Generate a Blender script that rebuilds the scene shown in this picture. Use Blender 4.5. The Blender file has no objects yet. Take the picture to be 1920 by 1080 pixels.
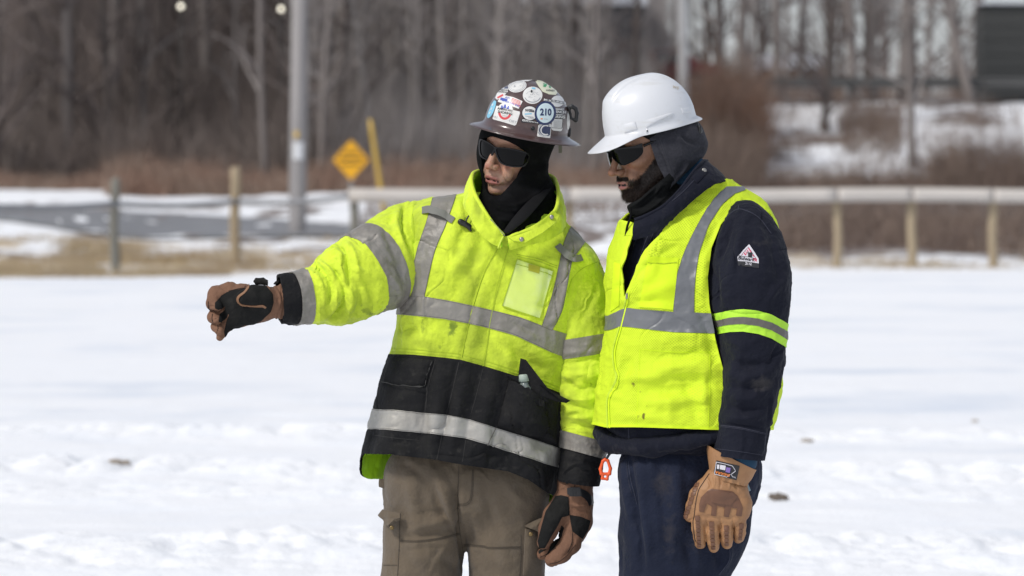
import bpy, math, random
import numpy as np
from mathutils import Vector, Matrix
from mathutils.bvhtree import BVHTree
random.seed(7)
rng = np.random.default_rng(7)
sc = bpy.context.scene
R = math.radians

# ------------------------------------------------------------ camera, world, sun, exposure
FOC, CZ, HY, CX = 7000.0, 1.72, 300.0, 960.0
cam_d = bpy.data.cameras.new('camera')
cam = bpy.data.objects.new('camera', cam_d); sc.collection.objects.link(cam); sc.camera = cam
cam.location = (0, 0, CZ); cam.rotation_euler = (R(90), 0, 0)
cam_d.sensor_width = 36; cam_d.lens = 36*FOC/1920; cam_d.shift_y = -(540-HY)/1920
cam_d.clip_start = .1; cam_d.clip_end = 1500
cam_d.dof.use_dof = True; cam_d.dof.focus_distance = 9.78; cam_d.dof.aperture_fstop = 4.6
cam_d.dof.aperture_blades = 0

SUN_EL, SUN_AZ = 46, -130          # azimuth measured from +Y (view direction) towards +X
wd = bpy.data.worlds.new('World'); sc.world = wd; wd.use_nodes = True
nt = wd.node_tree; bgn = nt.nodes['Background']
sky = nt.nodes.new('ShaderNodeTexSky'); sky.sky_type = 'NISHITA'; sky.sun_disc = False
sky.sun_elevation = R(SUN_EL); sky.sun_rotation = R(SUN_AZ); sky.dust_density = 3.0; sky.air_density = 1.0
sky.dust_density = 1.5; sky.ozone_density = 2.0
mx_ = nt.nodes.new('ShaderNodeMix'); mx_.data_type = 'RGBA'; mx_.inputs[0].default_value = .6; mx_.inputs[7].default_value = (5.65, 5.85, 6.35, 1)   # thin high cloud
nt.links.new(sky.outputs[0], mx_.inputs[6]); nt.links.new(mx_.outputs[2], bgn.inputs[0]); bgn.inputs[1].default_value = 0.115
sd = bpy.data.lights.new('sun', 'SUN'); sun = bpy.data.objects.new('sun', sd); sc.collection.objects.link(sun)
sd.energy = 2.4; sd.angle = R(10); sd.color = (1, .96, .9)
_sv = Vector((math.sin(R(SUN_AZ))*math.cos(R(SUN_EL)), math.cos(R(SUN_AZ))*math.cos(R(SUN_EL)), math.sin(R(SUN_EL))))
sun.rotation_euler = (-_sv).to_track_quat('-Z', 'Y').to_euler()
sc.view_settings.view_transform = 'Standard'; sc.view_settings.look = 'None'
sc.view_settings.gamma = 1; sc.view_settings.use_curve_mapping = False
sc.view_settings.exposure = 0.0
sc.render.engine = 'CYCLES'; sc.cycles.use_denoising = True; sc.cycles.max_bounces = 6
sc.cycles.transparent_max_bounces = 8

# ------------------------------------------------------------ geometry library
def P(px, py, d=0.0):
    y = 10.0 + d
    return np.array([(px-CX)/FOC*y, y, CZ+(HY-py)/FOC*y])
def toPX(V):
    V = np.asarray(V)
    return CX+FOC*V[..., 0]/V[..., 1], HY-FOC*(V[..., 2]-CZ)/V[..., 1]
def _h(ix, iy, iz):
    ix, iy, iz = [np.asarray(q, np.int64) & 0xffffff for q in (ix, iy, iz)]
    n = (ix*73856093) ^ (iy*19349663) ^ (iz*83492791)
    n = n & 0xffffffff; n = (n ^ (n >> 13))*1274126177 & 0x7fffffff
    n = (n ^ (n >> 16)) & 0xffff
    return n/32767.5-1
def vnoise(p):
    p = np.asarray(p, float); i = np.floor(p).astype(np.int64); f = p-i; f = f*f*f*(f*(f*6-15)+10)
    x, y, z = i[..., 0], i[..., 1], i[..., 2]; fx, fy, fz = f[..., 0], f[..., 1], f[..., 2]
    r = 0
    for a in (0, 1):
        for b in (0, 1):
            for c in (0, 1):
                r = r+_h(x+a, y+b, z+c)*(fx if a else 1-fx)*(fy if b else 1-fy)*(fz if c else 1-fz)
    return r
def fbm(p, sc_=(1, 1, 1), oct=3, off=0.0, ridged=False):
    p = np.asarray(p)*np.array(sc_)+off; r = 0; a = 1; s = 0
    for o in range(oct):
        n = vnoise(p*(2.03**o)+17.3*o)
        if ridged: n = 1-2*np.abs(n)
        r = r+a*n; s += a; a *= .5
    return r/s
def creases(V, sc_, off, amp, w=.06):
    """long thin creases that come and go, with raised shoulders"""
    p = np.asarray(V); n = vnoise(p*np.array(sc_)+off+.35*vnoise(p*11+off)[:, None])+.25*vnoise(p*np.array(sc_)*2.3+off*2); m = sstep(-.15, .45, vnoise(p*5.0+off+50))
    return amp*m*(.9*np.exp(-((n-.10)/.13)**2)-1.6*np.exp(-(n/w)**2))
def sstep(a, b, x):
    t = np.clip((x-a)/(b-a), 0, 1); return t*t*(3-2*t)
def vnormals(V, T):
    n = np.cross(V[T[:, 1]]-V[T[:, 0]], V[T[:, 2]]-V[T[:, 0]]); N = np.zeros_like(V)
    for k in range(3):
        for c in range(3): N[:, c] += np.bincount(T[:, k], n[:, c], len(V))
    l = np.linalg.norm(N, axis=1); l[l == 0] = 1
    return N/l[:, None]
def tris(Q):
    Q = np.asarray(Q)
    return np.vstack([Q[:, [0, 1, 2]], Q[:, [0, 2, 3]]]) if Q.shape[1] == 4 else Q
def cat(*VT):
    Vs, Ts, o = [], [], 0
    for V, T in VT: Vs.append(V); Ts.append(T+o); o += len(V)
    return np.vstack(Vs), np.vstack(Ts)
def crom(K, n):
    """Catmull-Rom through rows of K, n samples"""
    K = np.asarray(K, float); m = len(K); t = np.linspace(0, m-1, n); i = np.minimum(t.astype(int), m-2); u = (t-i)[:, None]
    g = lambda j: K[np.clip(j, 0, m-1)]
    p0, p1, p2, p3 = g(i-1), g(i), g(i+1), g(i+2)
    p0 = np.where((i == 0)[:, None], 2*p1-p2, p0); p3 = np.where((i >= m-2)[:, None], 2*p2-p1, p3)
    return .5*((2*p1)+(-p0+p2)*u+(2*p0-5*p1+4*p2-p3)*u*u+(-p0+3*p1-3*p2+p3)*u**3)
def resample(K, n):
    """polyline resampled evenly by arc length, after smoothing"""
    D = crom(K, max(200, n*4)); s = np.r_[0, np.cumsum(np.linalg.norm(np.diff(D, axis=0), axis=1))]
    q = np.linspace(0, s[-1], n); return np.stack([np.interp(q, s, D[:, c]) for c in range(D.shape[1])], 1)
class Loft:
    """rings: rows of (centre 3, a 3, b 3, e 1)"""
    def __init__(s, K, nu, nv, cap0=False, cap1=False, wrap=True):
        K = resample2(np.asarray(K, float), nv); th = np.linspace(0, 2*np.pi, nu, endpoint=False)
        c, a, b, e = K[:, 0:3], K[:, 3:6], K[:, 6:9], K[:, 9]
        ct, st = np.cos(th), np.sin(th); p = 2/e[:, None]
        x = np.sign(ct)*np.abs(ct)**p; y = np.sign(st)*np.abs(st)**p
        V = c[:, None]+x[..., None]*a[:, None]+y[..., None]*b[:, None]
        s.C = np.repeat(c, nu, axis=0); s.th = np.tile(th, nv); s.v = np.repeat(np.linspace(0, 1, nv), nu)
        i = np.arange(nv-1)[:, None]*nu; j = np.arange(nu)[None]; jn = (j+1) % nu
        Q = np.stack([i+j, i+jn, i+nu+jn, i+nu+j], -1).reshape(-1, 4)
        V = V.reshape(-1, 3); T = tris(Q)
        extra = []
        for cap, k in ((cap0, 0), (cap1, nv-1)):
            if cap:
                V = np.vstack([V, c[k]]); s.C = np.vstack([s.C, c[k]]); s.th = np.r_[s.th, 0]; s.v = np.r_[s.v, k/(nv-1)]
                jj = np.arange(nu); q = np.stack([k*nu+jj, np.full(nu, len(V)-1), k*nu+(jj+1) % nu], -1)
                extra.append(q if k == 0 else q[:, ::-1])
        if extra: T = np.vstack([T]+extra)
        N = vnormals(V, T)
        if np.sum(N*(V-s.C)) < 0: T = T[:, ::-1].copy(); N = -N
        s.V, s.T, s.N = V, T, N
        s.u = s.th*np.linalg.norm(K[:, 3:6], axis=1).mean()
        L = np.r_[0, np.cumsum(np.linalg.norm(np.diff(c, axis=0), axis=1))]
        s.w = s.v*L[-1]
    def upd(s, V): s.V = V; s.N = vnormals(V, s.T); return s
def resample2(K, n):
    D = crom(K, 400); s = np.r_[0, np.cumsum(np.linalg.norm(np.diff(D[:, :3], axis=0), axis=1)+.15*np.linalg.norm(np.diff(D[:, 3:9], axis=0), axis=1))]
    q = np.linspace(0, s[-1], n); return np.stack([np.interp(q, s, D[:, c]) for c in range(D.shape[1])], 1)
def limb(pts, nu, nv, e=2.2, cap0=False, cap1=False, flare=None):
    """pts rows (px, py, d, halfwidth px, halfdepth m)"""
    C = np.array([P(p[0], p[1], p[2]) for p in pts]); D = crom(C, 200); K = []
    for i, p in enumerate(pts):
        k = i/(len(pts)-1)*199; a0, a1 = D[max(0, int(k)-4)], D[min(199, int(k)+4)]
        t = a1-a0; t /= np.linalg.norm(t)
        a = np.cross(t, [0, 1, 0]); a /= np.linalg.norm(a); b = np.cross(t, a)
        K.append(np.r_[C[i], a*p[3]*C[i][1]/FOC, b*p[4], p[5] if len(p) > 5 else e])
    return Loft(K, nu, nv, cap0, cap1)
def seg_dist(x, y, poly):
    poly = np.asarray(poly, float); L = np.r_[0, np.cumsum(np.hypot(*np.diff(poly, axis=0).T))]
    best = np.full(x.shape, 1e9); tt = np.zeros(x.shape)
    for i in range(len(poly)-1):
        a, b = poly[i], poly[i+1]; d = b-a; l2 = max(d@d, 1e-9)
        t = np.clip(((x-a[0])*d[0]+(y-a[1])*d[1])/l2, 0, 1)
        q = np.hypot(x-a[0]-t*d[0], y-a[1]-t*d[1]); m = q < best
        best[m] = q[m]; tt[m] = (L[i]+t[m]*(L[i+1]-L[i]))/L[-1]
    return best, tt
def folds(V, N, specs, amp=1.0):
    """hand placed cloth folds: (polyline px, width px, height mm), ridge if positive, for the camera-facing side of a garment"""
    x, y = toPX(V); D = np.zeros(len(V)); fr = sstep(-.15, .25, -N[:, 1])
    for poly, w, h in specs:
        poly = crom(np.array(poly, float), 14) if len(poly) > 2 else np.array(poly, float)
        lo, hi = poly.min(0)-3*w, poly.max(0)+3*w
        m = np.nonzero((x > lo[0]) & (x < hi[0]) & (y > lo[1]) & (y < hi[1]))[0]
        if len(m) == 0: continue
        d, t = seg_dist(x[m], y[m], poly)
        D[m] += h*1e-3*np.exp(-(d/w)**2)*np.clip(np.sin(np.pi*np.clip(t, .04, .96)), 0, 1)**.6
    return V+N*(D*fr*amp)[:, None]
def poly_sd(x, y, poly):
    """signed distance in pixels, positive inside"""
    poly = np.asarray(poly, float); d, _ = seg_dist(x, y, np.vstack([poly, poly[:1]])); c = np.zeros(x.shape, bool)
    j = len(poly)-1
    for i in range(len(poly)):
        a, b = poly[i], poly[j]
        if a[1] != b[1]: c ^= ((a[1] > y) != (b[1] > y)) & (x < (b[0]-a[0])*(y-a[1])/(b[1]-a[1])+a[0])
        j = i
    return np.where(c, d, -d)
def clip(V, T, f, A=None):
    """keep f>=0 with an exact edge; A: extra per-vertex arrays (n,k)"""
    f = np.where(np.abs(f) < 1e-7, 1e-7, f); s = f >= 0; c = s[T].sum(1); full = T[c == 3]
    X = V if A is None else np.hstack([V, A])
    t1 = T[c == 1]; t2 = T[c == 2]
    def rot(t, want):
        if len(t) == 0: return t
        k = np.argmax(s[t] == want, axis=1); return np.stack([t[np.arange(len(t)), (k+q) % 3] for q in range(3)], 1)
    t1 = rot(t1, True); t2 = rot(t2, False)
    E = np.vstack([t1[:, [0, 1]], t1[:, [0, 2]], t2[:, [0, 1]], t2[:, [0, 2]]]) if len(t1)+len(t2) else np.zeros((0, 2), int)
    if len(E):
        Es = np.sort(E, 1); key, inv = np.unique(Es[:, 0].astype(np.int64)*len(V)+Es[:, 1], return_inverse=True); inv = inv.ravel()
        a, b = key//len(V), key % len(V); t = (f[a]/(f[a]-f[b]))[:, None]; NX = X[a]*(1-t)+X[b]*t
        ids = inv+len(V); n1, n2 = len(t1), len(t2)
        ab1, ac1 = ids[:n1], ids[n1:2*n1]; ab2, ac2 = ids[2*n1:2*n1+n2], ids[2*n1+n2:]
        new = [np.stack([t1[:, 0], ab1, ac1], 1), np.stack([ab2, t2[:, 1], t2[:, 2]], 1), np.stack([ab2, t2[:, 2], ac2], 1)]
        TT = np.vstack([full]+new); X = np.vstack([X, NX])
    else: TT = full
    used, inv = np.unique(TT.ravel(), return_inverse=True); X = X[used]; TT = inv.reshape(-1, 3)
    if A is None: return X, TT
    return X[:, :3], TT, X[:, 3:]
def largest(V, T, *A):
    lab = np.arange(len(V))
    for _ in range(400):
        m = lab[T].min(1); new = lab.copy()
        for k in range(3): np.minimum.at(new, T[:, k], m)
        new = new[new]
        if (new == lab).all(): break
        lab = new
    ids, cnt = np.unique(lab[T[:, 0]], return_counts=True)
    if len(ids) < 2: return (V, T)+A
    T = T[lab[T[:, 0]] == ids[cnt.argmax()]]; u, inv = np.unique(T.ravel(), return_inverse=True)
    return (V[u], inv.reshape(-1, 3))+tuple(a[u] for a in A)
def rim(V, T, N, thick):
    E = np.vstack([T[:, [0, 1]], T[:, [1, 2]], T[:, [2, 0]]]); Es = np.sort(E, 1)
    key = Es[:, 0].astype(np.int64)*len(V)+Es[:, 1]; u, idx, cnt = np.unique(key, return_index=True, return_counts=True)
    B = E[idx[cnt == 1]]
    if len(B) == 0: return V, T
    ub, inv = np.unique(B.ravel(), return_inverse=True); o = len(V); In = V[ub]-N[ub]*thick; inv = inv.reshape(-1, 2)
    a, b = B[:, 0], B[:, 1]; ai, bi = inv[:, 0]+o, inv[:, 1]+o
    # duplicate the outer border so the edge stays crisp
    o2 = o+len(ub); a2, b2 = inv[:, 0]+o2, inv[:, 1]+o2
    return np.vstack([V, In, V[ub]]), np.vstack([T, np.stack([b2, a2, ai], 1), np.stack([b2, ai, bi], 1)])
def region(V, T, N, f, off=.0012, thick=None, puff=0.0, one=True):
    """piece lying on a surface where f>=0, raised by off with a real edge; puff = extra height away from its edge (m), f in px"""
    V2, T2, A = clip(V, T, f, np.hstack([N, f[:, None]]))
    if len(T2) == 0: return None
    if one: V2, T2, A = largest(V2, T2, A)
    n = A[:, :3]; n = n/np.maximum(np.linalg.norm(n, axis=1), 1e-6)[:, None]
    h = off+puff*(1-np.exp(-np.maximum(A[:, 3], 0)/8.0))
    return rim(V2+n*np.reshape(h, (-1, 1)), T2, n, thick or off+.001)
def bvh(V, T): return BVHTree.FromPolygons([tuple(v) for v in V], [tuple(int(i) for i in t) for t in T])
CAMV = Vector((0, 0, CZ))
def cast(b, px, py, off=.0015):
    d = Vector(P(px, py))-CAMV; d.normalize()
    h, n, i, ds = b.ray_cast(CAMV, d)
    if h is None: return None
    if n.dot(d) > 0: n = -n
    return h+n*off, n
def ribbon(b, poly, w, off=.0015, step=3.0, smooth=True, th=.0012):
    """a narrow strip sewn along a line on a garment (px polyline, width px)"""
    poly = np.array(poly, float); L = np.hypot(*np.diff(poly, axis=0).T).sum(); n = max(3, int(L/step))
    D = resample(poly, n) if smooth and len(poly) > 2 else np.stack([np.interp(np.linspace(0, 1, n), np.linspace(0, 1, len(poly)), poly[:, k]) for k in (0, 1)], 1)
    t = np.gradient(D, axis=0); t /= np.maximum(np.linalg.norm(t, axis=1), 1e-6)[:, None]; nn = np.stack([-t[:, 1], t[:, 0]], 1)
    m = max(2, int(w/step)+2); V = []; ok = []; Nn = []
    for i in range(n):
        for k in range(m):
            q = D[i]+nn[i]*w*(k/(m-1)-.5); r = cast(b, q[0], q[1], off)
            ok.append(r is not None); V.append(tuple(r[0]) if r else (0, 0, 0)); Nn.append(tuple(r[1]) if r else (0, -1, 0))
    V = np.array(V); ok = np.array(ok); i = np.arange(n-1)[:, None]*m; j = np.arange(m-1)[None]
    Q = np.stack([i+j, i+m+j, i+m+j+1, i+j+1], -1).reshape(-1, 4); Q = Q[ok[Q].all(1)]
    # drop quads that leap across a depth gap
    if len(Q): dd = np.ptp(V[Q][:, :, 1], axis=1); Q = Q[dd < .03+.004*w]
    if len(Q) == 0: return None
    T = tris(Q); V, T, Nn = largest(V, T, np.array(Nn)); return rim(V, T, Nn, th)
_txt = {}
def text_geo(s, size=1.0, bold=0.0):
    k = (s, bold)
    if k not in _txt:
        cu = bpy.data.curves.new('t', 'FONT'); cu.body = s; cu.align_x = 'CENTER'; cu.align_y = 'CENTER'; cu.resolution_u = 3; cu.offset = bold
        o = bpy.data.objects.new('t', cu); sc.collection.objects.link(o)
        dg = bpy.context.evaluated_depsgraph_get(); me = bpy.data.meshes.new_from_object(o.evaluated_get(dg))
        me.calc_loop_triangles(); V = np.array([v.co[:] for v in me.vertices]); T = np.array([t.vertices[:] for t in me.loop_triangles])
        bpy.data.objects.remove(o); bpy.data.curves.remove(cu); bpy.data.meshes.remove(me); _txt[k] = (V, T)
    V, T = _txt[k]; return V[:, :2]*size, T
def flat_on(b, XY, T, cx, cy, ang=0, off=.002, sx=1, sy=1, shear=0):
    """flat print laid on a surface: XY in px units, y up"""
    c, s = math.cos(R(ang)), math.sin(R(ang)); V = []; ok = []; XY = [tuple(q) for q in XY]; T = [tuple(int(k) for k in t) for t in T]
    for _ in range(3):                                     # split long triangles so the print follows the curve
        E = {}; TT = []
        for t in T:
            L = [math.dist(XY[t[k]], XY[t[(k+1) % 3]]) for k in range(3)]; k = L.index(max(L))
            if L[k] < 3.2: TT.append(t); continue
            i0, i1, i2 = t[k], t[(k+1) % 3], t[(k+2) % 3]; key = (min(i0, i1), max(i0, i1))
            if key not in E: E[key] = len(XY); XY.append(((XY[i0][0]+XY[i1][0])/2, (XY[i0][1]+XY[i1][1])/2))
            TT += [(i0, E[key], i2), (E[key], i1, i2)]
        T = TT
    for x, y in XY:
        x, y = x*sx+shear*y, y*sy; r = cast(b, cx+x*c-y*s, cy-(x*s+y*c), off)
        ok.append(r is not None); V.append(tuple(r[0]) if r else (0, 0, 0))
    ok = np.array(ok); T = np.asarray(T); T = T[ok[T].all(1)]
    return (np.array(V), T) if len(T) else None
def text_on(b, s, size, cx, cy, ang=0, off=.002, bold=0.0, **k):
    XY, T = text_geo(s, size, bold); return flat_on(b, XY, T, cx, cy, ang, off, **k)

# surface nets over a rectilinear grid
def surfnets(G, X, Y, Z):
    s = G < 0; nx, ny, nz = G.shape
    cnt = np.zeros((nx-1, ny-1, nz-1), np.int8)
    for a in (0, 1):
        for b in (0, 1):
            for c in (0, 1): cnt += s[a:nx-1+a, b:ny-1+b, c:nz-1+c]
    act = (cnt > 0) & (cnt < 8); I, J, K = np.nonzero(act); idx = np.full(act.shape, -1, np.int32); idx[I, J, K] = np.arange(len(I))
    acc = np.zeros((len(I), 3)); n = np.zeros(len(I))
    for ax in range(3):
        for a in (0, 1):
            for b in (0, 1):
                o = [0, 0, 0]; oo = [q for q in range(3) if q != ax]; o[oo[0]] = a; o[oo[1]] = b; o2 = list(o); o2[ax] = 1
                g0 = G[I+o[0], J+o[1], K+o[2]]; g1 = G[I+o2[0], J+o2[1], K+o2[2]]; m = (g0 < 0) != (g1 < 0)
                t = np.where(m, g0/np.where(m, g0-g1, 1), 0)
                p0 = np.stack([X[I+o[0]], Y[J+o[1]], Z[K+o[2]]], 1); p1 = np.stack([X[I+o2[0]], Y[J+o2[1]], Z[K+o2[2]]], 1)
                acc += m[:, None]*(p0+(p1-p0)*t[:, None]); n += m
    V = acc/n[:, None]; F = []
    def q(A, B, C, D, flip):
        Q = np.stack([A, B, C, D], 1); Q = Q[(Q >= 0).all(1)]; F.append(Q[:, ::-1] if flip else Q)
    m = s[:-1] != s[1:]; i, j, k = np.nonzero(m[:, 1:-1, 1:-1]); j += 1; k += 1
    for fl in (0, 1):
        w = s[i, j, k] == bool(1-fl); a, b, c = i[w], j[w], k[w]; q(idx[a, b-1, c-1], idx[a, b, c-1], idx[a, b, c], idx[a, b-1, c], fl)
    m = s[:, :-1] != s[:, 1:]; i, j, k = np.nonzero(m[1:-1, :, 1:-1]); i += 1; k += 1
    for fl in (0, 1):
        w = s[i, j, k] == bool(1-fl); a, b, c = i[w], j[w], k[w]; q(idx[a-1, b, c-1], idx[a-1, b, c], idx[a, b, c], idx[a, b, c-1], fl)
    m = s[:, :, :-1] != s[:, :, 1:]; i, j, k = np.nonzero(m[1:-1, 1:-1, :]); i += 1; j += 1
    for fl in (0, 1):
        w = s[i, j, k] == bool(1-fl); a, b, c = i[w], j[w], k[w]; q(idx[a-1, b-1, c], idx[a, b-1, c], idx[a, b, c], idx[a-1, b, c], fl)
    return V, tris(np.vstack(F))
class SDF:
    def __init__(s, X, Y, Z):
        s.X, s.Y, s.Z = [np.asarray(q, np.float32) for q in (X, Y, Z)]; s.G = np.full((len(X), len(Y), len(Z)), .5, np.float32)
    @classmethod
    def box(c, lo, hi, h): return c(*[np.arange(lo[i], hi[i]+h, h) for i in range(3)])
    def op(s, fn, lo, hi, k=.0, mode='u'):
        pad = k+.03; sl = []
        for A, a, b in ((s.X, lo[0], hi[0]), (s.Y, lo[1], hi[1]), (s.Z, lo[2], hi[2])):
            i, j = np.searchsorted(A, a-pad), np.searchsorted(A, b+pad)
            if j <= i: return s
            sl.append(slice(i, j))
        x, y, z = s.X[sl[0]][:, None, None], s.Y[sl[1]][None, :, None], s.Z[sl[2]][None, None, :]
        d = fn(x, y, z); g = s.G[tuple(sl)]
        if mode == 's': g, d = -g, d
        if k > 0: h = np.clip(.5+.5*(g-d)/k, 0, 1); r = g+(d-g)*h-k*h*(1-h)
        else: r = np.minimum(g, d)
        s.G[tuple(sl)] = -r if mode == 's' else r
        return s
    def cap(s, a, b, ra, rb=None, k=.01, mode='u'):
        a, b = np.asarray(a, float), np.asarray(b, float); rb = ra if rb is None else rb; ba = b-a; l2 = max(ba@ba, 1e-12)
        def fn(x, y, z):
            h = np.clip(((x-a[0])*ba[0]+(y-a[1])*ba[1]+(z-a[2])*ba[2])/l2, 0, 1)
            return np.sqrt((x-a[0]-h*ba[0])**2+(y-a[1]-h*ba[1])**2+(z-a[2]-h*ba[2])**2)-(ra+(rb-ra)*h)
        r = max(ra, rb); return s.op(fn, np.minimum(a, b)-r, np.maximum(a, b)+r, k, mode)
    def chain(s, pts, rs, k=.008, mode='u'):
        for i in range(len(pts)-1): s.cap(pts[i], pts[i+1], rs[i], rs[i+1], k if i == 0 else min(k, .006), mode)
        return s
    def ell(s, c, r, Rm=None, k=.01, mode='u'):
        c = np.asarray(c, float); r = np.asarray(r, float); Rm = np.eye(3) if Rm is None else Rm
        def fn(x, y, z):
            dx, dy, dz = x-c[0], y-c[1], z-c[2]; q = [dx*Rm[0, i]+dy*Rm[1, i]+dz*Rm[2, i] for i in range(3)]
            k0 = np.sqrt(sum((q[i]/r[i])**2 for i in range(3))); k1 = np.sqrt(sum((q[i]/r[i]**2)**2 for i in range(3)))
            return k0*(k0-1)/np.maximum(k1, 1e-6)
        m = r.max(); return s.op(fn, c-m, c+m, k, mode)
    def rbox(s, c, hs, rd, Rm=None, k=.01, mode='u'):
        c = np.asarray(c, float); Rm = np.eye(3) if Rm is None else Rm
        def fn(x, y, z):
            dx, dy, dz = x-c[0], y-c[1], z-c[2]; q = [np.abs(dx*Rm[0, i]+dy*Rm[1, i]+dz*Rm[2, i])-(hs[i]-rd) for i in range(3)]
            return np.sqrt(sum(np.maximum(a, 0)**2 for a in q))+np.minimum(np.maximum(np.maximum(q[0], q[1]), q[2]), 0)-rd
        m = np.linalg.norm(hs); return s.op(fn, c-m, c+m, k, mode)
    def mesh(s):
        V, T = surfnets(s.G, s.X.astype(float), s.Y.astype(float), s.Z.astype(float)); N = vnormals(V, T)
        return V, T, N
def lap(V, T, it=2, lam=.5):
    E = np.vstack([T[:, [0, 1]], T[:, [1, 2]], T[:, [2, 0]]]); n = len(V); deg = np.bincount(E[:, 0], minlength=n)+np.bincount(E[:, 1], minlength=n)
    deg = np.maximum(deg, 1)
    for _ in range(it):
        S = np.stack([np.bincount(E[:, 0], V[E[:, 1], c], n)+np.bincount(E[:, 1], V[E[:, 0], c], n) for c in range(3)], 1)/deg[:, None]
        V = V+(S-V)*lam
    return V

# ------------------------------------------------------------ objects
ORIGIN = {}
def org(o):
    while o.parent: o = o.parent
    return np.array(o.location)
def mesh_data(name, V, T, smooth=True, attrs=None, midx=None, mats=()):
    me = bpy.data.meshes.new(name); V = np.asarray(V, np.float32); T = np.asarray(T, np.int32)
    me.vertices.add(len(V)); me.vertices.foreach_set('co', V.ravel()); k = T.shape[1]
    me.loops.add(T.size); me.loops.foreach_set('vertex_index', T.ravel()); me.polygons.add(len(T))
    me.polygons.foreach_set('loop_start', np.arange(0, T.size, k, dtype=np.int32)); me.polygons.foreach_set('loop_total', np.full(len(T), k, np.int32))
    if midx is not None: me.polygons.foreach_set('material_index', np.asarray(midx, np.int32))
    for m in mats: me.materials.append(m)
    me.update(); me.validate(); me.polygons.foreach_set('use_smooth', np.full(len(me.polygons), smooth)); me.update()
    if attrs:
        for an, av in attrs.items():
            av = np.asarray(av, np.float32)
            if len(me.vertices) != len(av): continue
            if av.ndim == 1: a = me.attributes.new(an, 'FLOAT', 'POINT'); a.data.foreach_set('value', av)
            else: a = me.attributes.new(an, 'FLOAT_VECTOR', 'POINT'); a.data.foreach_set('vector', av.ravel())
    return me
def obj(name, VT, mat, parent=None, smooth=True, attrs=None, label=None, cat=None, group=None, kind=None, loc=None):
    """link one mesh object; world coordinates in, stored relative to the thing's origin"""
    if VT is None: return None
    V, T = VT[0], VT[1]; o3 = org(parent) if parent is not None else np.array(loc if loc is not None else (0, 0, 0), float)
    me = mesh_data(name, np.asarray(V)-o3, T, smooth, attrs, VT[2] if len(VT) > 2 else None, mat if isinstance(mat, (list, tuple)) else [mat])
    o = bpy.data.objects.new(name, me); sc.collection.objects.link(o)
    if parent is not None: o.parent = parent
    else: o.location = o3
    tag(o, label, cat, group, kind); return o
def tag(o, label=None, cat=None, group=None, kind=None):
    if label: o['label'] = label
    if cat: o['category'] = cat
    if group: o['group'] = group
    if kind: o['kind'] = kind
    return o
def empty(name, loc, label=None, cat=None, group=None, kind=None):
    o = bpy.data.objects.new(name, None); sc.collection.objects.link(o); o.location = loc; o.empty_display_size = .2
    return tag(o, label, cat, group, kind)
class Multi:
    """several materials in one mesh (flat print on a sticker)"""
    def __init__(s): s.V, s.T, s.M, s.mats, s.n = [], [], [], [], 0
    def add(s, VT, mat):
        if VT is None: return s
        if mat not in s.mats: s.mats.append(mat)
        s.V.append(VT[0]); s.T.append(np.asarray(VT[1])+s.n); s.M.append(np.full(len(VT[1]), s.mats.index(mat))); s.n += len(VT[0]); return s
    def build(s, name, parent, **k):
        if not s.V: return None
        return obj(name, (np.vstack(s.V), np.vstack(s.T), np.concatenate(s.M)), s.mats, parent, **k)
def box_vt(lo, hi):
    lo, hi = np.minimum(lo, hi), np.maximum(lo, hi)
    V = np.array([[(lo, hi)[a][0], (lo, hi)[b][1], (lo, hi)[c][2]] for a in (0, 1) for b in (0, 1) for c in (0, 1)], float)
    Q = np.array([[0, 1, 3, 2], [4, 6, 7, 5], [0, 4, 5, 1], [2, 3, 7, 6], [0, 2, 6, 4], [1, 5, 7, 3]]); return V, tris(Q)
def tube_vt(pts, rs, n=8, caps=True):
    pts = np.asarray(pts, float); m = len(pts); rs = np.broadcast_to(rs, (m,)); t = np.gradient(pts, axis=0); t /= np.linalg.norm(t, axis=1)[:, None]
    ref = np.array([0, 0, 1.]) if abs(t[:, 2]).mean() < .8 else np.array([0, 1., 0]); V = []; a = np.cross(t[0], ref); a /= np.linalg.norm(a)
    for i in range(m):
        a = a-t[i]*(a@t[i]); a /= np.linalg.norm(a); b = np.cross(t[i], a); th = np.linspace(0, 2*np.pi, n, endpoint=False)
        V.append(pts[i]+rs[i]*(np.cos(th)[:, None]*a+np.sin(th)[:, None]*b))
    V = np.vstack(V); i = np.arange(m-1)[:, None]*n; j = np.arange(n)[None]; jn = (j+1) % n
    T = tris(np.stack([i+j, i+jn, i+n+jn, i+n+j], -1).reshape(-1, 4))
    if caps:
        V = np.vstack([V, pts[0], pts[-1]]); jj = np.arange(n); o = (m-1)*n
        T = np.vstack([T, np.stack([jj, np.full(n, len(V)-2), (jj+1) % n], 1), np.stack([o+jj, o+(jj+1) % n, np.full(n, len(V)-1)], 1)])
    return V, T

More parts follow.
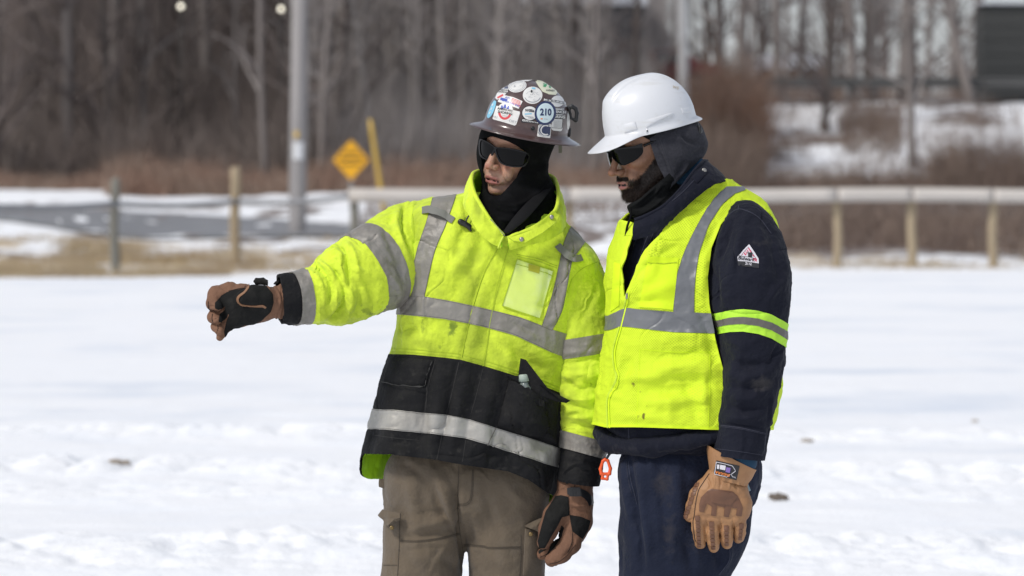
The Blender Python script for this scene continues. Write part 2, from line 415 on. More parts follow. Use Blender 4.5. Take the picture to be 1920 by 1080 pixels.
# ------------------------------------------------------------ materials
def hexc(r, g, b): return tuple(((c/255/12.92) if c/255 <= .04045 else ((c/255+.055)/1.055)**2.4) for c in (r, g, b))+(1,)
def mat(name, col, rough=.8, var=None, bump=None, metal=0, spec=.5, coat=0, sheen=0, sss=0, weave=None, fine=None, attr=(), trans=0, alpha=1, emit=None, holes=None, coords='Object', bump2=None):
    """var: list of (scale, threshold lo, hi, colour, strength[, xyz stretch]) noise layers; attr: list of (attribute, colour, noise scale, noise power)"""
    m = bpy.data.materials.new(name); m.use_nodes = True; nt = m.node_tree; N, L = nt.nodes, nt.links; bs = N['Principled BSDF']
    tc = N.new('ShaderNodeTexCoord'); co = tc.outputs[coords]
    bs.inputs['Base Color'].default_value = col; bs.inputs['Roughness'].default_value = rough; bs.inputs['Metallic'].default_value = metal
    bs.inputs['Specular IOR Level'].default_value = spec
    if coat: bs.inputs['Coat Weight'].default_value = coat; bs.inputs['Coat Roughness'].default_value = .12
    if sheen: bs.inputs['Sheen Weight'].default_value = sheen; bs.inputs['Sheen Roughness'].default_value = .5
    if sss: bs.inputs['Subsurface Weight'].default_value = sss; bs.inputs['Subsurface Radius'].default_value = (.008, .003, .0015); bs.inputs['Subsurface Scale'].default_value = 1.0
    if trans: bs.inputs['Transmission Weight'].default_value = trans
    if alpha < 1: bs.inputs['Alpha'].default_value = alpha
    if emit: bs.inputs['Emission Color'].default_value = emit[0]; bs.inputs['Emission Strength'].default_value = emit[1]
    cur = None
    def noise(scale, st=None, det=3):
        n = N.new('ShaderNodeTexNoise'); n.inputs['Scale'].default_value = scale; n.inputs['Detail'].default_value = det
        if st: mp = N.new('ShaderNodeMapping'); mp.inputs['Scale'].default_value = st; L.new(co, mp.inputs[0]); L.new(mp.outputs[0], n.inputs[0])
        else: L.new(co, n.inputs[0])
        return n.outputs['Fac']
    def rng_(x, a, b, c=0, d=1):
        r = N.new('ShaderNodeMapRange'); r.inputs[1].default_value = a; r.inputs[2].default_value = b; r.inputs[3].default_value = c; r.inputs[4].default_value = d; L.new(x, r.inputs[0]); return r.outputs[0]
    def mixc(fac, c2):
        nonlocal cur
        x = N.new('ShaderNodeMix'); x.data_type = 'RGBA'; L.new(fac, x.inputs[0])
        if cur is None: x.inputs[6].default_value = col
        else: L.new(cur, x.inputs[6])
        x.inputs[7].default_value = c2; cur = x.outputs[2]
    def math_(op, a, b):
        q = N.new('ShaderNodeMath'); q.operation = op
        for i, v in enumerate((a, b)):
            if isinstance(v, (int, float)): q.inputs[i].default_value = v
            elif v is not None: L.new(v, q.inputs[i])
        return q.outputs[0]
    for v in (var or []): mixc(rng_(noise(v[0], v[5] if len(v) > 5 else None), v[1], v[2], 0, v[4]), v[3])
    for (an, c2, ns, lo, hi) in attr:
        a = N.new('ShaderNodeAttribute'); a.attribute_name = an; f = a.outputs['Fac']
        if ns: f = rng_(math_('ADD', f, math_('MULTIPLY', math_('SUBTRACT', noise(ns, None, 4), .5), 1.2)), lo, hi)
        else: f = rng_(f, lo, hi)
        mixc(f, c2)
    hgt = None
    if holes:
        a = N.new('ShaderNodeAttribute'); a.attribute_name = 'pc'; sp = N.new('ShaderNodeSeparateXYZ'); L.new(a.outputs['Vector'], sp.inputs[0])
        k = math.pi*2/holes[0]; s1 = math_('SINE', math_('MULTIPLY', sp.outputs[0], k), None); s2 = math_('SINE', math_('MULTIPLY', sp.outputs[1], k), None)
        f = rng_(math_('MULTIPLY', s1, s2), .1, .6, 0, holes[2])
        f = math_('MULTIPLY', f, sp.outputs[2]); mixc(f, holes[1]); hgt = math_('MULTIPLY', f, -1)
    if cur is not None: L.new(cur, bs.inputs['Base Color'])
    last = None
    def addb(h, st, dist):
        nonlocal last
        b = N.new('ShaderNodeBump'); b.inputs['Strength'].default_value = st; b.inputs['Distance'].default_value = dist; L.new(h, b.inputs['Height'])
        if last is not None: L.new(last, b.inputs['Normal'])
        last = b.outputs[0]
    if bump: addb(noise(bump[0], bump[3] if len(bump) > 3 else None, 5), bump[1], bump[2])
    if bump2: addb(noise(bump2[0], bump2[3] if len(bump2) > 3 else None, 4), bump2[1], bump2[2])
    if weave:
        w = N.new('ShaderNodeTexWave'); w.wave_type = 'BANDS'; w.bands_direction = weave[2] if len(weave) > 2 else 'DIAGONAL'; w.inputs['Scale'].default_value = weave[0]; w.inputs['Distortion'].default_value = 1.5; L.new(co, w.inputs[0]); addb(w.outputs['Fac'], weave[1], .001)
    if hgt is not None: addb(hgt, .5, .002)
    if last is not None: L.new(last, bs.inputs['Normal'])
    return m

# ------------------------------------------------------------ terrain
def hgt(x, y):
    x = np.asarray(x, float); y = np.asarray(y, float)
    l = np.interp(y, [0, 62, 75, 88, 94, 104, 190, 260], [0, 0, .17, .68, .9, 1.3, 15, 17])
    r = np.interp(y, [0, 62, 80, 92, 99, 112, 125, 260], [0, 0, .2, .8, 1.15, 3.35, 3.5, 3.5])
    w = sstep(2.5, 6.5, x-(y-100)*.036)
    z = l*(1-w)+r*w
    p = np.stack([x, y, 0*x], -1)
    far = sstep(61, 66, y)
    z = z+far*(.10*vnoise(p*.45)+.05*vnoise(p*1.7))
    near = 1-sstep(50, 60, y)
    # churned bands of snow lying across the field, smoother drifts between them
    wav = .55*vnoise(p*np.array([.35, .2, 1])+5)+.3*vnoise(p*np.array([1.1, .4, 1])+9)
    yy = y-wav*.7+.05*x
    band = np.exp(-((yy-23.3)/.45)**2)*.8+np.exp(-((yy-20.3)/.7)**2)*.9+np.exp(-((yy-18.9)/.35)**2)*.5+np.exp(-((yy-16.0)/.75)**2)*.9+.05
    lump = np.abs(vnoise(p*np.array([3.1, 4.2, 1])))*.55+np.abs(vnoise(p*np.array([8, 9, 1])+3))*.3+np.abs(vnoise(p*np.array([24, 21, 1])+7))*.17
    z = z+near*(band*(.020+.095*lump)+.03*vnoise(p*np.array([.28, .5, 1])+2)+.013*vnoise(p*np.array([.7, 1.7, 1]))+.006*vnoise(p*np.array([2.5, 5.5, 1]))+.012*np.maximum(0, vnoise(p*np.array([3.5, 3, 1])+31)-.45))
    return z
def ground_at(px, py, y0=12, y1=200):
    ys = np.linspace(y0, y1, 4000); x = (px-CX)/FOC*ys; z = CZ+(HY-py)/FOC*ys; k = np.nonzero(hgt(x, ys) >= z)[0]
    y = ys[k[0]] if len(k) else y1
    return np.array([(px-CX)/FOC*y, y, float(hgt((px-CX)/FOC*y, y))])

snow = mat('snow', (.87, .875, .885, 1), .65, var=[(3, .45, .75, (.86, .88, .91, 1), .8, (.6, 1.2, 1))], bump=(35, .35, .02), bump2=(6, .3, .05, (1, 2, 1)), spec=.3,
           attr=[('litter', (.185, .150, .132, 1), 1.6, .3, .62), ('straw', (.50, .40, .27, 1), 3.5, .35, .75), ('ice', (.70, .74, .80, 1), 1.2, .3, .9)])
xs = np.unique(np.r_[np.linspace(-3.9, 3.9, 330), np.linspace(-30, -4, 130), np.linspace(4, 30, 130), np.linspace(-260, -31, 24), np.linspace(31, 260, 24)])
ys = np.unique(np.r_[np.linspace(-60, 7.5, 10), np.linspace(8, 14.7, 20), np.linspace(14.8, 25.5, 330), np.linspace(25.7, 60, 190), np.linspace(60.3, 135, 300), np.linspace(137, 600, 40)])
GX, GY = np.meshgrid(xs, ys, indexing='ij'); GZ = hgt(GX, GY); ny = len(ys)
V = np.stack([GX, GY, GZ], -1).reshape(-1, 3)
i = np.arange(len(xs)-1)[:, None]*ny; j = np.arange(ny-1)[None]; Q = np.stack([i+j, i+ny+j, i+ny+j+1, i+j+1], -1).reshape(-1, 4)
gx, gy = V[:, 0], V[:, 1]; gp = np.stack([gx, gy, 0*gx], 1); left = 1-sstep(2.5, 6.5, gx-(gy-100)*.036)
n1 = fbm(gp, (.8, .35, 1), 3)
n2 = fbm(gp, (.5, .18, 1), 3, 40); verge = sstep(54.5, 58, gy+3.5*n2)*(1-sstep(61, 66, gy))*(.15+.65*sstep(-1.0, -4.5, gx)+.7*n1)
n3 = fbm(gp, (1.6, .8, 1), 3, 60); n4 = fbm(gp, (3.1, 1.2, 1), 2, 80); straw = verge+sstep(58, 61, gy)*(1-sstep(70, 77, gy))*(.25+1.1*n3)*(1-sstep(0, 3, gx)*.5)
straw = np.where(gx > 1.5, straw*.8+sstep(61, 64, gy)*(1-sstep(92, 97, gy))*.22, straw)
litter = sstep(60, 66, gy)*(1-sstep(84, 92, gy))*(.28+1.1*fbm(gp, (1.3, .7, 1), 3, 8)+.5*n4)*left+sstep(95.5, 98.5, gy)*left*(.92-.75*sstep(.22, .5, fbm(gp, (.12, .05, 1), 2, 3)))
litter = litter+(1-left)*(sstep(61, 66, gy)*(1-sstep(97, 101, gy))*(.75+.4*n1)+sstep(99, 103, gy)*(1-sstep(112, 114, gy))*(.25+.75*fbm(gp, (.45, .35, 1), 3, 12))+sstep(128, 133, gy)*.35)
ice = np.clip(.28+.75*fbm(gp, (.35, .9, 1), 3, 20), 0, 1)*(1-sstep(55, 60, gy))*(1-.9*np.clip(sum(np.exp(-((gy+.05*gx-a)/b)**2) for a, b in ((23.3, .6), (20.0, 1.3), (16, 1.0))), 0, 1))
obj('snowy_ground', (V, Q), snow, kind='structure', attrs={'litter': np.clip(litter, 0, 1.3), 'straw': np.clip(straw, 0, 1), 'ice': ice}, label='snow covered field rising behind the fence')

# road, curving away on the left beyond the fence, and the road on top of the bank at the right
asph = mat('asphalt', (.18, .18, .185, 1), .75, var=[(2, .4, .7, (.24, .25, .27, 1), .8, (.3, 2, 1))], bump=(60, .3, .01))
up = crom([(-160, 391), (0, 391), (150, 395), (260, 401), (420, 409), (560, 418), (690, 428), (800, 436)], 60)
lo = crom([(-160, 408), (0, 415), (150, 437), (260, 450), (420, 449), (560, 447), (690, 447), (800, 447)], 60)
V = []
for a, b in zip(up, lo):
    A, B = ground_at(*a, 60), ground_at(*b, 60)
    for t in np.linspace(0, 1, 7): q = A*(1-t)+B*t; q[2] = hgt(q[0], q[1])+.045; V.append(q)
i = np.arange(59)[:, None]*7; j = np.arange(6)[None]
obj('road', (np.array(V), np.stack([i+j, i+7+j, i+j+8, i+j+1], -1).reshape(-1, 4)), asph, kind='structure')
X, Y = np.meshgrid(np.linspace(4, 60, 60), np.linspace(114, 124, 6), indexing='ij')
obj('road', (np.stack([X, Y, hgt(X, Y)+.12], -1).reshape(-1, 3), np.stack([(np.arange(59)[:, None]*6+np.arange(5)[None])+k for k in (0, 6, 7, 1)], -1).reshape(-1, 4)), asph, kind='structure')

# ------------------------------------------------------------ fence
pale = mat('weathered_pale_wood', (.42, .36, .27, 1), .8, var=[(4, .4, .7, (.30, .25, .19, 1), .7, (3, 3, .4))], bump=(30, .3, .004))
tan = mat('fresh_post_wood', (.37, .295, .195, 1), .8, var=[(5, .4, .7, (.28, .225, .155, 1), .6, (3, 3, .3))], bump=(30, .3, .004))
greyw = mat('grey_post_wood', (.21, .20, .17, 1), .85, var=[(5, .4, .7, (.13, .13, .11, 1), .7, (3, 3, .3))], bump=(30, .3, .004))
railm = mat('bleached_rail_wood', (.56, .52, .48, 1), .75, var=[(3, .4, .7, (.44, .41, .38, 1), .7, (.3, 2, 2))], bump=(30, .3, .004))
steel = mat('galvanised_steel', (.27, .28, .30, 1), .5, metal=.3, var=[(9, .4, .7, (.2, .2, .21, 1), .6)])
def post_vt(px, top, bot, w, y, r=None):
    x = (px-CX)/FOC*y; zt = CZ+(HY-top)/FOC*y; zb = float(hgt(x, y))-.25; r = w/2/FOC*y
    zs = np.linspace(zb, zt-.02, 8); pts = np.array([(x+.012*math.sin(z*5+px), y, z) for z in zs]+[(x, y, zt)]); return tube_vt(pts, [r*1.04]*4+[r]*4+[r*.7], 12)
fr = empty('pasture_fence', (5, 60, 0), 'long fence with a bleached horizontal top rail behind the workers, right side', 'fence')
for k, (px, top, bot, w, m) in enumerate([(664, 352, 500, 17, greyw), (1068, 374, 497, 15, tan), (1316, 374, 497, 15, tan), (1570, 374, 492, 16, tan), (1710, 374, 505, 18, tan), (1862, 374, 503, 17, tan), (2010, 374, 503, 17, tan)]):
    obj('post', post_vt(px, top, bot, w, 60.0+.0*k), m, fr)
for a, b in ((652, 1068), (1068, 1316), (1316, 1570), (1570, 1710), (1710, 1862), (1862, 2010)):
    y = 59.85; x0, x1 = (a-CX)/FOC*y+.012, (b-CX)/FOC*y-.012; za = CZ+(HY-353)/FOC*y; zb = CZ+(HY-379)/FOC*y; n = 12
    X = np.linspace(x0, x1, n); V = []
    for q in X:
        w = .012*math.sin(q*1.3); V += [(q, y-.05, za+w), (q, y+.04, za+w), (q, y+.04, zb+w), (q, y-.05, zb+w)]
    i = np.arange(n-1)[:, None]*4; j = np.arange(4)[None]; Q = np.stack([i+j, i+(j+1) % 4, i+4+(j+1) % 4, i+4+j], -1).reshape(-1, 4)
    Q = np.vstack([Q, [[0, 3, 2, 1]], [[n*4-4, n*4-3, n*4-2, n*4-1]]]); obj('rail', (np.array(V), tris(Q)), railm, fr)
fl = empty('wire_fence', (-6, 58, 0), 'fence of spaced posts joined by a thin grey rail at the far left', 'fence')
for px, top, bot, w, y, m in ((-60, 330, 520, 16, 55, greyw), (215, 334, 512, 17, 57, greyw), (441, 313, 495, 19, 61, tan)): obj('post', post_vt(px, top, bot, w, y), m, fl)
for (a, ya, pa), (b, yb, pb) in (((-60, 55, 384), (215, 57, 382)), ((215, 57, 382), (441, 61, 378)), ((441, 61, 378), (660, 60, 368))):
    q = [np.array([(px-CX)/FOC*y, y-.12, CZ+(HY-py)/FOC*y]) for px, y, py in ((a, ya, pa), (b, yb, pb))]
    obj('rail', tube_vt(np.array([q[0]*(1-t)+q[1]*t-np.array([0, 0, .05*math.sin(math.pi*t)]) for t in np.linspace(0, 1, 9)]), .045, 8), steel, fl)

# ------------------------------------------------------------ poles, sign, guy guard
poleg = mat('weathered_grey_pole', (.36, .34, .335, 1), .8, var=[(3, .4, .65, (.26, .25, .25, 1), .8, (4, 4, .25)), (1.5, .5, .7, (.46, .43, .40, 1), .6, (3, 3, .3))], bump=(40, .4, .01))
polew = mat('pale_pole', (.55, .55, .55, 1), .7, var=[(3, .4, .65, (.44, .44, .45, 1), .8, (4, 4, .25))])
whitep = mat('white_plate', (.75, .76, .78, 1), .4); yelp = mat('yellow_plastic', (.66, .43, .07, 1), .45, var=[(4, .4, .7, (.55, .35, .08, 1), .6)]); orng = mat('amber_sign_face', (.80, .40, .012, 1), .4, var=[(2, .4, .7, (.72, .34, .012, 1), .5)]); blk = mat('black_paint', (.02, .02, .02, 1), .5)
def pole(px0, pxt, w0, wt, y, m, name, label, cat, H=11):
    z0 = float(hgt((px0-CX)/FOC*y, y))-.5; x0 = (px0-CX)/FOC*y; x1 = (pxt-CX)/FOC*y; zt = CZ+HY/FOC*y
    s = (x1-x0)/(zt-z0); zs = np.linspace(z0, H, 14); r0, rt = w0/2/FOC*y, wt/2/FOC*y
    pts = np.array([(x0+s*(z-z0), y, z) for z in zs]); rr = [r0+(rt-r0)*(z-z0)/(zt-z0) for z in zs]
    e = empty(name, (x0, y, z0+.5), label, cat); obj('pole_shaft', tube_vt(pts, np.maximum(rr, .08), 16), m, e); return e, (lambda z: x0+s*(z-z0)), (lambda z: r0+(rt-r0)*(z-z0)/(zt-z0))
pe, fx, frr = pole(557, 562, 34, 29, 76, poleg, 'utility_pole', 'thick grey wooden utility pole with a white reflector plate, left of the workers', 'utility pole')
for name, pa, pb, m in (('reflector_plate', 267, 299, whitep), ('yellow_tag', 246, 258, yelp)):
    za, zb = CZ+(HY-pa)/FOC*76, CZ+(HY-pb)/FOC*76; zs = np.linspace(zb, za, 3)
    th = np.linspace(-2.1, -.9, 9) if name[0] == 'r' else np.linspace(-2.0, -1.5, 6); V = []
    for z in zs:
        for t in th: V.append((fx(z)+(frr(z)+.012)*math.cos(t), 76+(frr(z)+.012)*math.sin(t), z))
    n = len(th); i = np.arange(2)[:, None]*n; j = np.arange(n-1)[None]; T = tris(np.stack([i+j, i+j+1, i+n+j+1, i+n+j], -1).reshape(-1, 4)); V = np.array(V)
    obj(name, rim(V, T, vnormals(V, T), .02), m, pe)
pe2, _, _ = pole(1283, 1280, 22, 20, 104, polew, 'light_pole', 'slim pale pole rising behind the white hard hat', 'pole', 14)
e = empty('guy_wire_guard', (ground_at(722, 402, 60)), 'leaning yellow plastic guy wire guard beside the warning sign', 'guy guard')
A, B = np.array([(694-CX)/FOC*80, 80, CZ+(HY-224)/FOC*80]), np.array([(720-CX)/FOC*80, 80, CZ+(HY-398)/FOC*80])
obj('guard_tube', tube_vt(np.array([B*(1-t)+A*t for t in np.linspace(0, 1, 8)]), [.052]*7+[.04], 10), yelp, e)
top = A+(A-B)*3; obj('guy_wire', tube_vt(np.array([A, (A+top)/2, top]), .008, 5), steel, e)
ys_ = 90.0; c = np.array([(658-CX)/FOC*ys_, ys_, CZ+(HY-300)/FOC*ys_]); h = .44
sg = empty('warning_sign', (c[0], ys_, float(hgt(c[0], ys_))), 'amber diamond warning sign on a thin steel post by the road', 'road sign')
obj('sign_post', tube_vt(np.array([(c[0], ys_+.05, z) for z in np.linspace(float(hgt(c[0], ys_))-.3, c[2]+h*.8, 5)]), .035, 6), steel, sg)
dm = []
for s_, dy in ((h, 0), (h, .02)): dm += [(c[0], ys_+dy, c[2]+s_*1.12), (c[0]+s_, ys_+dy, c[2]), (c[0], ys_+dy, c[2]-s_*1.12), (c[0]-s_, ys_+dy, c[2])]
dm = np.array(dm); T = np.array([[0, 1, 2], [0, 2, 3], [4, 6, 5], [4, 7, 6]]+[[k, k+4, (k+1) % 4] for k in range(4)]+[[(k+1) % 4, k+4, (k+1) % 4+4] for k in range(4)])
pl = obj('sign_plate', (dm, T), orng, sg, smooth=False)
M = Multi(); bx = .035
for w_, z_ in ((.20, .17), (.30, .03), (.24, -.11)):
    q = -w_
    while q < w_:
        ww = random.uniform(.03, .05); M.add(box_vt(np.array([c[0]+q, ys_-.006, c[2]+z_-.03]), np.array([c[0]+q+ww, ys_-.002, c[2]+z_+.03])), blk); q += ww+.022
o = M.build('lettering', pl, smooth=False, kind='stuff')

# ------------------------------------------------------------ buildings and car beyond the trees
slate = mat('dark_slate_siding', (.055, .06, .072, 1), .8, var=[(1, .4, .7, (.075, .08, .09, 1), .7, (.2, .2, 4))])
olive = mat('dark_green_siding', (.068, .069, .066, 1), .8, var=[(1, .4, .7, (.08, .081, .078, 1), .7, (.2, .2, 4))])
cream = mat('pale_siding', (.42, .42, .41, 1), .8); roofs = mat('snowy_roof', (.78, .80, .85, 1), .7); winm = mat('dark_window_glass', (.03, .035, .04, 1), .15)
trimw = mat('white_trim', (.6, .6, .62, 1), .6); brownb = mat('brown_siding', (.13, .085, .065, 1), .8)
def house(px0, px1, pyt, y, depth, m, label, nb, storeys=1, roof=.25):
    x0, x1 = (px0-CX)/FOC*y, (px1-CX)/FOC*y; zt = CZ+(HY-pyt)/FOC*y; zb = float(min(hgt(x0, y), hgt(x1, y)))-1; w = x1-x0
    e = empty('house', ((x0+x1)/2, y, zb+1), label, 'building'); n = int((zt-zb)/.45)
    obj('wall', box_vt((x0, y, zb), (x1, y+depth, zt)), m, e, smooth=False)
    for k in range(n):                                      # siding boards, each standing proud
        z = zb+k*.45; obj('siding_board', box_vt((x0-.03, y-.035, z+.02), (x1+.03, y-.003, min(z+.447, zt))), m, e, smooth=False)
    obj('roof', box_vt((x0-.12, y-.15, zt+.003), (x1+.12, y+depth+.15, zt+roof)), roofs, e, smooth=False)
    for k in range(nb):
        cx_ = x0+(k+.5)*w/nb; z = zt-1.5
        f = obj('window', box_vt((cx_-.5, y-.09, z-.65), (cx_+.5, y-.037, z+.65)), trimw, e, smooth=False)
        for sx in (-.25, .25): obj('pane', box_vt((cx_+sx-.2, y-.10, z-.56), (cx_+sx+.2, y-.092, z+.56)), winm, f, smooth=False)
    return e
house(985, 1206, 10, 117, 9, slate, 'dark slate building with a snow topped roof behind the bare trees', 0, roof=.35)
house(1845, 2180, 8, 118, 2.5, olive, 'dark green building at the right edge behind the snowy bank', 0, roof=.08)
house(322, 402, 22, 172, 8, cream, 'pale house glimpsed through the left woods', 1)
house(1440, 1560, 128, 150, 7, brownb, 'small brown house with a snow covered roof beyond the bank', 2, roof=.55)
# parked red car on the upper road
def car(px, y, col, label):
    x = (px-CX)/FOC*y; z = float(hgt(x, y))+.12; e = empty('parked_car', (x, y, z), label, 'car')
    prof = [(-2.1, .3), (-2.1, .75), (-1.95, .88), (-1.1, .98), (-.6, 1.38), (.8, 1.42), (1.5, 1.0), (2.05, .92), (2.15, .6), (2.1, .3)]
    V = []
    for yy, ins in ((-.85, 0), (-.80, .0), (.80, .0), (.85, 0)):
        for a, b in prof: V.append((x+a, y+yy*(.86 if b > 1.2 else 1), z+b))
    V = np.array(V); n = len(prof); i = np.arange(3)[:, None]*n; j = np.arange(n)[None]; Q = np.stack([i+j, i+(j+1) % n, i+n+(j+1) % n, i+n+j], -1).reshape(-1, 4)
    T = list(tris(Q))+[(0, k, k+1) for k in range(1, n-1)]+[(3*n, 3*n+k+1, 3*n+k) for k in range(1, n-1)]
    obj('body', (V, np.array(T)), col, e, smooth=False)
    for a0, a1 in ((-1.0, -.05), (.05, 1.15)):
        yv = y-.86; q = np.array([(x+a0, yv-.005, z+1.0), (x+a1, yv-.005, z+1.0), (x+a1-.25, yv+.11, z+1.34), (x+a0+(.4 if a0 < -.5 else 0), yv+.11, z+1.34)]); q2 = q+np.array([0, .03, 0])
        obj('window', (np.vstack([q, q2]), tris(np.array([[0, 1, 2, 3], [7, 6, 5, 4], [0, 4, 5, 1], [1, 5, 6, 2], [2, 6, 7, 3], [3, 7, 4, 0]]))), winm, e, smooth=False)
    for a in (-1.3, 1.35):
        for s_ in (-.78, .78):
            w_ = obj('wheel', tube_vt(np.array([(x+a, y+s_-.11, z+.32), (x+a, y+s_+.11, z+.32)]), .32, 18), blk, e, smooth=False)
            obj('rim', tube_vt(np.array([(x+a, y+s_-.12, z+.32), (x+a, y+s_-.112, z+.32)]), .19, 14), steel, w_, smooth=False)
    for s_ in (-.55, .55): obj('headlight', tube_vt(np.array([(x-2.12, y+s_, z+.7), (x-2.07, y+s_, z+.7)]), .1, 10), whitep, e)
car(1225, 119, mat('red_car_paint', (.15, .022, .026, 1), .5), 'dark red car parked on the upper road behind the light pole')
# guard rail on the bank
gr = empty('guard_rail', (10, 112.6, 3.4), 'low dark guard rail along the top of the snowy bank', 'guard rail')
drk = mat('rusty_guard_steel', (.10, .10, .10, 1), .7, metal=.2)
for k in range(9):
    x0 = 6.2+k*2.0; z0 = 3.42; V = []
    for dz, dy in ((.78, 0), (.72, -.05), (.64, .0), (.56, -.05), (.5, 0)): V += [(x0, 112.6+dy, z0+dz), (x0+1.985, 112.6+dy, z0+dz)]
    V = np.array(V); T = tris(np.array([[2*a, 2*a+1, 2*a+3, 2*a+2] for a in range(4)])); obj('rail', rim(V, T, vnormals(V, T), .03), drk, gr, smooth=False)
    obj('post', box_vt((x0-.06, 112.62, 2.9), (x0+.06, 112.74, z0+.75)), drk, gr, smooth=False)
# two lamps that show as round glints high in the left woods
for px, py in ((339, 12), (527, 17)):
    y = 100.0; q = np.array([(px-CX)/FOC*y, y, CZ+(HY-py)/FOC*y]); z0 = float(hgt(q[0], y))
    e = empty('yard_lamp', (q[0], y, z0), 'small round lit lamp at the top of the photo, '+('further left of two' if px < 400 else 'just left of the utility pole'), 'lamp')
    obj('lamp_post', tube_vt(np.array([(q[0], y+.1, z0-.2), (q[0], y+.1, q[2])]), .02, 6), blk, e)
    obj('lamp_shade', tube_vt(np.array([(q[0], y, q[2]), (q[0], y+.1, q[2])]), [.075, .055], 12), blk, e)
    obj('bulb', tube_vt(np.array([(q[0], y-.03, q[2]), (q[0], y-.005, q[2])]), [.045, .065], 12), mat('lamp_glass', (.8, .8, .7, 1), .3, emit=((1, .92, .75, 1), 2.2)), e)

# ------------------------------------------------------------ bare trees
def bare_tree(seed, H, r0, spread, nl, ntw, start, lean=0, wob=.25, multi=1):
    """tapered trunk with limbs and twigs; returns trunk and crown geometry with the base at 0"""
    g = np.random.default_rng(seed); tr = []; cr = []
    for mm in range(multi):
        ph = g.uniform(0, 6.28, 2); n = 14; zs = np.linspace(-.3, H*(1-.15*mm), n); l2 = lean+(g.uniform(-.12, .12) if multi > 1 else 0); l3 = g.uniform(-.05, .05)
        path = np.stack([l2*zs+wob*np.sin(zs*.55+ph[0])*(zs/H)**1, l3*zs+wob*np.sin(zs*.5+ph[1])*(zs/H), zs], 1)
        rr = r0*(1-.15*mm)*np.clip(1-np.maximum(zs, 0)/H, .06, 1)**.8; rr[0] *= 1.35
        tr.append(tube_vt(path, rr, 9))
        for k in range(nl):
            t = start+(1-start)*g.random()**.9; z = t*H*(1-.15*mm); p0 = np.array([np.interp(z, zs, path[:, q]) for q in range(3)]); r = np.interp(z, zs, rr)
            az = g.uniform(0, 6.28); L = spread*(1.05-t)*g.uniform(.5, 1.2)+.35; up = g.uniform(.4, 1.5); d = np.array([math.cos(az), math.sin(az), up]); d /= np.linalg.norm(d)
            q = [p0]; dd = d.copy(); m = 5
            for s_ in range(m): dd = dd+g.normal(0, .16, 3)+np.array([0, 0, .07]); dd /= np.linalg.norm(dd); q.append(q[-1]+dd*L/m)
            q = np.array(q); rb = min(r*.55, .012+.02*L); cr.append(tube_vt(q, np.linspace(rb, .006, m+1), 5, False))
            for w in range(ntw):
                u = g.uniform(.2, 1)*m; i0 = min(int(u), m-1); b = q[i0]+(q[i0+1]-q[i0])*(u-i0); d3 = dd*.5+g.normal(0, .6, 3)+np.array([0, 0, .25]); d3 /= np.linalg.norm(d3); l = g.uniform(.25, .8)*(.4+L*.35)
                cr.append(tube_vt(np.array([b, b+d3*l*.5+g.normal(0, .03, 3), b+d3*l+g.normal(0, .06, 3)]), np.array([.008, .006, .003]), 3, False))
    return cat(*tr), cat(*cr)
barks = [mat('dark_bark', (.10, .082, .073, 1), .9, var=[(2, .4, .7, (.15, .125, .112, 1), .7, (3, 3, .6))]),
         mat('grey_bark', (.22, .193, .18, 1), .9, var=[(2, .4, .7, (.17, .148, .136, 1), .7, (3, 3, .6))]),
         mat('pale_bark', (.285, .255, .236, 1), .85, var=[(2, .45, .65, (.22, .195, .18, 1), .8, (3, 3, .6))])]
twigm = mat('dark_twigs', (.145, .118, .108, 1), .9); twigg = mat('grey_twigs', (.32, .288, .272, 1), .9)
kinds = []
for s_, (H, r0, sp, nl, ntw, st, wob, mu, bk, tw, lab) in enumerate([
        (11, .15, 3.4, 34, 9, .04, .4, 1, 0, 0, 'dark bare tree with low limbs'),
        (10, .11, 3.0, 30, 9, .03, .5, 2, 0, 0, 'dark bare tree with forked trunk'),
        (13, .09, 1.6, 26, 6, .15, .25, 1, 1, 1, 'slender grey bare tree'),
        (13, .075, 1.1, 18, 5, .25, .2, 1, 2, 1, 'thin pale straight sapling'),
        (12, .10, 1.8, 24, 6, .1, .35, 2, 2, 1, 'pale two stemmed tree'),
        (14, .22, 5.0, 34, 12, .16, .4, 1, 1, 0, 'broad bare tree')]):
    t, c = bare_tree(100+s_, H, r0, sp, nl, ntw, st, 0, wob, mu)
    kinds.append((mesh_data('trunk', t[0], t[1], True, None, None, [barks[bk]]), mesh_data('crown', c[0], c[1], True, None, None, [(twigm, twigg)[tw]]), lab))
def tree(kind, x, y, sc_=1, label=None, group=None, rz=None, lean=(0, 0), wid=1):
    tm, cm, lab = kinds[kind]; z = float(hgt(x, y))
    r = empty('bare_tree', (x, y, z), label or lab+' in the woods behind the road', 'tree', group)
    r.rotation_euler = (lean[1], lean[0], rz if rz is not None else random.uniform(0, 6.28)); r.scale = (sc_*wid, sc_*wid, sc_)
    for n_, m_ in (('trunk', tm), ('crown', cm)):
        o = bpy.data.objects.new(n_, m_); sc.collection.objects.link(o); o.parent = r
def tree_px(kind, px, y, **k): tree(kind, (px-CX)/FOC*y, y, **k)
used = []
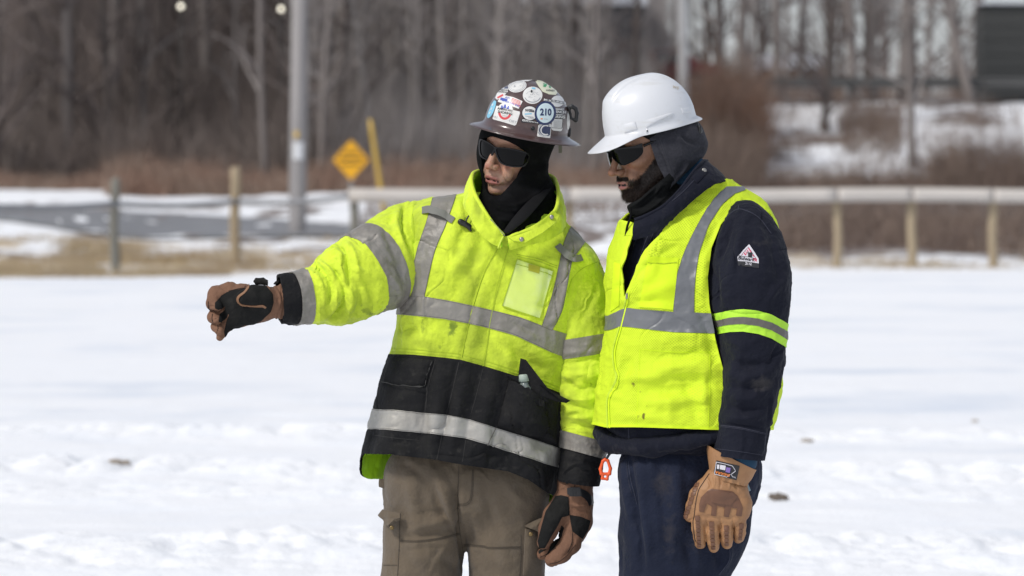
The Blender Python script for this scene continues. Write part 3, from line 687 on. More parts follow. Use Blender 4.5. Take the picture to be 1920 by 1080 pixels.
def scatter(n, x0, x1, y0, y1, kk, smin, smax, where):
    for _ in range(n):
        for t in range(20):
            y = random.uniform(y0, y1); px = random.uniform(x0, x1); x = (px-CX)/FOC*y
            if all((x-a)**2+((y-b)*.5)**2 > .12 for a, b in used): break
        used.append((x, y)); k = random.choice(kk)
        lm = next(t for q, t in ((70, 'by the left photo edge'), (190, 'above the grey fence post'), (300, 'left of the lamp'), (400, 'under the left lamp'), (500, 'above the tan fence post'), (600, 'by the utility pole'), (680, 'above the amber sign'), (790, 'right of the yellow guard'), (890, 'left of the brown hat'), (990, 'above the brown hat'), (1100, 'between the two hats'), (1400, 'left of the pale pole')) if px < q)
        tree(k, x, y, random.uniform(smin, smax), kinds[k][2]+(', front row, ' if y < 110 else ', middle row, ' if y < 130 else ', deep row, ')+lm, 'bare trees of the woods', lean=(random.uniform(-.05, .05), random.uniform(-.03, .03)))
scatter(80, -60, 640, 97, 150, [0, 0, 0, 1, 1, 2, 5], .8, 1.15, 'the dark woods at the left')
scatter(120, 560, 1215, 97, 150, [2, 3, 3, 3, 4, 4, 2, 0], .8, 1.15, 'the grey woods behind the workers')
# the trees one can tell apart on the snowy bank at the right
for k, (kd, px, y, s_, lean, w, lab) in enumerate([
        (5, 1455, 113.5, .8, .0, .9, 'bare tree with a broad crown left of the brown house'), (0, 1546, 107, .75, .0, 1, 'short dark tree standing low on the snowy bank'),
        (5, 1600, 113, .85, .05, 1.0, 'thick leaning bare tree right of the brown house'), (2, 1640, 116, 1, -.02, 1.4, 'slim grey tree just right of the thick leaning tree'), (2, 1690, 113, 1, .02, 1.9, 'straight grey tree midway along the snowy bank'),
        (2, 1712, 101, .8, .01, 1.7, 'dark thin tree at the foot of the snowy bank'), (5, 1822, 112, .9, -.33, .75, 'bare tree leaning strongly to the left beside the dark green building'),
        (2, 1352, 121, 1, .03, 1.5, 'grey tree right of the pale pole'), (4, 1400, 126, 1, 0, 1, 'pale twin stemmed tree behind the rust coloured shrub'), (4, 1500, 136, 1, 0, 1, 'pale twin stemmed tree in front of the brown house'),
        (2, 1742, 128, 1, -.03, 1.3, 'slender tree far behind the guard rail'), (3, 1780, 131, 1, .03, 1.5, 'thin straight sapling left of the dark green building'), (0, 1560, 140, 1, 0, 1, 'dark tangled tree far behind the brown house'), (0, 1720, 150, 1, 0, 1, 'dark tangled tree on the skyline right of centre'), (0, 1320, 145, 1, 0, 1, 'dark tangled tree on the skyline right of the pale pole'), (1, 1640, 146, 1, 0, 1, 'forked dark tree on the skyline'), (1, 1440, 150, 1, 0, 1, 'forked dark tree on the skyline left of the brown house'), (0, 1800, 146, 1, 0, 1, 'dark tangled tree on the skyline beside the dark green building')]):
    tree_px(kd, px, y, sc_=s_, label=lab, lean=(lean, 0), wid=w)

for k in range(16):
    px = 1225+k*40+random.uniform(-9, 9); y = random.uniform(127, 165); kd = random.choice([0, 0, 1, 5, 2])
    tree_px(kd, px, y, sc_=random.uniform(.9, 1.15), label=kinds[kd][2]+' beyond the upper road, '+('nearer' if y < 145 else 'farther')+', '+('by the pale pole' if px < 1430 else 'by the small house' if px < 1640 else 'by the green building'), group='bare trees beyond the upper road')
# brush: nobody could count these
def brush(name, boxes, n, L, m, seed, lean=.35, rad=.006, label=None, leaf=0, patch=False):
    g = np.random.default_rng(seed); V = []; T = []; o = 0
    per = np.array([b[4] for b in boxes], float); per = (per/per.sum()*n).astype(int)
    for (x0, x1, y0, y1, _, hs), c in zip(boxes, per):
        y = g.uniform(y0, y1, c); x = (g.uniform(x0, x1, c)-CX)/FOC*y
        if patch: k_ = fbm(np.stack([x, y, 0*x], 1), (.55, .22, 1), 3, 40)+.25*fbm(np.stack([x, y, 0*x], 1), (3, 1.5, 1), 2) > (.10-.05*(y-57)*(y < 59)); x, y = x[k_], y[k_]; c = len(x)
        if c == 0: continue
        z = hgt(x, y)-.05; l = L*hs*g.uniform(.4, 1.1, c)*(0.75+.5*fbm(np.stack([x, y, 0*x], 1), (.5, .3, 1), 2))
        d = np.stack([g.normal(0, lean, c), g.normal(0, lean, c), np.ones(c)], 1); d /= np.linalg.norm(d, axis=1)[:, None]
        b = np.stack([x, y, z], 1); mid = b+d*l[:, None]*.55; tip = mid+(d+g.normal(0, .35, (c, 3)))*l[:, None]*.5
        r = rad*g.uniform(.6, 1.5, c)[:, None]; sx = np.array([1, 0, 0.]); a = g.uniform(0, 3.14, c); s3 = np.stack([np.cos(a), np.sin(a), 0*a], 1)*r
        q = np.stack([b-s3, b+s3, mid-s3*.7, mid+s3*.7, tip], 1).reshape(-1, 3); k = np.arange(c)[:, None]*5+o
        T += [k+np.array([[0, 1, 3]]), k+np.array([[0, 3, 2]]), k+np.array([[2, 3, 4]])]; V.append(q); o += 5*c
        if leaf:
            for _ in range(leaf):
                t = g.uniform(.2, 1, c)[:, None]; p = np.where(t < .55, b+(mid-b)*t/.55, mid+(tip-mid)*(t-.55)/.45)+g.normal(0, .05, (c, 3)); e1, e2 = g.normal(0, .035, (c, 3)), g.normal(0, .035, (c, 3))
                V.append(np.stack([p, p+e1, p+e2], 1).reshape(-1, 3)); T.append(np.arange(c)[:, None]*3+o+np.array([[0, 1, 2]])); o += 3*c
    obj(name, (np.vstack(V), np.vstack(T)), m, kind='stuff', label=label)
tw2 = mat('brown_brush', (.16, .115, .095, 1), .95, var=[(.7, .4, .65, (.24, .18, .14, 1), .9)]); tw3 = mat('rust_leaves', (.215, .125, .085, 1), .95, var=[(1, .4, .65, (.18, .125, .10, 1), .9)])
tw4 = mat('dry_straw', (.42, .33, .20, 1), .95, var=[(1, .4, .65, (.32, .24, .16, 1), .9)]); tw5 = mat('dark_undergrowth', (.170, .134, .117, 1), .95, var=[(.5, .4, .65, (.245, .205, .182, 1), .9)])
brush('undergrowth', [(-80, 640, 98, 116, 6, 1.0), (-80, 640, 116, 150, 6, 1.3)], 26000, 3.2, tw5, 1, rad=.012, label='dense bare undergrowth filling the dark left woods')
brush('undergrowth', [(600, 1230, 98, 116, 3, .8), (600, 1230, 116, 150, 6, 1.4)], 44000, 3.6, mat('grey_undergrowth', (.31, .278, .262, 1), .95, var=[(.5, .4, .65, (.40, .365, .35, 1), .9)]), 11, rad=.012, lean=.16, label='thin upright undergrowth filling the grey woods behind the workers')
brush('undergrowth', [(200, 660, 92, 98, 5, .9), (-80, 200, 95, 98, 1.4, .5), (600, 1240, 93, 99, 4, .9)], 15000, 1.15, mat('tan_brush', (.27, .17, .125, 1), .95, var=[(.8, .42, .6, (.30, .225, .175, 1), .9)]), 2, rad=.011, leaf=2, label='tan brush at the edge of the woods')
brush('roadside_brush', [(1230, 2050, 66, 91, 7, .6), (680, 1230, 78, 92, 2, .4), (1230, 2050, 91, 98, 4, .85), (1230, 1420, 91, 100, 3, 1.6), (1750, 2050, 91, 99, 2.5, 1.4)], 26000, 1.25, tw2, 3, rad=.009, leaf=1, label='brown bare brush below the snowy bank at the right')
brush('rust_coloured_shrub', [(1305, 1425, 100, 107, 2, 1.2), (1330, 1400, 101, 106, 1, 1.5)], 5500, 2.3, tw3, 4, rad=.010, leaf=6, label='rust coloured leafy thicket right of the white hard hat')
brush('bank_brush', [(1440, 1920, 99, 112, 2.2, .55), (1580, 1690, 103, 111, 1.2, .8), (1230, 1420, 106, 113, 4, 1.4), (1230, 1860, 126, 145, 3, 1.6)], 11000, 1.3, tw2, 5, rad=.010, label='thin brush growing on and above the snowy bank')
brush('dry_grass', [(-60, 430, 54.5, 61, 6, 1), (430, 700, 57, 62, 1.2, .8), (1100, 2000, 58.5, 62.5, 2.2, .9), (-60, 500, 60, 72, 5, 1.3), (500, 700, 62, 74, 1, 1)], 42000, .26, tw4, 6, .6, .006, patch=True, label='dry straw coloured grass along the far edge of the field')
# clods lying on the snow
clod2 = mat('pale_clod', (.30, .25, .20, 1), .95, bump=(30, .6, .01)); clod = mat('soil_clod', (.13, .105, .085, 1), .95, bump=(30, .6, .01))
for k, (px, py, s_) in enumerate([(217, 869, .026), (238, 873, .024), (1470, 938, .036), (1510, 829, .020), (1826, 792, .016)]):
    q = ground_at(px, py); g = np.random.default_rng(k); S = SDF.box(q-.12, q+.12, .012)
    for _ in range(5): S.cap(q+g.normal(0, s_*.55, 3)*[1.3, 1, .3]+[0, 0, s_*.2], q+g.normal(0, s_*.55, 3)*[1.3, 1, .3]+[0, 0, s_*.2], s_*.5, k=.01)
    V, T, N = S.mesh(); obj('soil_clod', (V, T), clod if k == 2 else clod2, loc=q, label=['small brown clod on the snow, left of a pair', 'small brown clod on the snow, right of a pair', 'dark clod on the snow beside the navy trousers', 'faint brown clod on smooth snow right of the navy sleeve', 'tiny grey clod on smooth snow near the right edge'][k], cat='clod')

# ------------------------------------------------------------ shared clothing materials
YEL = (.68, .84, .050, 1)
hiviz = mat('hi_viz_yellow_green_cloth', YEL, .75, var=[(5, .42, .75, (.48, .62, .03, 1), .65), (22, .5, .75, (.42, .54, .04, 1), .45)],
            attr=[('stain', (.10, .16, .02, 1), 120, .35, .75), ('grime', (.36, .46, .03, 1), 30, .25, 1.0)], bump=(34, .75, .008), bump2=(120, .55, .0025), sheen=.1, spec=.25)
hilime = mat('hi_viz_lime_lining', (.42, .80, .01, 1), .7, bump=(60, .3, .003))
blackc = mat('black_canvas', (.0095, .0095, .0105, 1), .85, var=[(14, .5, .75, (.022, .021, .020, 1), .6), (60, .6, .8, (.045, .042, .038, 1), .5)], bump=(34, .8, .008), bump2=(120, .5, .0025), spec=.2)
tape = mat('grey_reflective_tape', (.24, .225, .20, 1), .5, metal=.12, var=[(9, .4, .7, (.19, .172, .15, 1), .8), (50, .5, .8, (.30, .28, .25, 1), .6)], bump=(34, .7, .006), bump2=(110, .4, .002))
tapeb = mat('pale_reflective_tape', (.36, .35, .325, 1), .5, metal=.12, var=[(9, .4, .7, (.29, .27, .24, 1), .8)], bump=(34, .7, .006))
seamy = mat('yellow_seam', (.40, .52, .02, 1), .8); seamk = mat('black_seam', (.020, .019, .018, 1), .85); seamg = mat('grey_seam', (.13, .12, .11, 1), .8)
knit = mat('black_knit', (.0055, .0055, .006, 1), .95, var=[(30, .5, .8, (.018, .018, .02, 1), .6)], weave=(420, .3, 'X'), bump=(160, .3, .002), spec=.08)
skinA = mat('weathered_skin', (.44, .245, .165, 1), .46, var=[(28, .42, .7, (.36, .17, .115, 1), .6), (160, .55, .8, (.22, .11, .08, 1), .35)], sss=.12, bump=(260, .6, .002), bump2=(60, .45, .003),
            attr=[('red', (.38, .13, .095, 1), 60, .2, 1.0), ('lip', (.30, .11, .095, 1), 0, .2, .8), ('beard', (.23, .165, .14, 1), 300, .25, 1.15), ('mouth', (.03, .008, .008, 1), 0, .3, .7)], spec=.42)
lensm = mat('dark_lens', (.002, .002, .0025, 1), .09, spec=.16); framem = mat('black_glossy_frame', (.004, .004, .005, 1), .25, spec=.3)
leath = mat('brown_canvas_glove', (.185, .092, .052, 1), .85, var=[(18, .42, .7, (.125, .060, .035, 1), .8), (90, .55, .8, (.23, .125, .08, 1), .4)], bump=(45, .9, .006), bump2=(160, .5, .002))
palmk = mat('black_suede_palm', (.013, .013, .0125, 1), .9, var=[(30, .5, .75, (.026, .025, .023, 1), .6)], bump=(45, .9, .006), spec=.15)
buck = mat('black_plastic', (.012, .012, .013, 1), .35)
teethm = mat('teeth', (.55, .47, .36, 1), .35)
chrome = mat('snap_metal', (.35, .33, .30, 1), .35, metal=.8)
bootm = mat('brown_boot_leather', (.10, .06, .035, 1), .7, bump=(60, .3, .003)); solem = mat('boot_sole', (.02, .02, .02, 1), .8)

def frame(px, py, d, yaw, pitch, roll):
    """columns forward, left, up. yaw turns the face from the camera to the left of the picture"""
    y, p, r = R(yaw), R(pitch), R(roll)
    Fv = np.array([-math.sin(y), -math.cos(y), 0]); Lv = np.array([math.cos(y), -math.sin(y), 0]); U = np.array([0, 0, 1.])
    F1 = Fv*math.cos(p)-U*math.sin(p); U1 = U*math.cos(p)+Fv*math.sin(p)
    L2 = Lv*math.cos(r)-U1*math.sin(r); U2 = U1*math.cos(r)+Lv*math.sin(r)
    return P(px, py, d), np.stack([F1, L2, U2], 1)
def add_head(S, fr, w=1.0, jaw=1.0, nose=1.0, k=.012, mouth=.5, ears=True, hs=1.08, lf=0.0, lu=0.0):
    o, M = fr; g = lambda f, l, u: o+M@np.array([f, l, u])*hs
    E = lambda c, r, k=.012, m='u': S.ell(g(*c), np.array(r)*hs, M, k, m); C = lambda a, b, ra, rb=None, k=.01, m='u': S.cap(g(*a), g(*b), ra*hs, (rb or ra)*hs, k, m)
    E((-.006, 0, .028), (.098, .077*w, .088)); E((.030, 0, -.030), (.060, .058*w, .078), .02); E((.050, 0, .010), (.042, .060*w, .055), .015)
    for s in (1, -1):
        C((.0, .052*s*w, -.060), (.066, .022*s, -.098*jaw), .020, .019, .02); E((.060, .043*s*w, -.024), (.026, .022, .020), .014)   # jaw, cheekbone
        C((.086, .012*s, .022), (.076, .045*s, .026), .010, .009, .010)                       # brow
        E((.104, .032*s, .001), (.018, .019, .013), .010, 's'); E((.076, .031*s, .000), (.0135, .0155, .0125), .003)                 # socket, lid over the eye
        C((.084, .018*s, .002), (.079, .045*s, .001), .002, .002, .003, 's')                   # closed lid line
        C((.108, .019*s, -.050), (.090, .036*s, -.084), .0042, .0035, .006, 's')               # fold beside the mouth
        E((.079, .032*s, -.062), (.015, .014, .02), .012)
        if ears:
            E((-.006, .079*s*w, -.008), (.021, .0085, .031), .006); E((.000, .088*s*w, -.006), (.010, .005, .017), .004, 's')
    E((.080, 0, -.072), (.023, .030, .028), .012); E((.083, 0, -.103*jaw), (.017, .021, .014), .012)    # muzzle, chin
    C((.098, -.028, -.0885), (.098, .028, -.0885), .0035, .0035, .008, 's')                              # under the lower lip
    C((.088, 0, .008), (.112*nose, 0, -.037), .0072, .0090, .009); E((.1145*nose, 0, -.0415), (.0105, .0108, .0095), .007)
    for s in (1, -1):
        E((.1015, .0130*s, -.0455), (.0115, .0066, .0078), .006); E((.1065, .0068*s, -.0515), (.0055, .0034, .0030), .002, 's')
    for s in (1, -1):
        S.chain([g(.1040+lf, .003*s, -.0680+lu), g(.1005+lf, .014*s, -.0690+lu), g(.0915+lf, .026*s, -.0745+lu)], [.0042*hs, .0038*hs, .0020], .006)
        S.chain([g(.1015+lf, 0, -.0835+lu+.002*(1-mouth)), g(.0985+lf, .014*s, -.0825+lu+.002*(1-mouth)), g(.0900+lf, .0255*s, -.0765+lu)], [.0052*hs, .0046*hs, .0020], .007)
        S.chain([g(.107+lf, .000, -.0757+lu), g(.101+lf, .012*s, -.0757+lu), g(.092+lf, .023*s, -.0757+lu)], [.0018+.0022*mouth, .0014+.0018*mouth, .0009], .002, 's')
    C((.107, 0, -.054), (.106, 0, -.064), .0022, .0028, .004, 's')
    C((-.012, 0, -.06), (-.035, 0, -.175), .054, .060, .03)
def local(V, fr, hs=1.08): return (np.asarray(V)-fr[0])@fr[1]/hs
def skin_attrs(V, fr, beard=None, lu=0.0):
    q = local(V, fr); f, l, u = q[:, 0], q[:, 1], q[:, 2]-lu; al = np.abs(l)
    lip = np.exp(-((al/.024)**4))*np.exp(-(((u+.0755+.10*al*0)/.0115)**6))*(f > .085)*(1-sstep(.9, 1.1, al/.026))
    mth = np.exp(-((u+.0757)/.0035)**4)*(al < .021)*(f > .07)*(f < .101)
    red = np.exp(-((al-.035)/.018)**2-((u+.028)/.018)**2)*.9+np.exp(-((l/.012)**2+((u+.042)/.012)**2))*.8*(f > .09)
    return dict(lip=lip, red=red*(f > .04), mouth=mth, beard=beard if beard is not None else np.zeros(len(V)))
def nonuni(lo, hi, a, b, fine, coarse): return np.unique(np.round(np.r_[np.arange(lo, a, coarse), np.arange(a, b, fine), np.arange(b, hi, coarse)], 5))
def boots(parent, pts, yaws):
    for (x, y), yw in zip(pts, yaws):
        c, s = math.cos(R(yw)), math.sin(R(yw)); fw = np.array([-s, -c, 0]); b = np.array([x, y, 0.])
        S = SDF.box(b+[-.24, -.24, .0], b+[.24, .24, .28], .008)
        S.cap(b+[0, 0, .24], b+[0, 0, .09], .058, .055, .03); S.cap(b+fw*-.04+[0, 0, .065], b+fw*.16+[0, 0, .06], .045, .047, .03); S.rbox(b+fw*.06+[0, 0, .030], (.155, .055, .026), .015, np.stack([fw, np.cross([0, 0, 1], fw), [0, 0, 1]], 1), .015)
        V, T, N = S.mesh(); o = obj('boot', (V, T), bootm, parent)
        S = SDF.box(b+[-.24, -.24, -.03], b+[.24, .24, .06], .01); S.rbox(b+fw*.06+[0, 0, .012], (.162, .058, .014), .01, np.stack([fw, np.cross([0, 0, 1], fw), [0, 0, 1]], 1), .0); V, T, N = S.mesh(); obj('sole', (V, T), solem, o)
def addif(name, VT, m, parent, **k):
    if VT is not None and len(VT[1]): return obj(name, VT, m, parent, **k)
def grid_patch(b, quad, nu, nv, off, puff=0, edge=0, top=0):
    """a rectangular piece given by 4 px corners laid on a garment"""
    q = np.array(quad, float); V = []; Nn = []
    for i in range(nv):
        for j in range(nu):
            s, t = j/(nu-1), i/(nv-1); p = (q[0]*(1-s)+q[1]*s)*(1-t)+(q[3]*(1-s)+q[2]*s)*t; h = off+puff*min(1, 4*min(s, 1-s, t+top, 1-t)*1.0)**.6
            r = cast(b, p[0], p[1], h)
            if r is None: return None
            V.append(tuple(r[0])); Nn.append(tuple(r[1]))
    V = np.array(V); i = np.arange(nv-1)[:, None]*nu; j = np.arange(nu-1)[None]; T = tris(np.stack([i+j, i+nu+j, i+nu+j+1, i+j+1], -1).reshape(-1, 4))
    return rim(V, T, np.array(Nn), off+puff*.0+.002)

# ============================================================ PERSON A : hi-viz parka, pointing left
A_GROUND = np.array([P(862, 1504, .08)[0], 10.08, float(hgt(P(862, 1504, .08)[0], 10.08))]); gz = A_GROUND[2]
HS = 1.08
hA = frame(973, 267, .02, 39, 9, 12)
def gA(f, l, u): return hA[0]+hA[1]@np.array([f, l, u])*HS
mn = P(380, 1504, -.35); mx = P(1170, 130, .3)
hx = hA[0]
S = SDF(nonuni(mn[0], mx[0], hx[0]-.13, hx[0]+.13, .0021, .016), nonuni(9.6, 10.35, hx[1]-.14, hx[1]+.14, .0021, .016), nonuni(gz, hx[2]+.16, hx[2]-.15, hx[2]+.14, .0021, .016))
for a, b, ra, rb in ((P(965, 420, .05), P(930, 620, .03), .10, .11), (P(930, 620, .05), P(872, 860, .07), .11, .08), (P(830, 465, .06), P(1065, 500, .05), .04, .045)): S.cap(a, b, ra, rb, .05)
S.cap(gA(-.03, 0, -.16), P(962, 440, .05), .055, .07, .04)
S.chain([P(830, 465, .06), P(770, 475, .05), P(640, 540, -.09), P(520, 565, -.17), P(450, 572, -.18)], [.04, .04, .038, .030, .03], .04)
S.chain([P(1080, 490, .04), P(1093, 700, -.0), P(1087, 890, -.03), P(1085, 920, -.03)], [.055, .042, .026, .02], .04)
for a in ((798, 900), (942, 905)):
    fx_ = 775 if a[0] < 870 else 965
    S.chain([P(872, 860, .07), P(a[0], a[1]+30, .07), P((a[0]+fx_)/2, 1180, .08), P(fx_, 1470, .09)], [.07, .065, .05, .04], .02); S.cap(P(fx_, 1478, .09), P(fx_-18, 1484, -.02), .035, .03, .03)
add_head(S, hA, w=.97, mouth=.6, nose=1.0, jaw=1.06, ears=False, lf=-.001, lu=-.0045)
V, T, N = S.mesh(); q = local(V, hA); f_, l_, u_ = q[:, 0], q[:, 1], q[:, 2]
m = (f_ > .03) & (np.abs(u_) < .14)
for cz, cl in ((-.054, .0), (-.054, 0)): pass
dz = np.zeros(len(V))                                                   # lines in the weathered face
for (l0, u0), (l1, u1), w, h in [((.004, .028), (.005, .052), .0022, -1.4), ((-.004, .028), (-.006, .05), .0018, -1.0), ((-.03, .042), (.035, .044), .002, -.9), ((-.03, .055), (.035, .057), .002, -.8),
                        ((.018, -.046), (.036, -.082), .0028, -1.8), ((-.018, -.046), (-.036, -.082), .0028, -1.8), ((.040, -.060), (.047, -.090), .002, -.9), ((.034, -.022), (.056, -.034), .002, -.7), ((.012, -.008), (.028, -.02), .002, -.7), ((-.022, -.0905), (.022, -.0905), .003, -.9)]:
    d, t = seg_dist(l_, u_, np.array([(l0, u0), (l1, u1)])); dz += 1.6*h*1e-3*np.exp(-(d/w)**2)
V = V+N*(dz*m)[:, None]
at = skin_attrs(V, hA, .55*np.exp(-((u_+.085)/.028)**4)*(f_ > .05)*(1-np.exp(-((np.abs(l_)/.024)**4+((u_+.0755)/.012)**4))*0), lu=-.0045)
at['beard'] *= (1-at['lip'])
personA = obj('person', (V, T), skinA, None, attrs=at, loc=A_GROUND, label='person in a yellow parka and sticker covered brown hard hat, pointing left with one arm', cat='person')
S = SDF.box(gA(.09, 0, -.075)-.035, gA(.09, 0, -.075)+.035, .0016)
for l in np.linspace(-.017, .017, 6): S.rbox(gA(.0950-abs(l)*.25, l, -.0780), (.003, .0031, .0040), .0012, hA[1], .0005)
Vt, Tt, _ = S.mesh(); obj('teeth', (Vt, Tt), teethm, personA)

# --- jacket body
TA = lambda u, v: (862+.978*u+.208*v, 890+.208*u-.978*v)
Kt = []
for v, uc, hw, hd, d in [(-60, 0, 182, .188, .06), (-8, 0, 182, .185, .06), (30, 0, 182, .183, .06), (90, 0, 181, .18, .06), (150, 0, 178, .175, .06), (220, 0, 176, .17, .06), (290, -2, 173, .168, .055), (380, -4, 176, .168, .05), (420, -3, 180, .162, .05), (440, -5, 180, .155, .05), (460, -13, 173, .143, .05), (478, -24, 160, .128, .05), (492, -24, 139, .112, .05), (504, -15, 112, .10, .05), (514, -9, 92, .09, .05), (524, -5, 80, .085, .05)]:
    c = P(*TA(uc, v), d); s_ = c[1]/FOC; Kt.append(np.r_[c, np.array([.978, 0, -.208])*hw*s_, 0, hd, 0, 2.5+.8*min(1, max(0, (v-200)/150))*(1 if v < 470 else .6)])
J = Loft(Kt, 430, 290)
x, y = toPX(J.V); vv = (x-862)*.208-(y-890)*.978; uu = (x-862)*.978+(y-890)*.208
back = sstep(.0, .10, J.V[:, 1]-10.1)

low = 1-sstep(0, 330, vv)
D = .0050*fbm(J.V, (5, 5, 7), 3, 3)+.0050*fbm(J.V, (12, 9, 8), 3, 31, True)+.0016*fbm(J.V, (40, 40, 30), 3, 77, True)+creases(J.V, (9, 5, 4), 3.3, .0024)+creases(J.V, (6, 6, 12), 13.3, .0020)+low*.010*np.sin(J.th*7+1.3*vnoise(J.V*4))*(1-sstep(0, 200, vv))
J.upd(J.V+J.N*D[:, None])
z4 = lambda pts: [(680+a/2.571, 340+b/2.571) for a, b in pts]
z5 = lambda pts: [(660+a/2.454, 640+b/2.454) for a, b in pts]
z3 = lambda pts: [(360+a/3.176, 340+b/3.176) for a, b in pts]
foldA = [
    (z4([(250, 120), (245, 230), (215, 340), (205, 430)]), 5, 5), (z4([(215, 150), (225, 260), (185, 370), (195, 460)]), 6, -7), (z4([(300, 170), (270, 300), (250, 420), (230, 540)]), 8, 3),
    (z4([(520, 250), (500, 350), (440, 420), (380, 520)]), 14, 5), (z4([(600, 240), (560, 340), (500, 460), (450, 560)]), 12, -5), (z4([(470, 120), (430, 250), (400, 350), (340, 450)]), 13, 4.5), (z4([(520, 160), (480, 260), (450, 350)]), 10, -4),
    (z4([(660, 310), (590, 430), (540, 560), (515, 680), (470, 860)]), 5, -5), (z4([(690, 320), (620, 440), (570, 560), (545, 700), (500, 880)]), 9, 5), (z4([(735, 330), (680, 450), (640, 600), (600, 780), (585, 900)]), 6, -4),
    (z4([(560, 640), (600, 700), (580, 780)]), 12, -4), (z4([(180, 680), (260, 700), (340, 690), (470, 740)]), 14, -4), (z4([(160, 740), (280, 760), (400, 780)]), 14, 4), (z4([(700, 720), (800, 800), (900, 880)]), 14, 4), (z4([(690, 770), (760, 850), (850, 900)]), 10, -5), (z4([(640, 690), (700, 800), (710, 910)]), 10, 5),
    (z4([(880, 350), (900, 420), (880, 560), (850, 650)]), 9, -5), (z4([(960, 420), (940, 520), (920, 640)]), 8, -6), (z4([(990, 400), (975, 500), (950, 600), (925, 700)]), 9, 6),
    (z4([(720, 660), (760, 700), (830, 730)]), 7, -4), (z4([(730, 690), (780, 730), (840, 760)]), 6, 3.5), (z4([(850, 400), (900, 385), (950, 390)]), 7, 4),
    (z5([(180, 90), (160, 200), (130, 330)]), 16, 5), (z5([(370, 90), (340, 220), (330, 400), (300, 500)]), 10, -5), (z5([(420, 110), (400, 250), (380, 400), (380, 520)]), 12, 5), (z5([(480, 110), (440, 320), (400, 520)]), 6, -6), (z5([(530, 120), (490, 330), (450, 540)]), 9, 5), (z5([(600, 120), (540, 350), (510, 550)]), 7, -5),
    (z5([(660, 140), (620, 300), (600, 470), (570, 560)]), 14, 6), (z5([(620, 440), (680, 500), (640, 560)]), 12, 5), (z5([(580, 500), (640, 520), (720, 510)]), 8, -5), (z5([(760, 520), (820, 590), (900, 640)]), 14, 6), (z5([(100, 420), (170, 470), (280, 480)]), 10, -4), (z5([(90, 460), (190, 500), (330, 520)]), 10, 5),
    (z5([(860, 260), (880, 400), (850, 520)]), 14, -6), (z5([(920, 240), (945, 380), (930, 480)]), 12, 5), (z5([(120, 250), (200, 290), (330, 300)]), 12, -4)]
J.upd(folds(J.V, J.N, foldA, 1.8))
x, y = toPX(J.V); hemc = np.array([(600, 848), (684, 851), (733, 852), (817, 862), (864, 871), (953, 884), (990, 899), (1022, 921), (1070, 948)])
fh = np.interp(x, hemc[:, 0], hemc[:, 1])+46*sstep(10.05, 10.15, J.V[:, 1])-y
HV_, HT_, HA_ = clip(J.V, J.T, fh, np.stack([J.th, J.v], 1)); J.V, J.T, J.th, J.v = HV_, HT_, HA_[:, 0], HA_[:, 1]; J.N = vnormals(J.V, J.T)
J.V = lap(J.V, J.T, 1, .3); J.N = vnormals(J.V, J.T)
x, y = toPX(J.V); vv = (x-862)*.208-(y-890)*.978
fr_ = (J.V[:, 1] < 10.07)
# lower black panel: its upper edge
edge = np.array(z4([(-80, 800), (130, 836), (240, 838), (350, 848), (470, 862), (585, 893), (690, 925), (800, 960), (950, 1022), (1100, 1060)]))
fb = y-np.interp(x, edge[:, 0], edge[:, 1]); fb = np.where(J.V[:, 1] > 10.09, 20-vv*.35+40, fb) if False else fb
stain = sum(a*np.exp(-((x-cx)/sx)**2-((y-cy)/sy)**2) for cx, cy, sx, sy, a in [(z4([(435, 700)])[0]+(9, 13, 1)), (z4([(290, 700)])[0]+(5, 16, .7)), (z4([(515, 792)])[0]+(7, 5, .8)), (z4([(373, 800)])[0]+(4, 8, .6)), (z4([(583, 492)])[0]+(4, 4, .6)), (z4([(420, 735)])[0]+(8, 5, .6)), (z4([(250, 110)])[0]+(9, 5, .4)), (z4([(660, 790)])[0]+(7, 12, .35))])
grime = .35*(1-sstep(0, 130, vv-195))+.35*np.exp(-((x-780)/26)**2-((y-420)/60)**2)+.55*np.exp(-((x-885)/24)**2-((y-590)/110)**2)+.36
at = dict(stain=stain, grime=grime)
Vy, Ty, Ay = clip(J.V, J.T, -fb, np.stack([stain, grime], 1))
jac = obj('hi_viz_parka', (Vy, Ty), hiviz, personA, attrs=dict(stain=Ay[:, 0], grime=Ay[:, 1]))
Vb, Tb, Ab = clip(J.V, J.T, fb+1.0, J.N)
obj('lower_panel', rim(Vb+Ab*.0015, Tb, Ab, .003), blackc, jac, label='black lower part of the parka')
# lime lining that shows below the hem at the back
m = toPX(J.V)[1] > 790; Tl = J.T[m[J.T].all(1)]; Vl, Tl = clip(J.V-J.N*.006, Tl, np.where(J.V[:, 1] > 10.0, 1.0, -1.0)+0*x)[:2]
obj('lining', (Vl, Tl[:, ::-1]), hilime, jac, label='lime inside of the long back hem')
x, y = toPX(J.V)
bJ = bvh(J.V, J.T)
# reflective tapes that run round the body
up_ = np.array(z4([(-200, 520), (200, 548), (300, 556), (400, 572), (525, 598), (640, 625), (760, 655), (915, 715), (1100, 770)])); lo_ = np.array(z4([(-200, 625), (175, 642), (300, 652), (400, 664), (510, 685), (620, 710), (740, 745), (910, 825), (1100, 890)]))
f = np.minimum(y-np.interp(x, up_[:, 0], up_[:, 1]), np.interp(x, lo_[:, 0], lo_[:, 1])-y)
addif('chest_tape', region(J.V, J.T, J.N, f, .0022), tape, jac)
up2 = np.array(z5([(-80, 300), (105, 311), (320, 328), (430, 337), (545, 360), (660, 398), (800, 440), (940, 488), (1100, 530)])); lo2 = np.array(z5([(-80, 395), (85, 402), (320, 420), (410, 431), (520, 446), (625, 474), (760, 520), (895, 566), (1100, 620)]))
f = np.minimum(y-np.interp(x, up2[:, 0], up2[:, 1]), np.interp(x, lo2[:, 0], lo2[:, 1])-y)
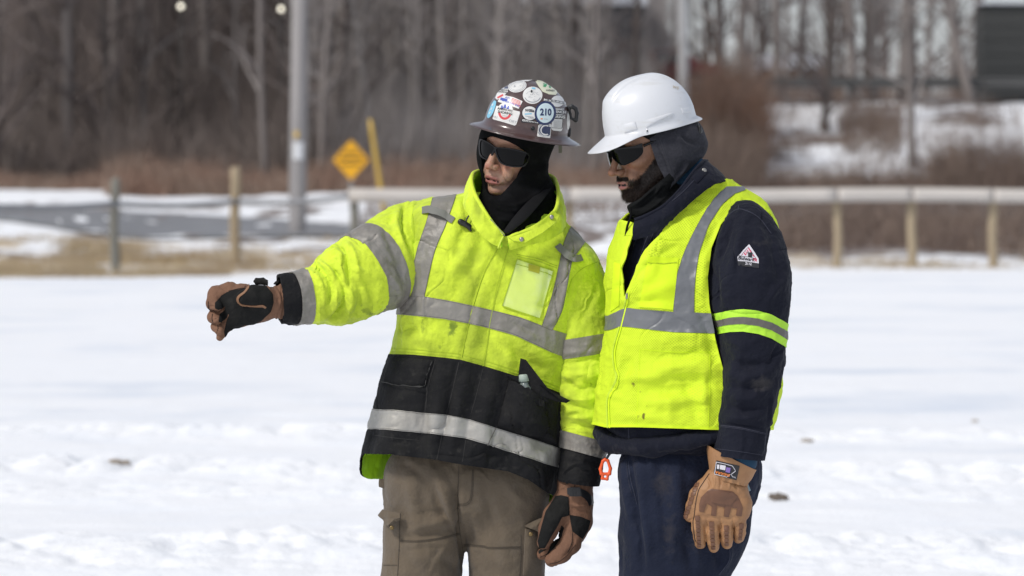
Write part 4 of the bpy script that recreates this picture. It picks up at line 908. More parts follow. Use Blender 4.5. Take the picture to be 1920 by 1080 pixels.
addif('hem_tape', region(J.V, J.T, J.N, f, .0036), tapeb, jac)
# shoulder tapes
tl = z4([(340, 70), (455, 55), (400, 210), (350, 330), (320, 450), (297, 560), (222, 556), (245, 420), (270, 310), (310, 190)])
addif('shoulder_tape', region(J.V, J.T, J.N, np.minimum(poly_sd(x, y, tl), np.where(fr_, 99, -9)), .0018), tape, jac)
tr_ = z4([(1005, 215), (1075, 290), (1010, 380), (985, 500), (960, 620), (915, 715), (865, 695), (900, 590), (925, 500), (960, 340), (975, 280)])
addif('shoulder_tape', region(J.V, J.T, J.N, np.minimum(poly_sd(x, y, tr_), np.where(fr_, 99, -9)), .0018), tape, jac)
# seams, placket, zip
for pl_, w, m_, of in ((z4([(655, 318), (592, 430), (535, 600), (510, 690), (478, 850)]), 1.3, seamy, .0026), (z4([(715, 295), (690, 360), (650, 500), (620, 650), (600, 780), (580, 890)]), 1.0, seamy, .0026),
                       (z5([(493, 95), (465, 220), (430, 350), (390, 545)]), 1.6, seamk, .0022), (z5([(603, 125), (570, 260), (540, 370), (508, 555)]), 1.0, seamk, .0022),
                       (z4([(232, 95), (245, 200), (245, 300), (205, 420), (195, 520)]), 1.2, seamy, .0012), (z4([(1140, 385), (1060, 420), (1010, 470), (985, 540)]), 1.2, seamy, .0012),
                       (z5([(385, 80), (345, 250), (320, 430)]), 1.0, seamk, .0022), (z5([(660, 395), (640, 435), (622, 478)]), 1.2, seamg, .0055), (z5([(107, 432), (200, 445), (310, 456)]), 1.2, seamk, .0025)):
    addif('seam', ribbon(bJ, pl_, w, of), m_, jac)
for k in range(2):
    e2 = edge.copy(); e2[:, 1] -= 5+k*6; addif('stitching', ribbon(bJ, e2[(e2[:, 0] > 728) & (e2[:, 0] < 1050)], .9, .0012), seamy, jac)
for A_ in (up_, lo_): addif('stitching', ribbon(bJ, A_[1:-1]+np.array([0, 1.5 if A_ is up_ else -1.5]), .7, .0026), seamg, jac)
for A_ in (up2, lo2): addif('stitching', ribbon(bJ, A_[1:-1]+np.array([0, 1.5 if A_ is up2 else -1.5]), .7, .0042), seamg, jac)
for ln in (tl[1:6], tl[6:]+tl[:1], tr_[1:6], tr_[6:]+tr_[:1]): addif('stitching', ribbon(bJ, np.array(ln), .8, .0021), seamg, jac)
# clear badge pocket, flap pocket, open cargo pocket with its raised flap
clearp = mat('clear_vinyl_window', (.66, .80, .16, 1), .18, var=[(12, .45, .7, (.74, .84, .40, 1), .7)], spec=.6, coat=.3, bump=(20, .3, .004))
pk = obj('chest_pocket', grid_patch(bJ, z4([(742, 350), (938, 408), (860, 690), (668, 620)]), 20, 24, .002, .001), hiviz, jac) if False else None
pk = addif('badge_pocket', grid_patch(bJ, z4([(745, 375), (922, 432), (855, 662), (672, 600)]), 18, 22, .0025, .002), clearp, jac)
addif('border', ribbon(bJ, z4([(745, 375), (922, 432), (855, 662), (672, 600), (745, 375)]), 1.4, .0045, smooth=False), seamy, pk)
addif('badge_flap', grid_patch(bJ, z4([(800, 398), (855, 412), (850, 445), (798, 430)]), 6, 6, .0055), mat('olive_badge', (.42, .42, .02, 1), .7), pk)
addif('border', ribbon(bJ, z4([(742, 400), (830, 425), (918, 455)]), 1.0, .0050), seamy, pk)
for ln in (z4([(742, 352), (840, 372), (938, 408)]), z4([(748, 362), (840, 384), (935, 418)])): addif('stitching', ribbon(bJ, ln, .8, .0015), seamy, jac)
fp = addif('pocket_flap', grid_patch(bJ, z5([(172, 72), (380, 85), (335, 208), (146, 194)]), 26, 16, .004, .009), blackc, jac)
addif('border', ribbon(bJ, z5([(152, 192), (235, 205), (334, 205), (352, 150), (374, 92)]), 1.2, .0135), mat('flap_edge', (.035, .034, .032, 1), .8), fp)
addif('seam', ribbon(bJ, z5([(345, 205), (342, 300), (322, 428)]), 1.2, .0023), seamk, jac)
cp = addif('cargo_pocket', grid_patch(bJ, z5([(722, 180), (945, 270), (935, 470), (668, 390)]), 20, 18, .006, .034, top=.5), blackc, jac)
addif('border', ribbon(bJ, z5([(722, 188), (830, 235), (945, 278)]), 1.4, .0080), mat('pocket_edge', (.03, .048, .045, 1), .7), cp)
addif('label_patch', grid_patch(bJ, z5([(818, 258), (882, 284), (874, 314), (810, 290)]), 6, 4, .0402), blackc, cp)
# standing flap of the open pocket
A3 = [P(*z5([p])[0], d+.004) for p, d in (((712, 155), -.13), ((765, 160), -.135), ((775, 78), -.15), ((800, 85), -.155), ((850, 150), -.155), ((900, 215), -.15), ((950, 262), -.14), ((1005, 274), -.13), ((985, 284), -.125), ((940, 276), -.13), ((860, 245), -.135), ((780, 200), -.13))]
c0 = np.mean(A3, 0); V = np.array(A3+[c0]); n = len(A3); T = np.array([(k, (k+1) % n, n) for k in range(n)]); V2 = V+np.array([0, .006, 0])
obj('raised_flap', (np.vstack([V, V2]), np.vstack([T, T[:, ::-1]+n+1]+[np.array([[k, k+n+1, (k+1) % n], [(k+1) % n, k+n+1, (k+1) % n+n+1]]) for k in range(n)])), blackc, jac, smooth=False)
# water bottle in that pocket: a thing of its own
r = cast(bJ, *z5([(783, 166)])[0], .024); bp = np.array(r[0]); bt = empty('water_bottle', bp-[0, 0, .075], 'clear plastic water bottle poking out of the open black parka pocket', 'bottle')
ax = np.array([-.10, 0, 1.]); ax /= np.linalg.norm(ax)
plast = mat('clear_bottle_plastic', (.45, .52, .50, 1), .12, trans=.6, spec=.5); capm = mat('pale_bottle_cap', (.34, .40, .34, 1), .4)
obj('bottle_body', tube_vt(np.array([bp+ax*h for h in (-.075, -.070, -.045, -.028, -.018, -.010)]), np.array([.012, .0165, .017, .0165, .0120, .0118]), 24), plast, bt)
obj('cap', tube_vt(np.array([bp+ax*h for h in (-.009, .009, .0105)]), np.array([.0148, .0148, .013]), 24), capm, bt)
# microphone loops across the shoulder tapes
for a, b_, sag, w in (((289, 143), (438, 192), 6, 12.5), ((938, 310), (1055, 368), -14, 12.5)):
    p0, p1 = np.array(z4([a])[0]), np.array(z4([b_])[0]); n = 16; V = []; Nn = []
    for i in range(n):
        t = i/(n-1); c = p0*(1-t)+p1*t+np.array([0, -sag*math.sin(math.pi*t)*(.6 if sag > 0 else 1)]); dr = (p1-p0)/np.linalg.norm(p1-p0)+np.array([0, -sag*math.pi*math.cos(math.pi*t)/np.linalg.norm(p1-p0)]); dr /= np.linalg.norm(dr); nn = np.array([-dr[1], dr[0]])
        for s in (-.5, -.17, .17, .5):
            q = c+nn*w*s; r = cast(bJ, q[0], q[1], .004+.012*math.sin(math.pi*t)); r = r or (V[-1], (0, -1, 0)); V.append(tuple(r[0])); Nn.append((0, -1, 0))
    i = np.arange(n-1)[:, None]*4; j = np.arange(3)[None]; T = tris(np.stack([i+j, i+4+j, i+5+j, i+1+j], -1).reshape(-1, 4)); obj('shoulder_loop', rim(np.array(V), T, np.array(Nn, float), .003), mat('grey_webbing', (.17, .17, .15, 1), .7, bump=(400, .4, .001)), jac)
# drawcord with its toggle
q = [cast(bJ, *z4([p])[0], o_)[0] for p, o_ in (((528, 128), .003), ((522, 160), .012), ((505, 180), .012), ((488, 205), .008))]
dc = obj('drawcord', tube_vt(crom(np.array(q), 16), .0022, 6), buck, jac)
S = SDF.box(np.array(q[-1])-.04, np.array(q[-1])+.04, .0018); c = np.array(q[-1])+[0, -.006, -.003]
S.cap(c+[-.012, 0, .006], c+[.010, 0, -.006], .0085, .0075, .004); S.cap(c+[0, -.003, .002], c+[.014, 0, -.016], .0055, .004, .003); V, T, N = S.mesh(); obj('toggle', (V, T), buck, dc)

# --- collar
rimp = [(944, 441, -.150), (925, 420, -.150), (905, 390, -.135), (888, 358, -.10), (884, 334, -.05), (893, 321, .02), (930, 318, .10), (985, 320, .145), (1030, 328, .12), (1043, 342, .05), (1047, 368, -.03), (1040, 395, -.085), (1010, 420, -.125), (975, 437, -.147), (952, 446, -.155)]
basp = [(939, 466, -.155), (912, 447, -.150), (888, 418, -.135), (872, 388, -.09), (872, 372, .00), (888, 372, .09), (930, 388, .15), (990, 398, .175), (1035, 405, .15), (1055, 412, .06), (1060, 424, -.02), (1048, 440, -.09), (1015, 455, -.13), (980, 462, -.152), (955, 468, -.16)]
nc = 150; ra, rb_ = crom(np.array([P(*p) for p in rimp]), nc), crom(np.array([P(*p) for p in basp]), nc); nr = 26; V = []
cen = P(968, 400, .03)
for k in range(nr):
    t = k/(nr-1); row = rb_*(1-t)+ra*t; o_ = row-cen; o_[:, 2] = 0; o_ /= np.linalg.norm(o_, axis=1)[:, None]; V.append(row+o_*.007*math.sin(math.pi*t))
V = np.array(V).reshape(-1, 3); i = np.arange(nr-1)[:, None]*nc; j = np.arange(nc-1)[None]; T = tris(np.stack([i+j, i+j+1, i+nc+j+1, i+nc+j], -1).reshape(-1, 4)); N = vnormals(V, T)
if np.sum(N*(V-cen)) < 0: T = T[:, ::-1]; N = -N
V = V+N*(.0050*fbm(V, (14, 14, 14), 3, 5)+.0040*fbm(V, (34, 34, 16), 2, 9, True))[:, None]
V = folds(V, N, [([(893, 345), (903, 372), (918, 405)], 4, -4), ([(1030, 395), (1000, 425), (960, 450)], 5, 4), ([(1040, 370), (1055, 400), (1060, 430)], 5, -4)]); N = vnormals(V, T)
cxp, cyp = toPX(V); gr_ = 1.1*np.exp(-((cxp-896)/9)**2-((cyp-385)/26)**2)+1.0*np.exp(-((cxp-1035)/16)**2-((cyp-380)/24)**2)+.25
st_ = .55*np.exp(-((cxp-898)/6)**2-((cyp-375)/20)**2)+.5*np.exp(-((cxp-1036)/10)**2-((cyp-372)/16)**2)
co_ = obj('collar', (V, T), hiviz, jac, attrs=dict(grime=gr_, stain=st_)); obj('collar_lining', (V-N*.009, T[:, ::-1]), hilime, co_)
e_ = np.vstack([ra[::-1]]); obj('collar_edge', tube_vt(ra-np.array([0, 0, .001]), .0055, 7), hiviz, co_)
bC = bvh(V, T)
# storm flap folded back from the collar
fl_px = [(952, 446), (975, 437), (1008, 419), (1038, 394), (1050, 402), (1046, 414), (1018, 436), (985, 455), (962, 452)]
dfl = [-.158, -.155, -.140, -.115, -.105, -.115, -.145, -.162, -.163]; V = [P(a, b, d-.012) for (a, b), d in zip(fl_px, dfl)]; n = len(V); V.append(np.mean(V, 0)+[0, -.006, 0]); V = np.array(V); T = np.array([(k, n, (k+1) % n) for k in range(n)])
for _ in range(3):                                               # subdivide and round
    E = {}; W = list(V); TT = []
    def md(a, b):
        key = (min(a, b), max(a, b))
        if key not in E: E[key] = len(W); W.append((V[a]+V[b])/2)
        return E[key]
    for a, b, c in T: ab, bc, ca = md(a, b), md(b, c), md(c, a); TT += [(a, ab, ca), (ab, b, bc), (ca, bc, c), (ab, bc, ca)]
    V, T = np.array(W), np.array(TT)
V = lap(V, T, 2, .25); N = vnormals(V, T); N = np.where((N[:, 1] > 0)[:, None], -N, N); V = V+N*(.002*fbm(V, (22, 22, 22), 2))[:, None]; sf = obj('storm_flap', rim(V, T, N, .006), hiviz, jac, attrs=None)
bF = bvh(V, T)
for px, py in ((1034, 407), (978, 449)):
    r = cast(bF, px, py, .001)
    if r: c = np.array(r[0]); obj('snap', tube_vt(np.array([c, c+[0, -.0025, 0], c+[0, -.0035, 0]]), [.0065, .006, .003], 14), chrome, sf)
# zip teeth down the opening
zp = crom(np.array([P(944, 443, -.158), P(938, 455, -.162), P(934, 466, -.166)]), 10)
zi = obj('zip', tube_vt(zp, .0028, 6), mat('zip_yellow', (.55, .70, .05, 1), .5), jac)
for k in range(14): t = k/13; c = ra[0]*(1-t)+ra[14]*t+[0.002, -.005, 0]; obj('zip_tooth', box_vt(c-.0013, c+.0013), chrome, zi, smooth=False)

# --- raised sleeve
L = limb([(840, 460, .09, 78, .06), (805, 463, .08, 86, .07), (772, 471, .055, 91, .085), (738, 487, .015, 87, .100), (697, 506, -.045, 80, .10), (660, 526, -.085, 75, .095), (628, 542, -.105, 67, .085), (604, 551, -.12, 57, .075), (585, 555, -.13, 52, .07), (560, 558, -.145, 48.5, .066), (537, 561, -.16, 47, .064), (524, 562, -.165, 46, .063)], 260, 260, 2.15)
cx_, cy_ = toPX(L.C); mid = np.exp(-((cx_-625)/50)**2)
D = .0040*fbm(L.V, (9, 9, 9), 3, 6)+.0036*fbm(L.V, (22, 22, 16), 3, 36, True)+.0012*fbm(L.V, (50, 50, 50), 2, 3, True)+creases(L.V, (17, 8, 7), 4.3, .0030)+creases(L.V, (9, 9, 14), 23.3, .0020)+mid*.004*fbm(np.stack([cx_*.05, L.th*1.2, cy_*0], 1), (1, 1, 1), 3, 4, True)
L.upd(L.V+L.N*D[:, None])
fsl = [(z3([(1265, 140), (1255, 230), (1265, 330), (1315, 450)]), 4, -9), (z3([(1230, 170), (1215, 260), (1240, 350), (1290, 460)]), 6, 7), (z3([(1180, 230), (1150, 320), (1200, 420), (1270, 560)]), 7, -4), (z3([(1320, 120), (1310, 230), (1330, 330)]), 5, 5),
       (z3([(1180, 480), (1230, 520), (1260, 600)]), 6, -7), (z3([(1170, 560), (1220, 620), (1240, 680)]), 6, 6),
       (z3([(870, 370), (910, 440), (925, 520), (935, 620)]), 3.5, -9), (z3([(840, 380), (880, 460), (890, 540), (900, 610)]), 6, 7), (z3([(905, 360), (960, 420), (985, 520), (1000, 640)]), 6, 6), (z3([(780, 470), (850, 530), (890, 600), (905, 660)]), 4, -7),
       (z3([(900, 640), (905, 700), (880, 770), (850, 800)]), 4, -10), (z3([(940, 640), (950, 720), (930, 790), (890, 840)]), 6, 8), (z3([(860, 640), (860, 700), (840, 770), (815, 810)]), 4, 7), (z3([(820, 620), (820, 690), (800, 760)]), 4, -6), (z3([(990, 600), (1000, 700), (980, 780)]), 5, -5),
       (z3([(700, 485), (770, 530), (820, 600), (840, 660)]), 4.5, -6), (z3([(740, 470), (810, 510), (850, 570)]), 5, 6), (z3([(660, 520), (740, 570), (780, 650), (790, 740)]), 6, 5), (z3([(800, 420), (880, 430), (930, 470)]), 4, 5), (z3([(1020, 560), (1060, 640), (1090, 740)]), 8, -5), (z3([(950, 520), (1010, 540), (1060, 580)]), 6, 4),
       (z3([(760, 800), (850, 830), (940, 800)]), 8, 5), (z3([(780, 850), (850, 790), (900, 770)]), 5, -5), (z3([(1050, 300), (1120, 330), (1180, 400)]), 9, 3.5)]
L.upd(folds(L.V, L.N, fsl, 1.7)); L.V = lap(L.V, L.T, 1, .3); L.N = vnormals(L.V, L.T)
x, y = toPX(L.V); cx_, cy_ = toPX(L.C)
stain = sum(a*np.exp(-((x-px)/sx)**2-((y-py)/sy)**2) for px, py, sx, sy, a in [z3([(1035, 770)])[0]+(9, 5, 1.), z3([(1060, 790)])[0]+(10, 4, .8), z3([(1010, 740)])[0]+(6, 4, .5)])
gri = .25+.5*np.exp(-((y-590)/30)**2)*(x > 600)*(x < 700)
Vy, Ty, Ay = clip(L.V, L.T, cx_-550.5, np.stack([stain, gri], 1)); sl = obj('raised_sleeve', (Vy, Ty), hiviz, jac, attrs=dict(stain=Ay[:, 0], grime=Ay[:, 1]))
Vb, Tb, Ab = clip(L.V, L.T, 551-cx_, L.N); obj('raised_sleeve_cuff', rim(Vb-Ab*.002, Tb, Ab, .008), blackc, jac)
addif('raised_sleeve_tape', region(L.V, L.T, L.N, np.minimum(cx_-679, 713-cx_), .002), tape, jac)
addif('raised_sleeve_tape', region(L.V, L.T, L.N, np.minimum(cx_-549, 574-cx_), .002), tape, jac)
# --- hanging sleeve
L2 = limb([(1015, 440, .07, 20, .05), (1036, 462, .065, 42, .08), (1056, 492, .05, 55, .095), (1073, 530, .03, 62, .10), (1085, 575, .01, 58, .095), (1091, 622, -.005, 53.5, .088), (1094, 670, -.012, 50.5, .084), (1094, 730, -.02, 48, .08), (1094, 790, -.025, 45.5, .076), (1093, 840, -.03, 42.5, .072), (1090, 872, -.03, 41, .07), (1086, 906, -.03, 40, .068)], 230, 280, 2.2, cap0=True)
cx_, cy_ = toPX(L2.C); D = .0040*fbm(L2.V, (9, 9, 9), 3, 16)+.0038*fbm(L2.V, (14, 14, 26), 3, 46, True)+.0012*fbm(L2.V, (50, 50, 50), 2, 3, True)+creases(L2.V, (7, 8, 17), 5.3, .0034)+creases(L2.V, (10, 10, 11), 33.3, .0020); L2.upd(L2.V+L2.N*D[:, None])
f2 = [(z5([(960, 150), (1030, 180), (1120, 160), (1170, 120)]), 6, 6), (z5([(980, 190), (1050, 220), (1130, 200)]), 6, -6), (z5([(960, 230), (1040, 270), (1130, 260)]), 7, 6), (z5([(970, 290), (1050, 300), (1120, 320)]), 6, -6), (z5([(965, 330), (1050, 350), (1150, 350)]), 7, 6), (z5([(980, 380), (1060, 385), (1130, 400)]), 5, -4),
      (z4([(1000, 470), (960, 560), (930, 680)]), 7, -7), (z4([(1080, 430), (1020, 560), (970, 690)]), 9, 5), (z4([(1150, 480), (1090, 600), (1040, 700)]), 8, -4), (z4([(950, 880), (1040, 870), (1150, 840)]), 6, -5), (z4([(960, 920), (1060, 930), (1160, 900)]), 7, 5), (z4([(960, 980), (1050, 960), (1140, 980)]), 6, -6), (z4([(950, 730), (940, 830), (935, 950)]), 5, -5), (z5([(970, 520), (1040, 540), (1110, 590)]), 7, 4)]
L2.upd(folds(L2.V, L2.N, f2, 1.7)); L2.V = lap(L2.V, L2.T, 1, .3); L2.N = vnormals(L2.V, L2.T); x, y = toPX(L2.V)
yc = y-.27*(x-1092); gri = .45+.5*np.exp(-((x-1110)/22)**2-((y-590)/40)**2); st2 = .5*np.exp(-((x-1118)/10)**2-((y-585)/14)**2)+.8*np.exp(-((x-1122)/5)**2-((y-494)/4)**2)
Vy, Ty, Ay = clip(L2.V, L2.T, 849-yc, np.stack([st2, gri], 1)); obj('hanging_sleeve', (Vy, Ty), hiviz, jac, attrs=dict(stain=Ay[:, 0], grime=Ay[:, 1]))
Vb, Tb, Ab = clip(L2.V, L2.T, yc-848.5, L2.N); obj('hanging_sleeve_cuff', rim(Vb-Ab*.002, Tb, Ab, .008), blackc, jac)
y1 = y+.16*(x-1092); m2 = np.where(cy_ > 560, 99, -9)
addif('hanging_sleeve_tape', region(L2.V, L2.T, L2.N, np.minimum(np.minimum(y1-632, 668-y1), m2), .002), tape, jac)
addif('hanging_sleeve_tape', region(L2.V, L2.T, L2.N, np.minimum(yc-817, 850-yc), .002), tape, jac)

# --- balaclava, neck warmer, black liner
mnx, mxx = P(880, 475, -.25), P(1075, 215, .25)
S = SDF.box((mnx[0], 9.78, mnx[2]), (mxx[0], 10.27, mxx[2]), .0034)
o, M = hA; g = gA
S.ell(g(-.008, 0, .026), (.111, .089, .100), M, .01); S.ell(g(.028, 0, -.034), (.072, .070, .090), M, .025); S.cap(g(.0, .045, -.06), g(.066, .018, -.104), .030, .026, .02); S.cap(g(.0, -.045, -.06), g(.066, -.018, -.104), .030, .026, .02); S.ell(g(.047, 0, .018), (.060, .075, .073), M, .015); S.ell(g(.042, -.022, -.025), (.066, .063, .092), M, .02)
S.cap(g(-.01, 0, -.06), P(958, 425, .02), .072, .092, .04); S.cap(P(1000, 385, .02), P(985, 430, .02), .062, .085, .03); S.cap(P(930, 385, -.03), P(1000, 372, .05), .050, .060, .03); S.cap(P(945, 410, -.05), P(975, 400, .05), .062, .070, .03); S.cap(P(985, 335, .05), P(1000, 400, .06), .05, .07, .03)
V, T, N = S.mesh()
V = V+N*(.0018*fbm(V, (30, 30, 30), 3, 3)+.0024*fbm(V, (16, 16, 40), 2, 12, True)*(1-sstep(*[P(0, 400)[2], P(0, 335)[2]], V[:, 2])))[:, None]; N = vnormals(V, T)
bfold = [([(912, 360), (935, 382), (975, 384), (1020, 352), (1035, 330)], 4, 6), ([(905, 372), (935, 396), (980, 398), (1025, 368)], 4, -5), ([(915, 392), (940, 412), (985, 410), (1030, 385)], 4, 4.5), ([(960, 340), (1000, 330), (1040, 300)], 6, 3), ([(985, 385), (965, 410), (950, 430)], 3.5, -5), ([(1000, 375), (985, 400), (960, 425)], 4, 4)]
V = folds(V, N, bfold); N = vnormals(V, T); x, y = toPX(V)
z7 = lambda pts: [(880+a/7.2, 230+b/7.2) for a, b in pts]
openA = z7([(200, 208), (265, 188), (330, 190), (400, 213), (470, 234), (540, 260), (640, 312), (740, 378), (795, 425), (808, 470), (780, 540), (710, 640), (640, 740), (520, 872), (430, 968), (350, 990), (285, 975), (235, 930), (205, 860), (200, 760), (190, 690), (172, 600), (165, 520), (150, 440), (135, 330), (150, 250)])
q = local(V, hA); f = np.maximum(-poly_sd(x, y, openA), np.where(q[:, 0] > .02, -99, 99))
Vb, Tb, Ab = clip(V, T, f, N); bal = obj('balaclava', rim(Vb, Tb, Ab, .012), knit, personA)
lin = mat('black_jacket_liner', (.006, .006, .007, 1), .75, spec=.2, bump=(60, .3, .003)); zr = crom(np.array([P(*p) for p in ((1035, 352, -.015), (1010, 385, -.075), (985, 412, -.115), (958, 434, -.135), (944, 438, -.14))]), 24)
zl = crom(np.array([P(*p) for p in ((1012, 358, -.03), (985, 382, -.08), (962, 408, -.11), (946, 430, -.125), (941, 437, -.13))]), 24); V = np.stack([zl, (zl+zr)/2+[0, -.006, 0], zr], 1).reshape(-1, 3)
i = np.arange(23)[:, None]*3; j = np.arange(2)[None]; T = tris(np.stack([i+j, i+3+j, i+4+j, i+1+j], -1).reshape(-1, 4)); N = vnormals(V, T); N = np.where((N[:, 1] > 0)[:, None], -N, N); obj('liner_collar', rim(V, T, N, .012), lin, jac)

# --- sunglasses
def wrap_surface(fr, rf, rl, uo=0.0, c=(.0, 0, 0), ucurv=0.0, fl0=-1.35, fl1=1.35, h=.034, e=2.4):
    n, m = 220, 60; th = np.linspace(fl0, fl1, n); us = np.linspace(-h, h, m); V = []
    ct, st = np.cos(th), np.sin(th); p = 2/e
    for u in us: V.append(np.stack([c[0]+rf*np.abs(ct)**p-ucurv*u*u*30-.10*(-u)*0, rl*np.sign(st)*np.abs(st)**p, np.full(n, uo+u)], 1))
    V = np.vstack(V)@fr[1].T+fr[0]; i = np.arange(m-1)[:, None]*n; j = np.arange(n-1)[None]; T = tris(np.stack([i+j, i+j+1, i+n+j+1, i+n+j], -1).reshape(-1, 4)); N = vnormals(V, T)
    if np.sum(N*(V-fr[0])) < 0: T, N = T[:, ::-1], -N
    return V, T, N
def glasses(person, fr, lenses, surf, outer, arms, armr=.0028):
    V, T, N = surf; x, y = toPX(V)
    def rnd(p): p = np.array(p); m = len(p); return crom(np.vstack([p, p, p]), 3*m*5)[m*5:2*m*5+1]
    lenses = [rnd(p) for p in lenses]; outer = [rnd(p) for p in outer]
    first = None; f_o = np.max([poly_sd(x, y, p) for p in outer], 0); f_l = np.max([poly_sd(x, y, p) for p in lenses], 0)
    fr_o = obj('sunglasses', region(V, T, N, np.minimum(f_o, -f_l), .0022, .0045), framem, person)
    for p in lenses: addif('lens', region(V, T, N, poly_sd(x, y, p)+.35, .0, .0022, puff=.0012), lensm, fr_o)
    for a in arms: obj('temple_arm', tube_vt(crom(np.array([fr[0]+fr[1]@np.array(q) for q in a]), 16), armr, 8), framem, fr_o)
lensA = [z7([(172, 238), (250, 275), (335, 332), (320, 390), (285, 450), (250, 485), (200, 468), (165, 430), (152, 370), (152, 290)]), z7([(380, 345), (470, 348), (600, 368), (735, 405), (785, 435), (790, 480), (745, 555), (700, 582), (610, 585), (500, 562), (435, 525), (395, 460), (372, 390)])]
outA = [z7([(150, 222), (180, 226), (262, 262), (345, 322), (350, 345), (335, 400), (300, 462), (255, 498), (190, 482), (148, 440), (136, 370), (134, 280)]), z7([(330, 322), (380, 330), (470, 334), (600, 352), (740, 390), (808, 428), (806, 490), (760, 572), (705, 598), (600, 600), (485, 576), (415, 535), (378, 465), (345, 380), (330, 350)])]
glasses(personA, hA, lensA, wrap_surface(hA, .1165, .096, -.004, ucurv=.0, e=2.5, h=.04), outA, [[(.066, .0700, .003), (.03, .074, .004), (-.02, .074, .0)], [(.066, -.0700, .003), (.03, -.074, .004), (-.02, -.074, .0)]])

# --- brown full brim hard hat
hatA = frame(987, 240, .0, 40, -3, 12.5); hatA = (hatA[0], hatA[1])
def helmet(fr, prof, nth, radial, e=2.0):
    """prof rows (radius scale, height, brim out m); radial(th)-> (rf, rl)"""
    K = resample(np.array(prof, float), 110); th = np.linspace(0, 2*np.pi, nth, endpoint=False); V = []
    for s, h, b in K:
        rf, rl, dh, db = radial(th, s, h, b); ct, st = np.cos(th), np.sin(th); V.append(np.stack([ct*(rf*s+db), st*(rl*s+db), h+dh], 1))
    V = np.vstack(V); nv = len(K); i = np.arange(nv-1)[:, None]*nth; j = np.arange(nth)[None]; jn = (j+1) % nth; T = tris(np.stack([i+j, i+jn, i+nth+jn, i+nth+j], -1).reshape(-1, 4)); V = np.vstack([V, V[:nth].mean(0)]); jj = np.arange(nth); T = np.vstack([T, np.stack([jj, (jj+1) % nth, np.full(nth, len(V)-1)], 1)])
    loc_ = V.copy(); V = V@fr[1].T+fr[0]; N = vnormals(V, T)
    if np.sum(N*(V-fr[0])) < 0: T, N = T[:, ::-1], -N
    return V, T, N, loc_
dome = [(math.cos(a)**.92*1.0 if a < 1.5 else 0.02, .128*math.sin(a)**.95, 0) for a in np.linspace(1.53, .0, 14)]
profA = dome+[(1.0, -.004, .003), (1.0, -.008, .010), (1.0, -.0125, .021), (1.0, -.017, .033), (1.0, -.0185, .0355), (1.0, -.0205, .0355), (1.0, -.020, .033), (1.0, -.012, .012), (.97, -.004, -.002), (.95, .02, 0), (.90, .05, 0)]
def radA(th, s, h, b):
    ridge = np.exp(-(np.sin(th)/.16)**2)*(np.cos(th) != 9)*.0035*sstep(.02, .09, h)
    return np.full(th.shape, .1215), np.full(th.shape, .1095), np.full(th.shape, 0.0)+ridge, np.full(th.shape, b)*(1+.12*np.abs(np.cos(th)))
HV, HT, HN, HL = helmet(hatA, profA, 420, radA)
brownh = mat('brown_hat_fibreglass', (.062, .031, .027, 1), .3, var=[(30, .45, .7, (.088, .050, .044, 1), .6), (7, .5, .7, (.06, .032, .03, 1), .6), (160, .6, .8, (.17, .12, .11, 1), .35)], coat=.7, spec=.5, bump=(110, .08, .001))
hat = obj('hard_hat', (HV, HT), brownh, personA, label='brown full brim hard hat covered in stickers')
keep = HL[:, 2] > -.0225; bH = bvh(HV, HT); x, y = toPX(HV); _rw = np.array([np.hypot(HL[k*420:(k+1)*420, 0], HL[k*420:(k+1)*420, 1]).max() for k in range(110)]); outr = np.where((HN[:, 1] < .35) & ((np.arange(len(HV)) < 420*(_rw.argmax()+1))), 99, -9)
z9 = lambda pts: [(880+a/6.75, 130+b/6.75) for a, b in pts]
white = mat('sticker_white', (.72, .71, .68, 1), .35, coat=.2, var=[(60, .5, .75, (.58, .56, .52, 1), .6)]); cream_s = mat('sticker_cream', (.70, .70, .52, 1), .35, coat=.2); navy_s = mat('sticker_navy', (.016, .03, .10, 1), .3, coat=.3)
pblue = mat('sticker_pale_blue', (.60, .72, .74, 1), .3, coat=.3); sky_s = mat('sticker_sky_blue', (.22, .52, .68, 1), .35); red_s = mat('sticker_red', (.62, .06, .07, 1), .4); blk_s = mat('sticker_black', (.015, .015, .018, 1), .4); grn_s = mat('sticker_green', (.02, .30, .10, 1), .4)
blue_s = mat('sticker_blue', (.06, .10, .42, 1), .4); gry_s = mat('sticker_grey', (.30, .31, .33, 1), .5); or_s = mat('sticker_orange', (.85, .25, .04, 1), .5)
def ell_poly(cx, cy, rx, ry, ang=0, n=40, a0=0, a1=360):
    t = np.radians(np.linspace(a0, a1, n, endpoint=(a1-a0 < 360))); c, s = math.cos(R(ang)), math.sin(R(ang)); X, Y = rx*np.cos(t), ry*np.sin(t); return [(cx+a*c-b*s, cy+a*s+b*c) for a, b in zip(X, Y)]
def hpatch(poly, off): return region(HV, HT, HN, np.minimum(poly_sd(x, y, poly), outr), off, off)
def harc(cx, cy, r, a0, a1, w, off, ang=0, ry=None, n=24):
    """ring segment as strip"""
    t = np.radians(np.linspace(a0, a1, n)); XY = []; ry = ry or r
    for q in t: XY += [((r-w/2)*math.cos(q), (ry-w/2)*math.sin(q)), ((r+w/2)*math.cos(q), (ry+w/2)*math.sin(q))]
    T = []
    for k in range(n-1): T += [(2*k, 2*k+1, 2*k+3), (2*k, 2*k+3, 2*k+2)]
    return flat_on(bH, XY, T, cx, cy, ang, off)
def hbar(cx, cy, w, h, ang, off):
    n = max(2, int(w/3)); XY = []
    for k in range(n+1): XY += [(-w/2+w*k/n, -h/2), (-w/2+w*k/n, h/2)]
    T = []
    for k in range(n): T += [(2*k, 2*k+1, 2*k+3), (2*k, 2*k+3, 2*k+2)]
    return flat_on(bH, XY, T, cx, cy, ang, off)
c9 = lambda a, b: z9([(a, b)])[0]
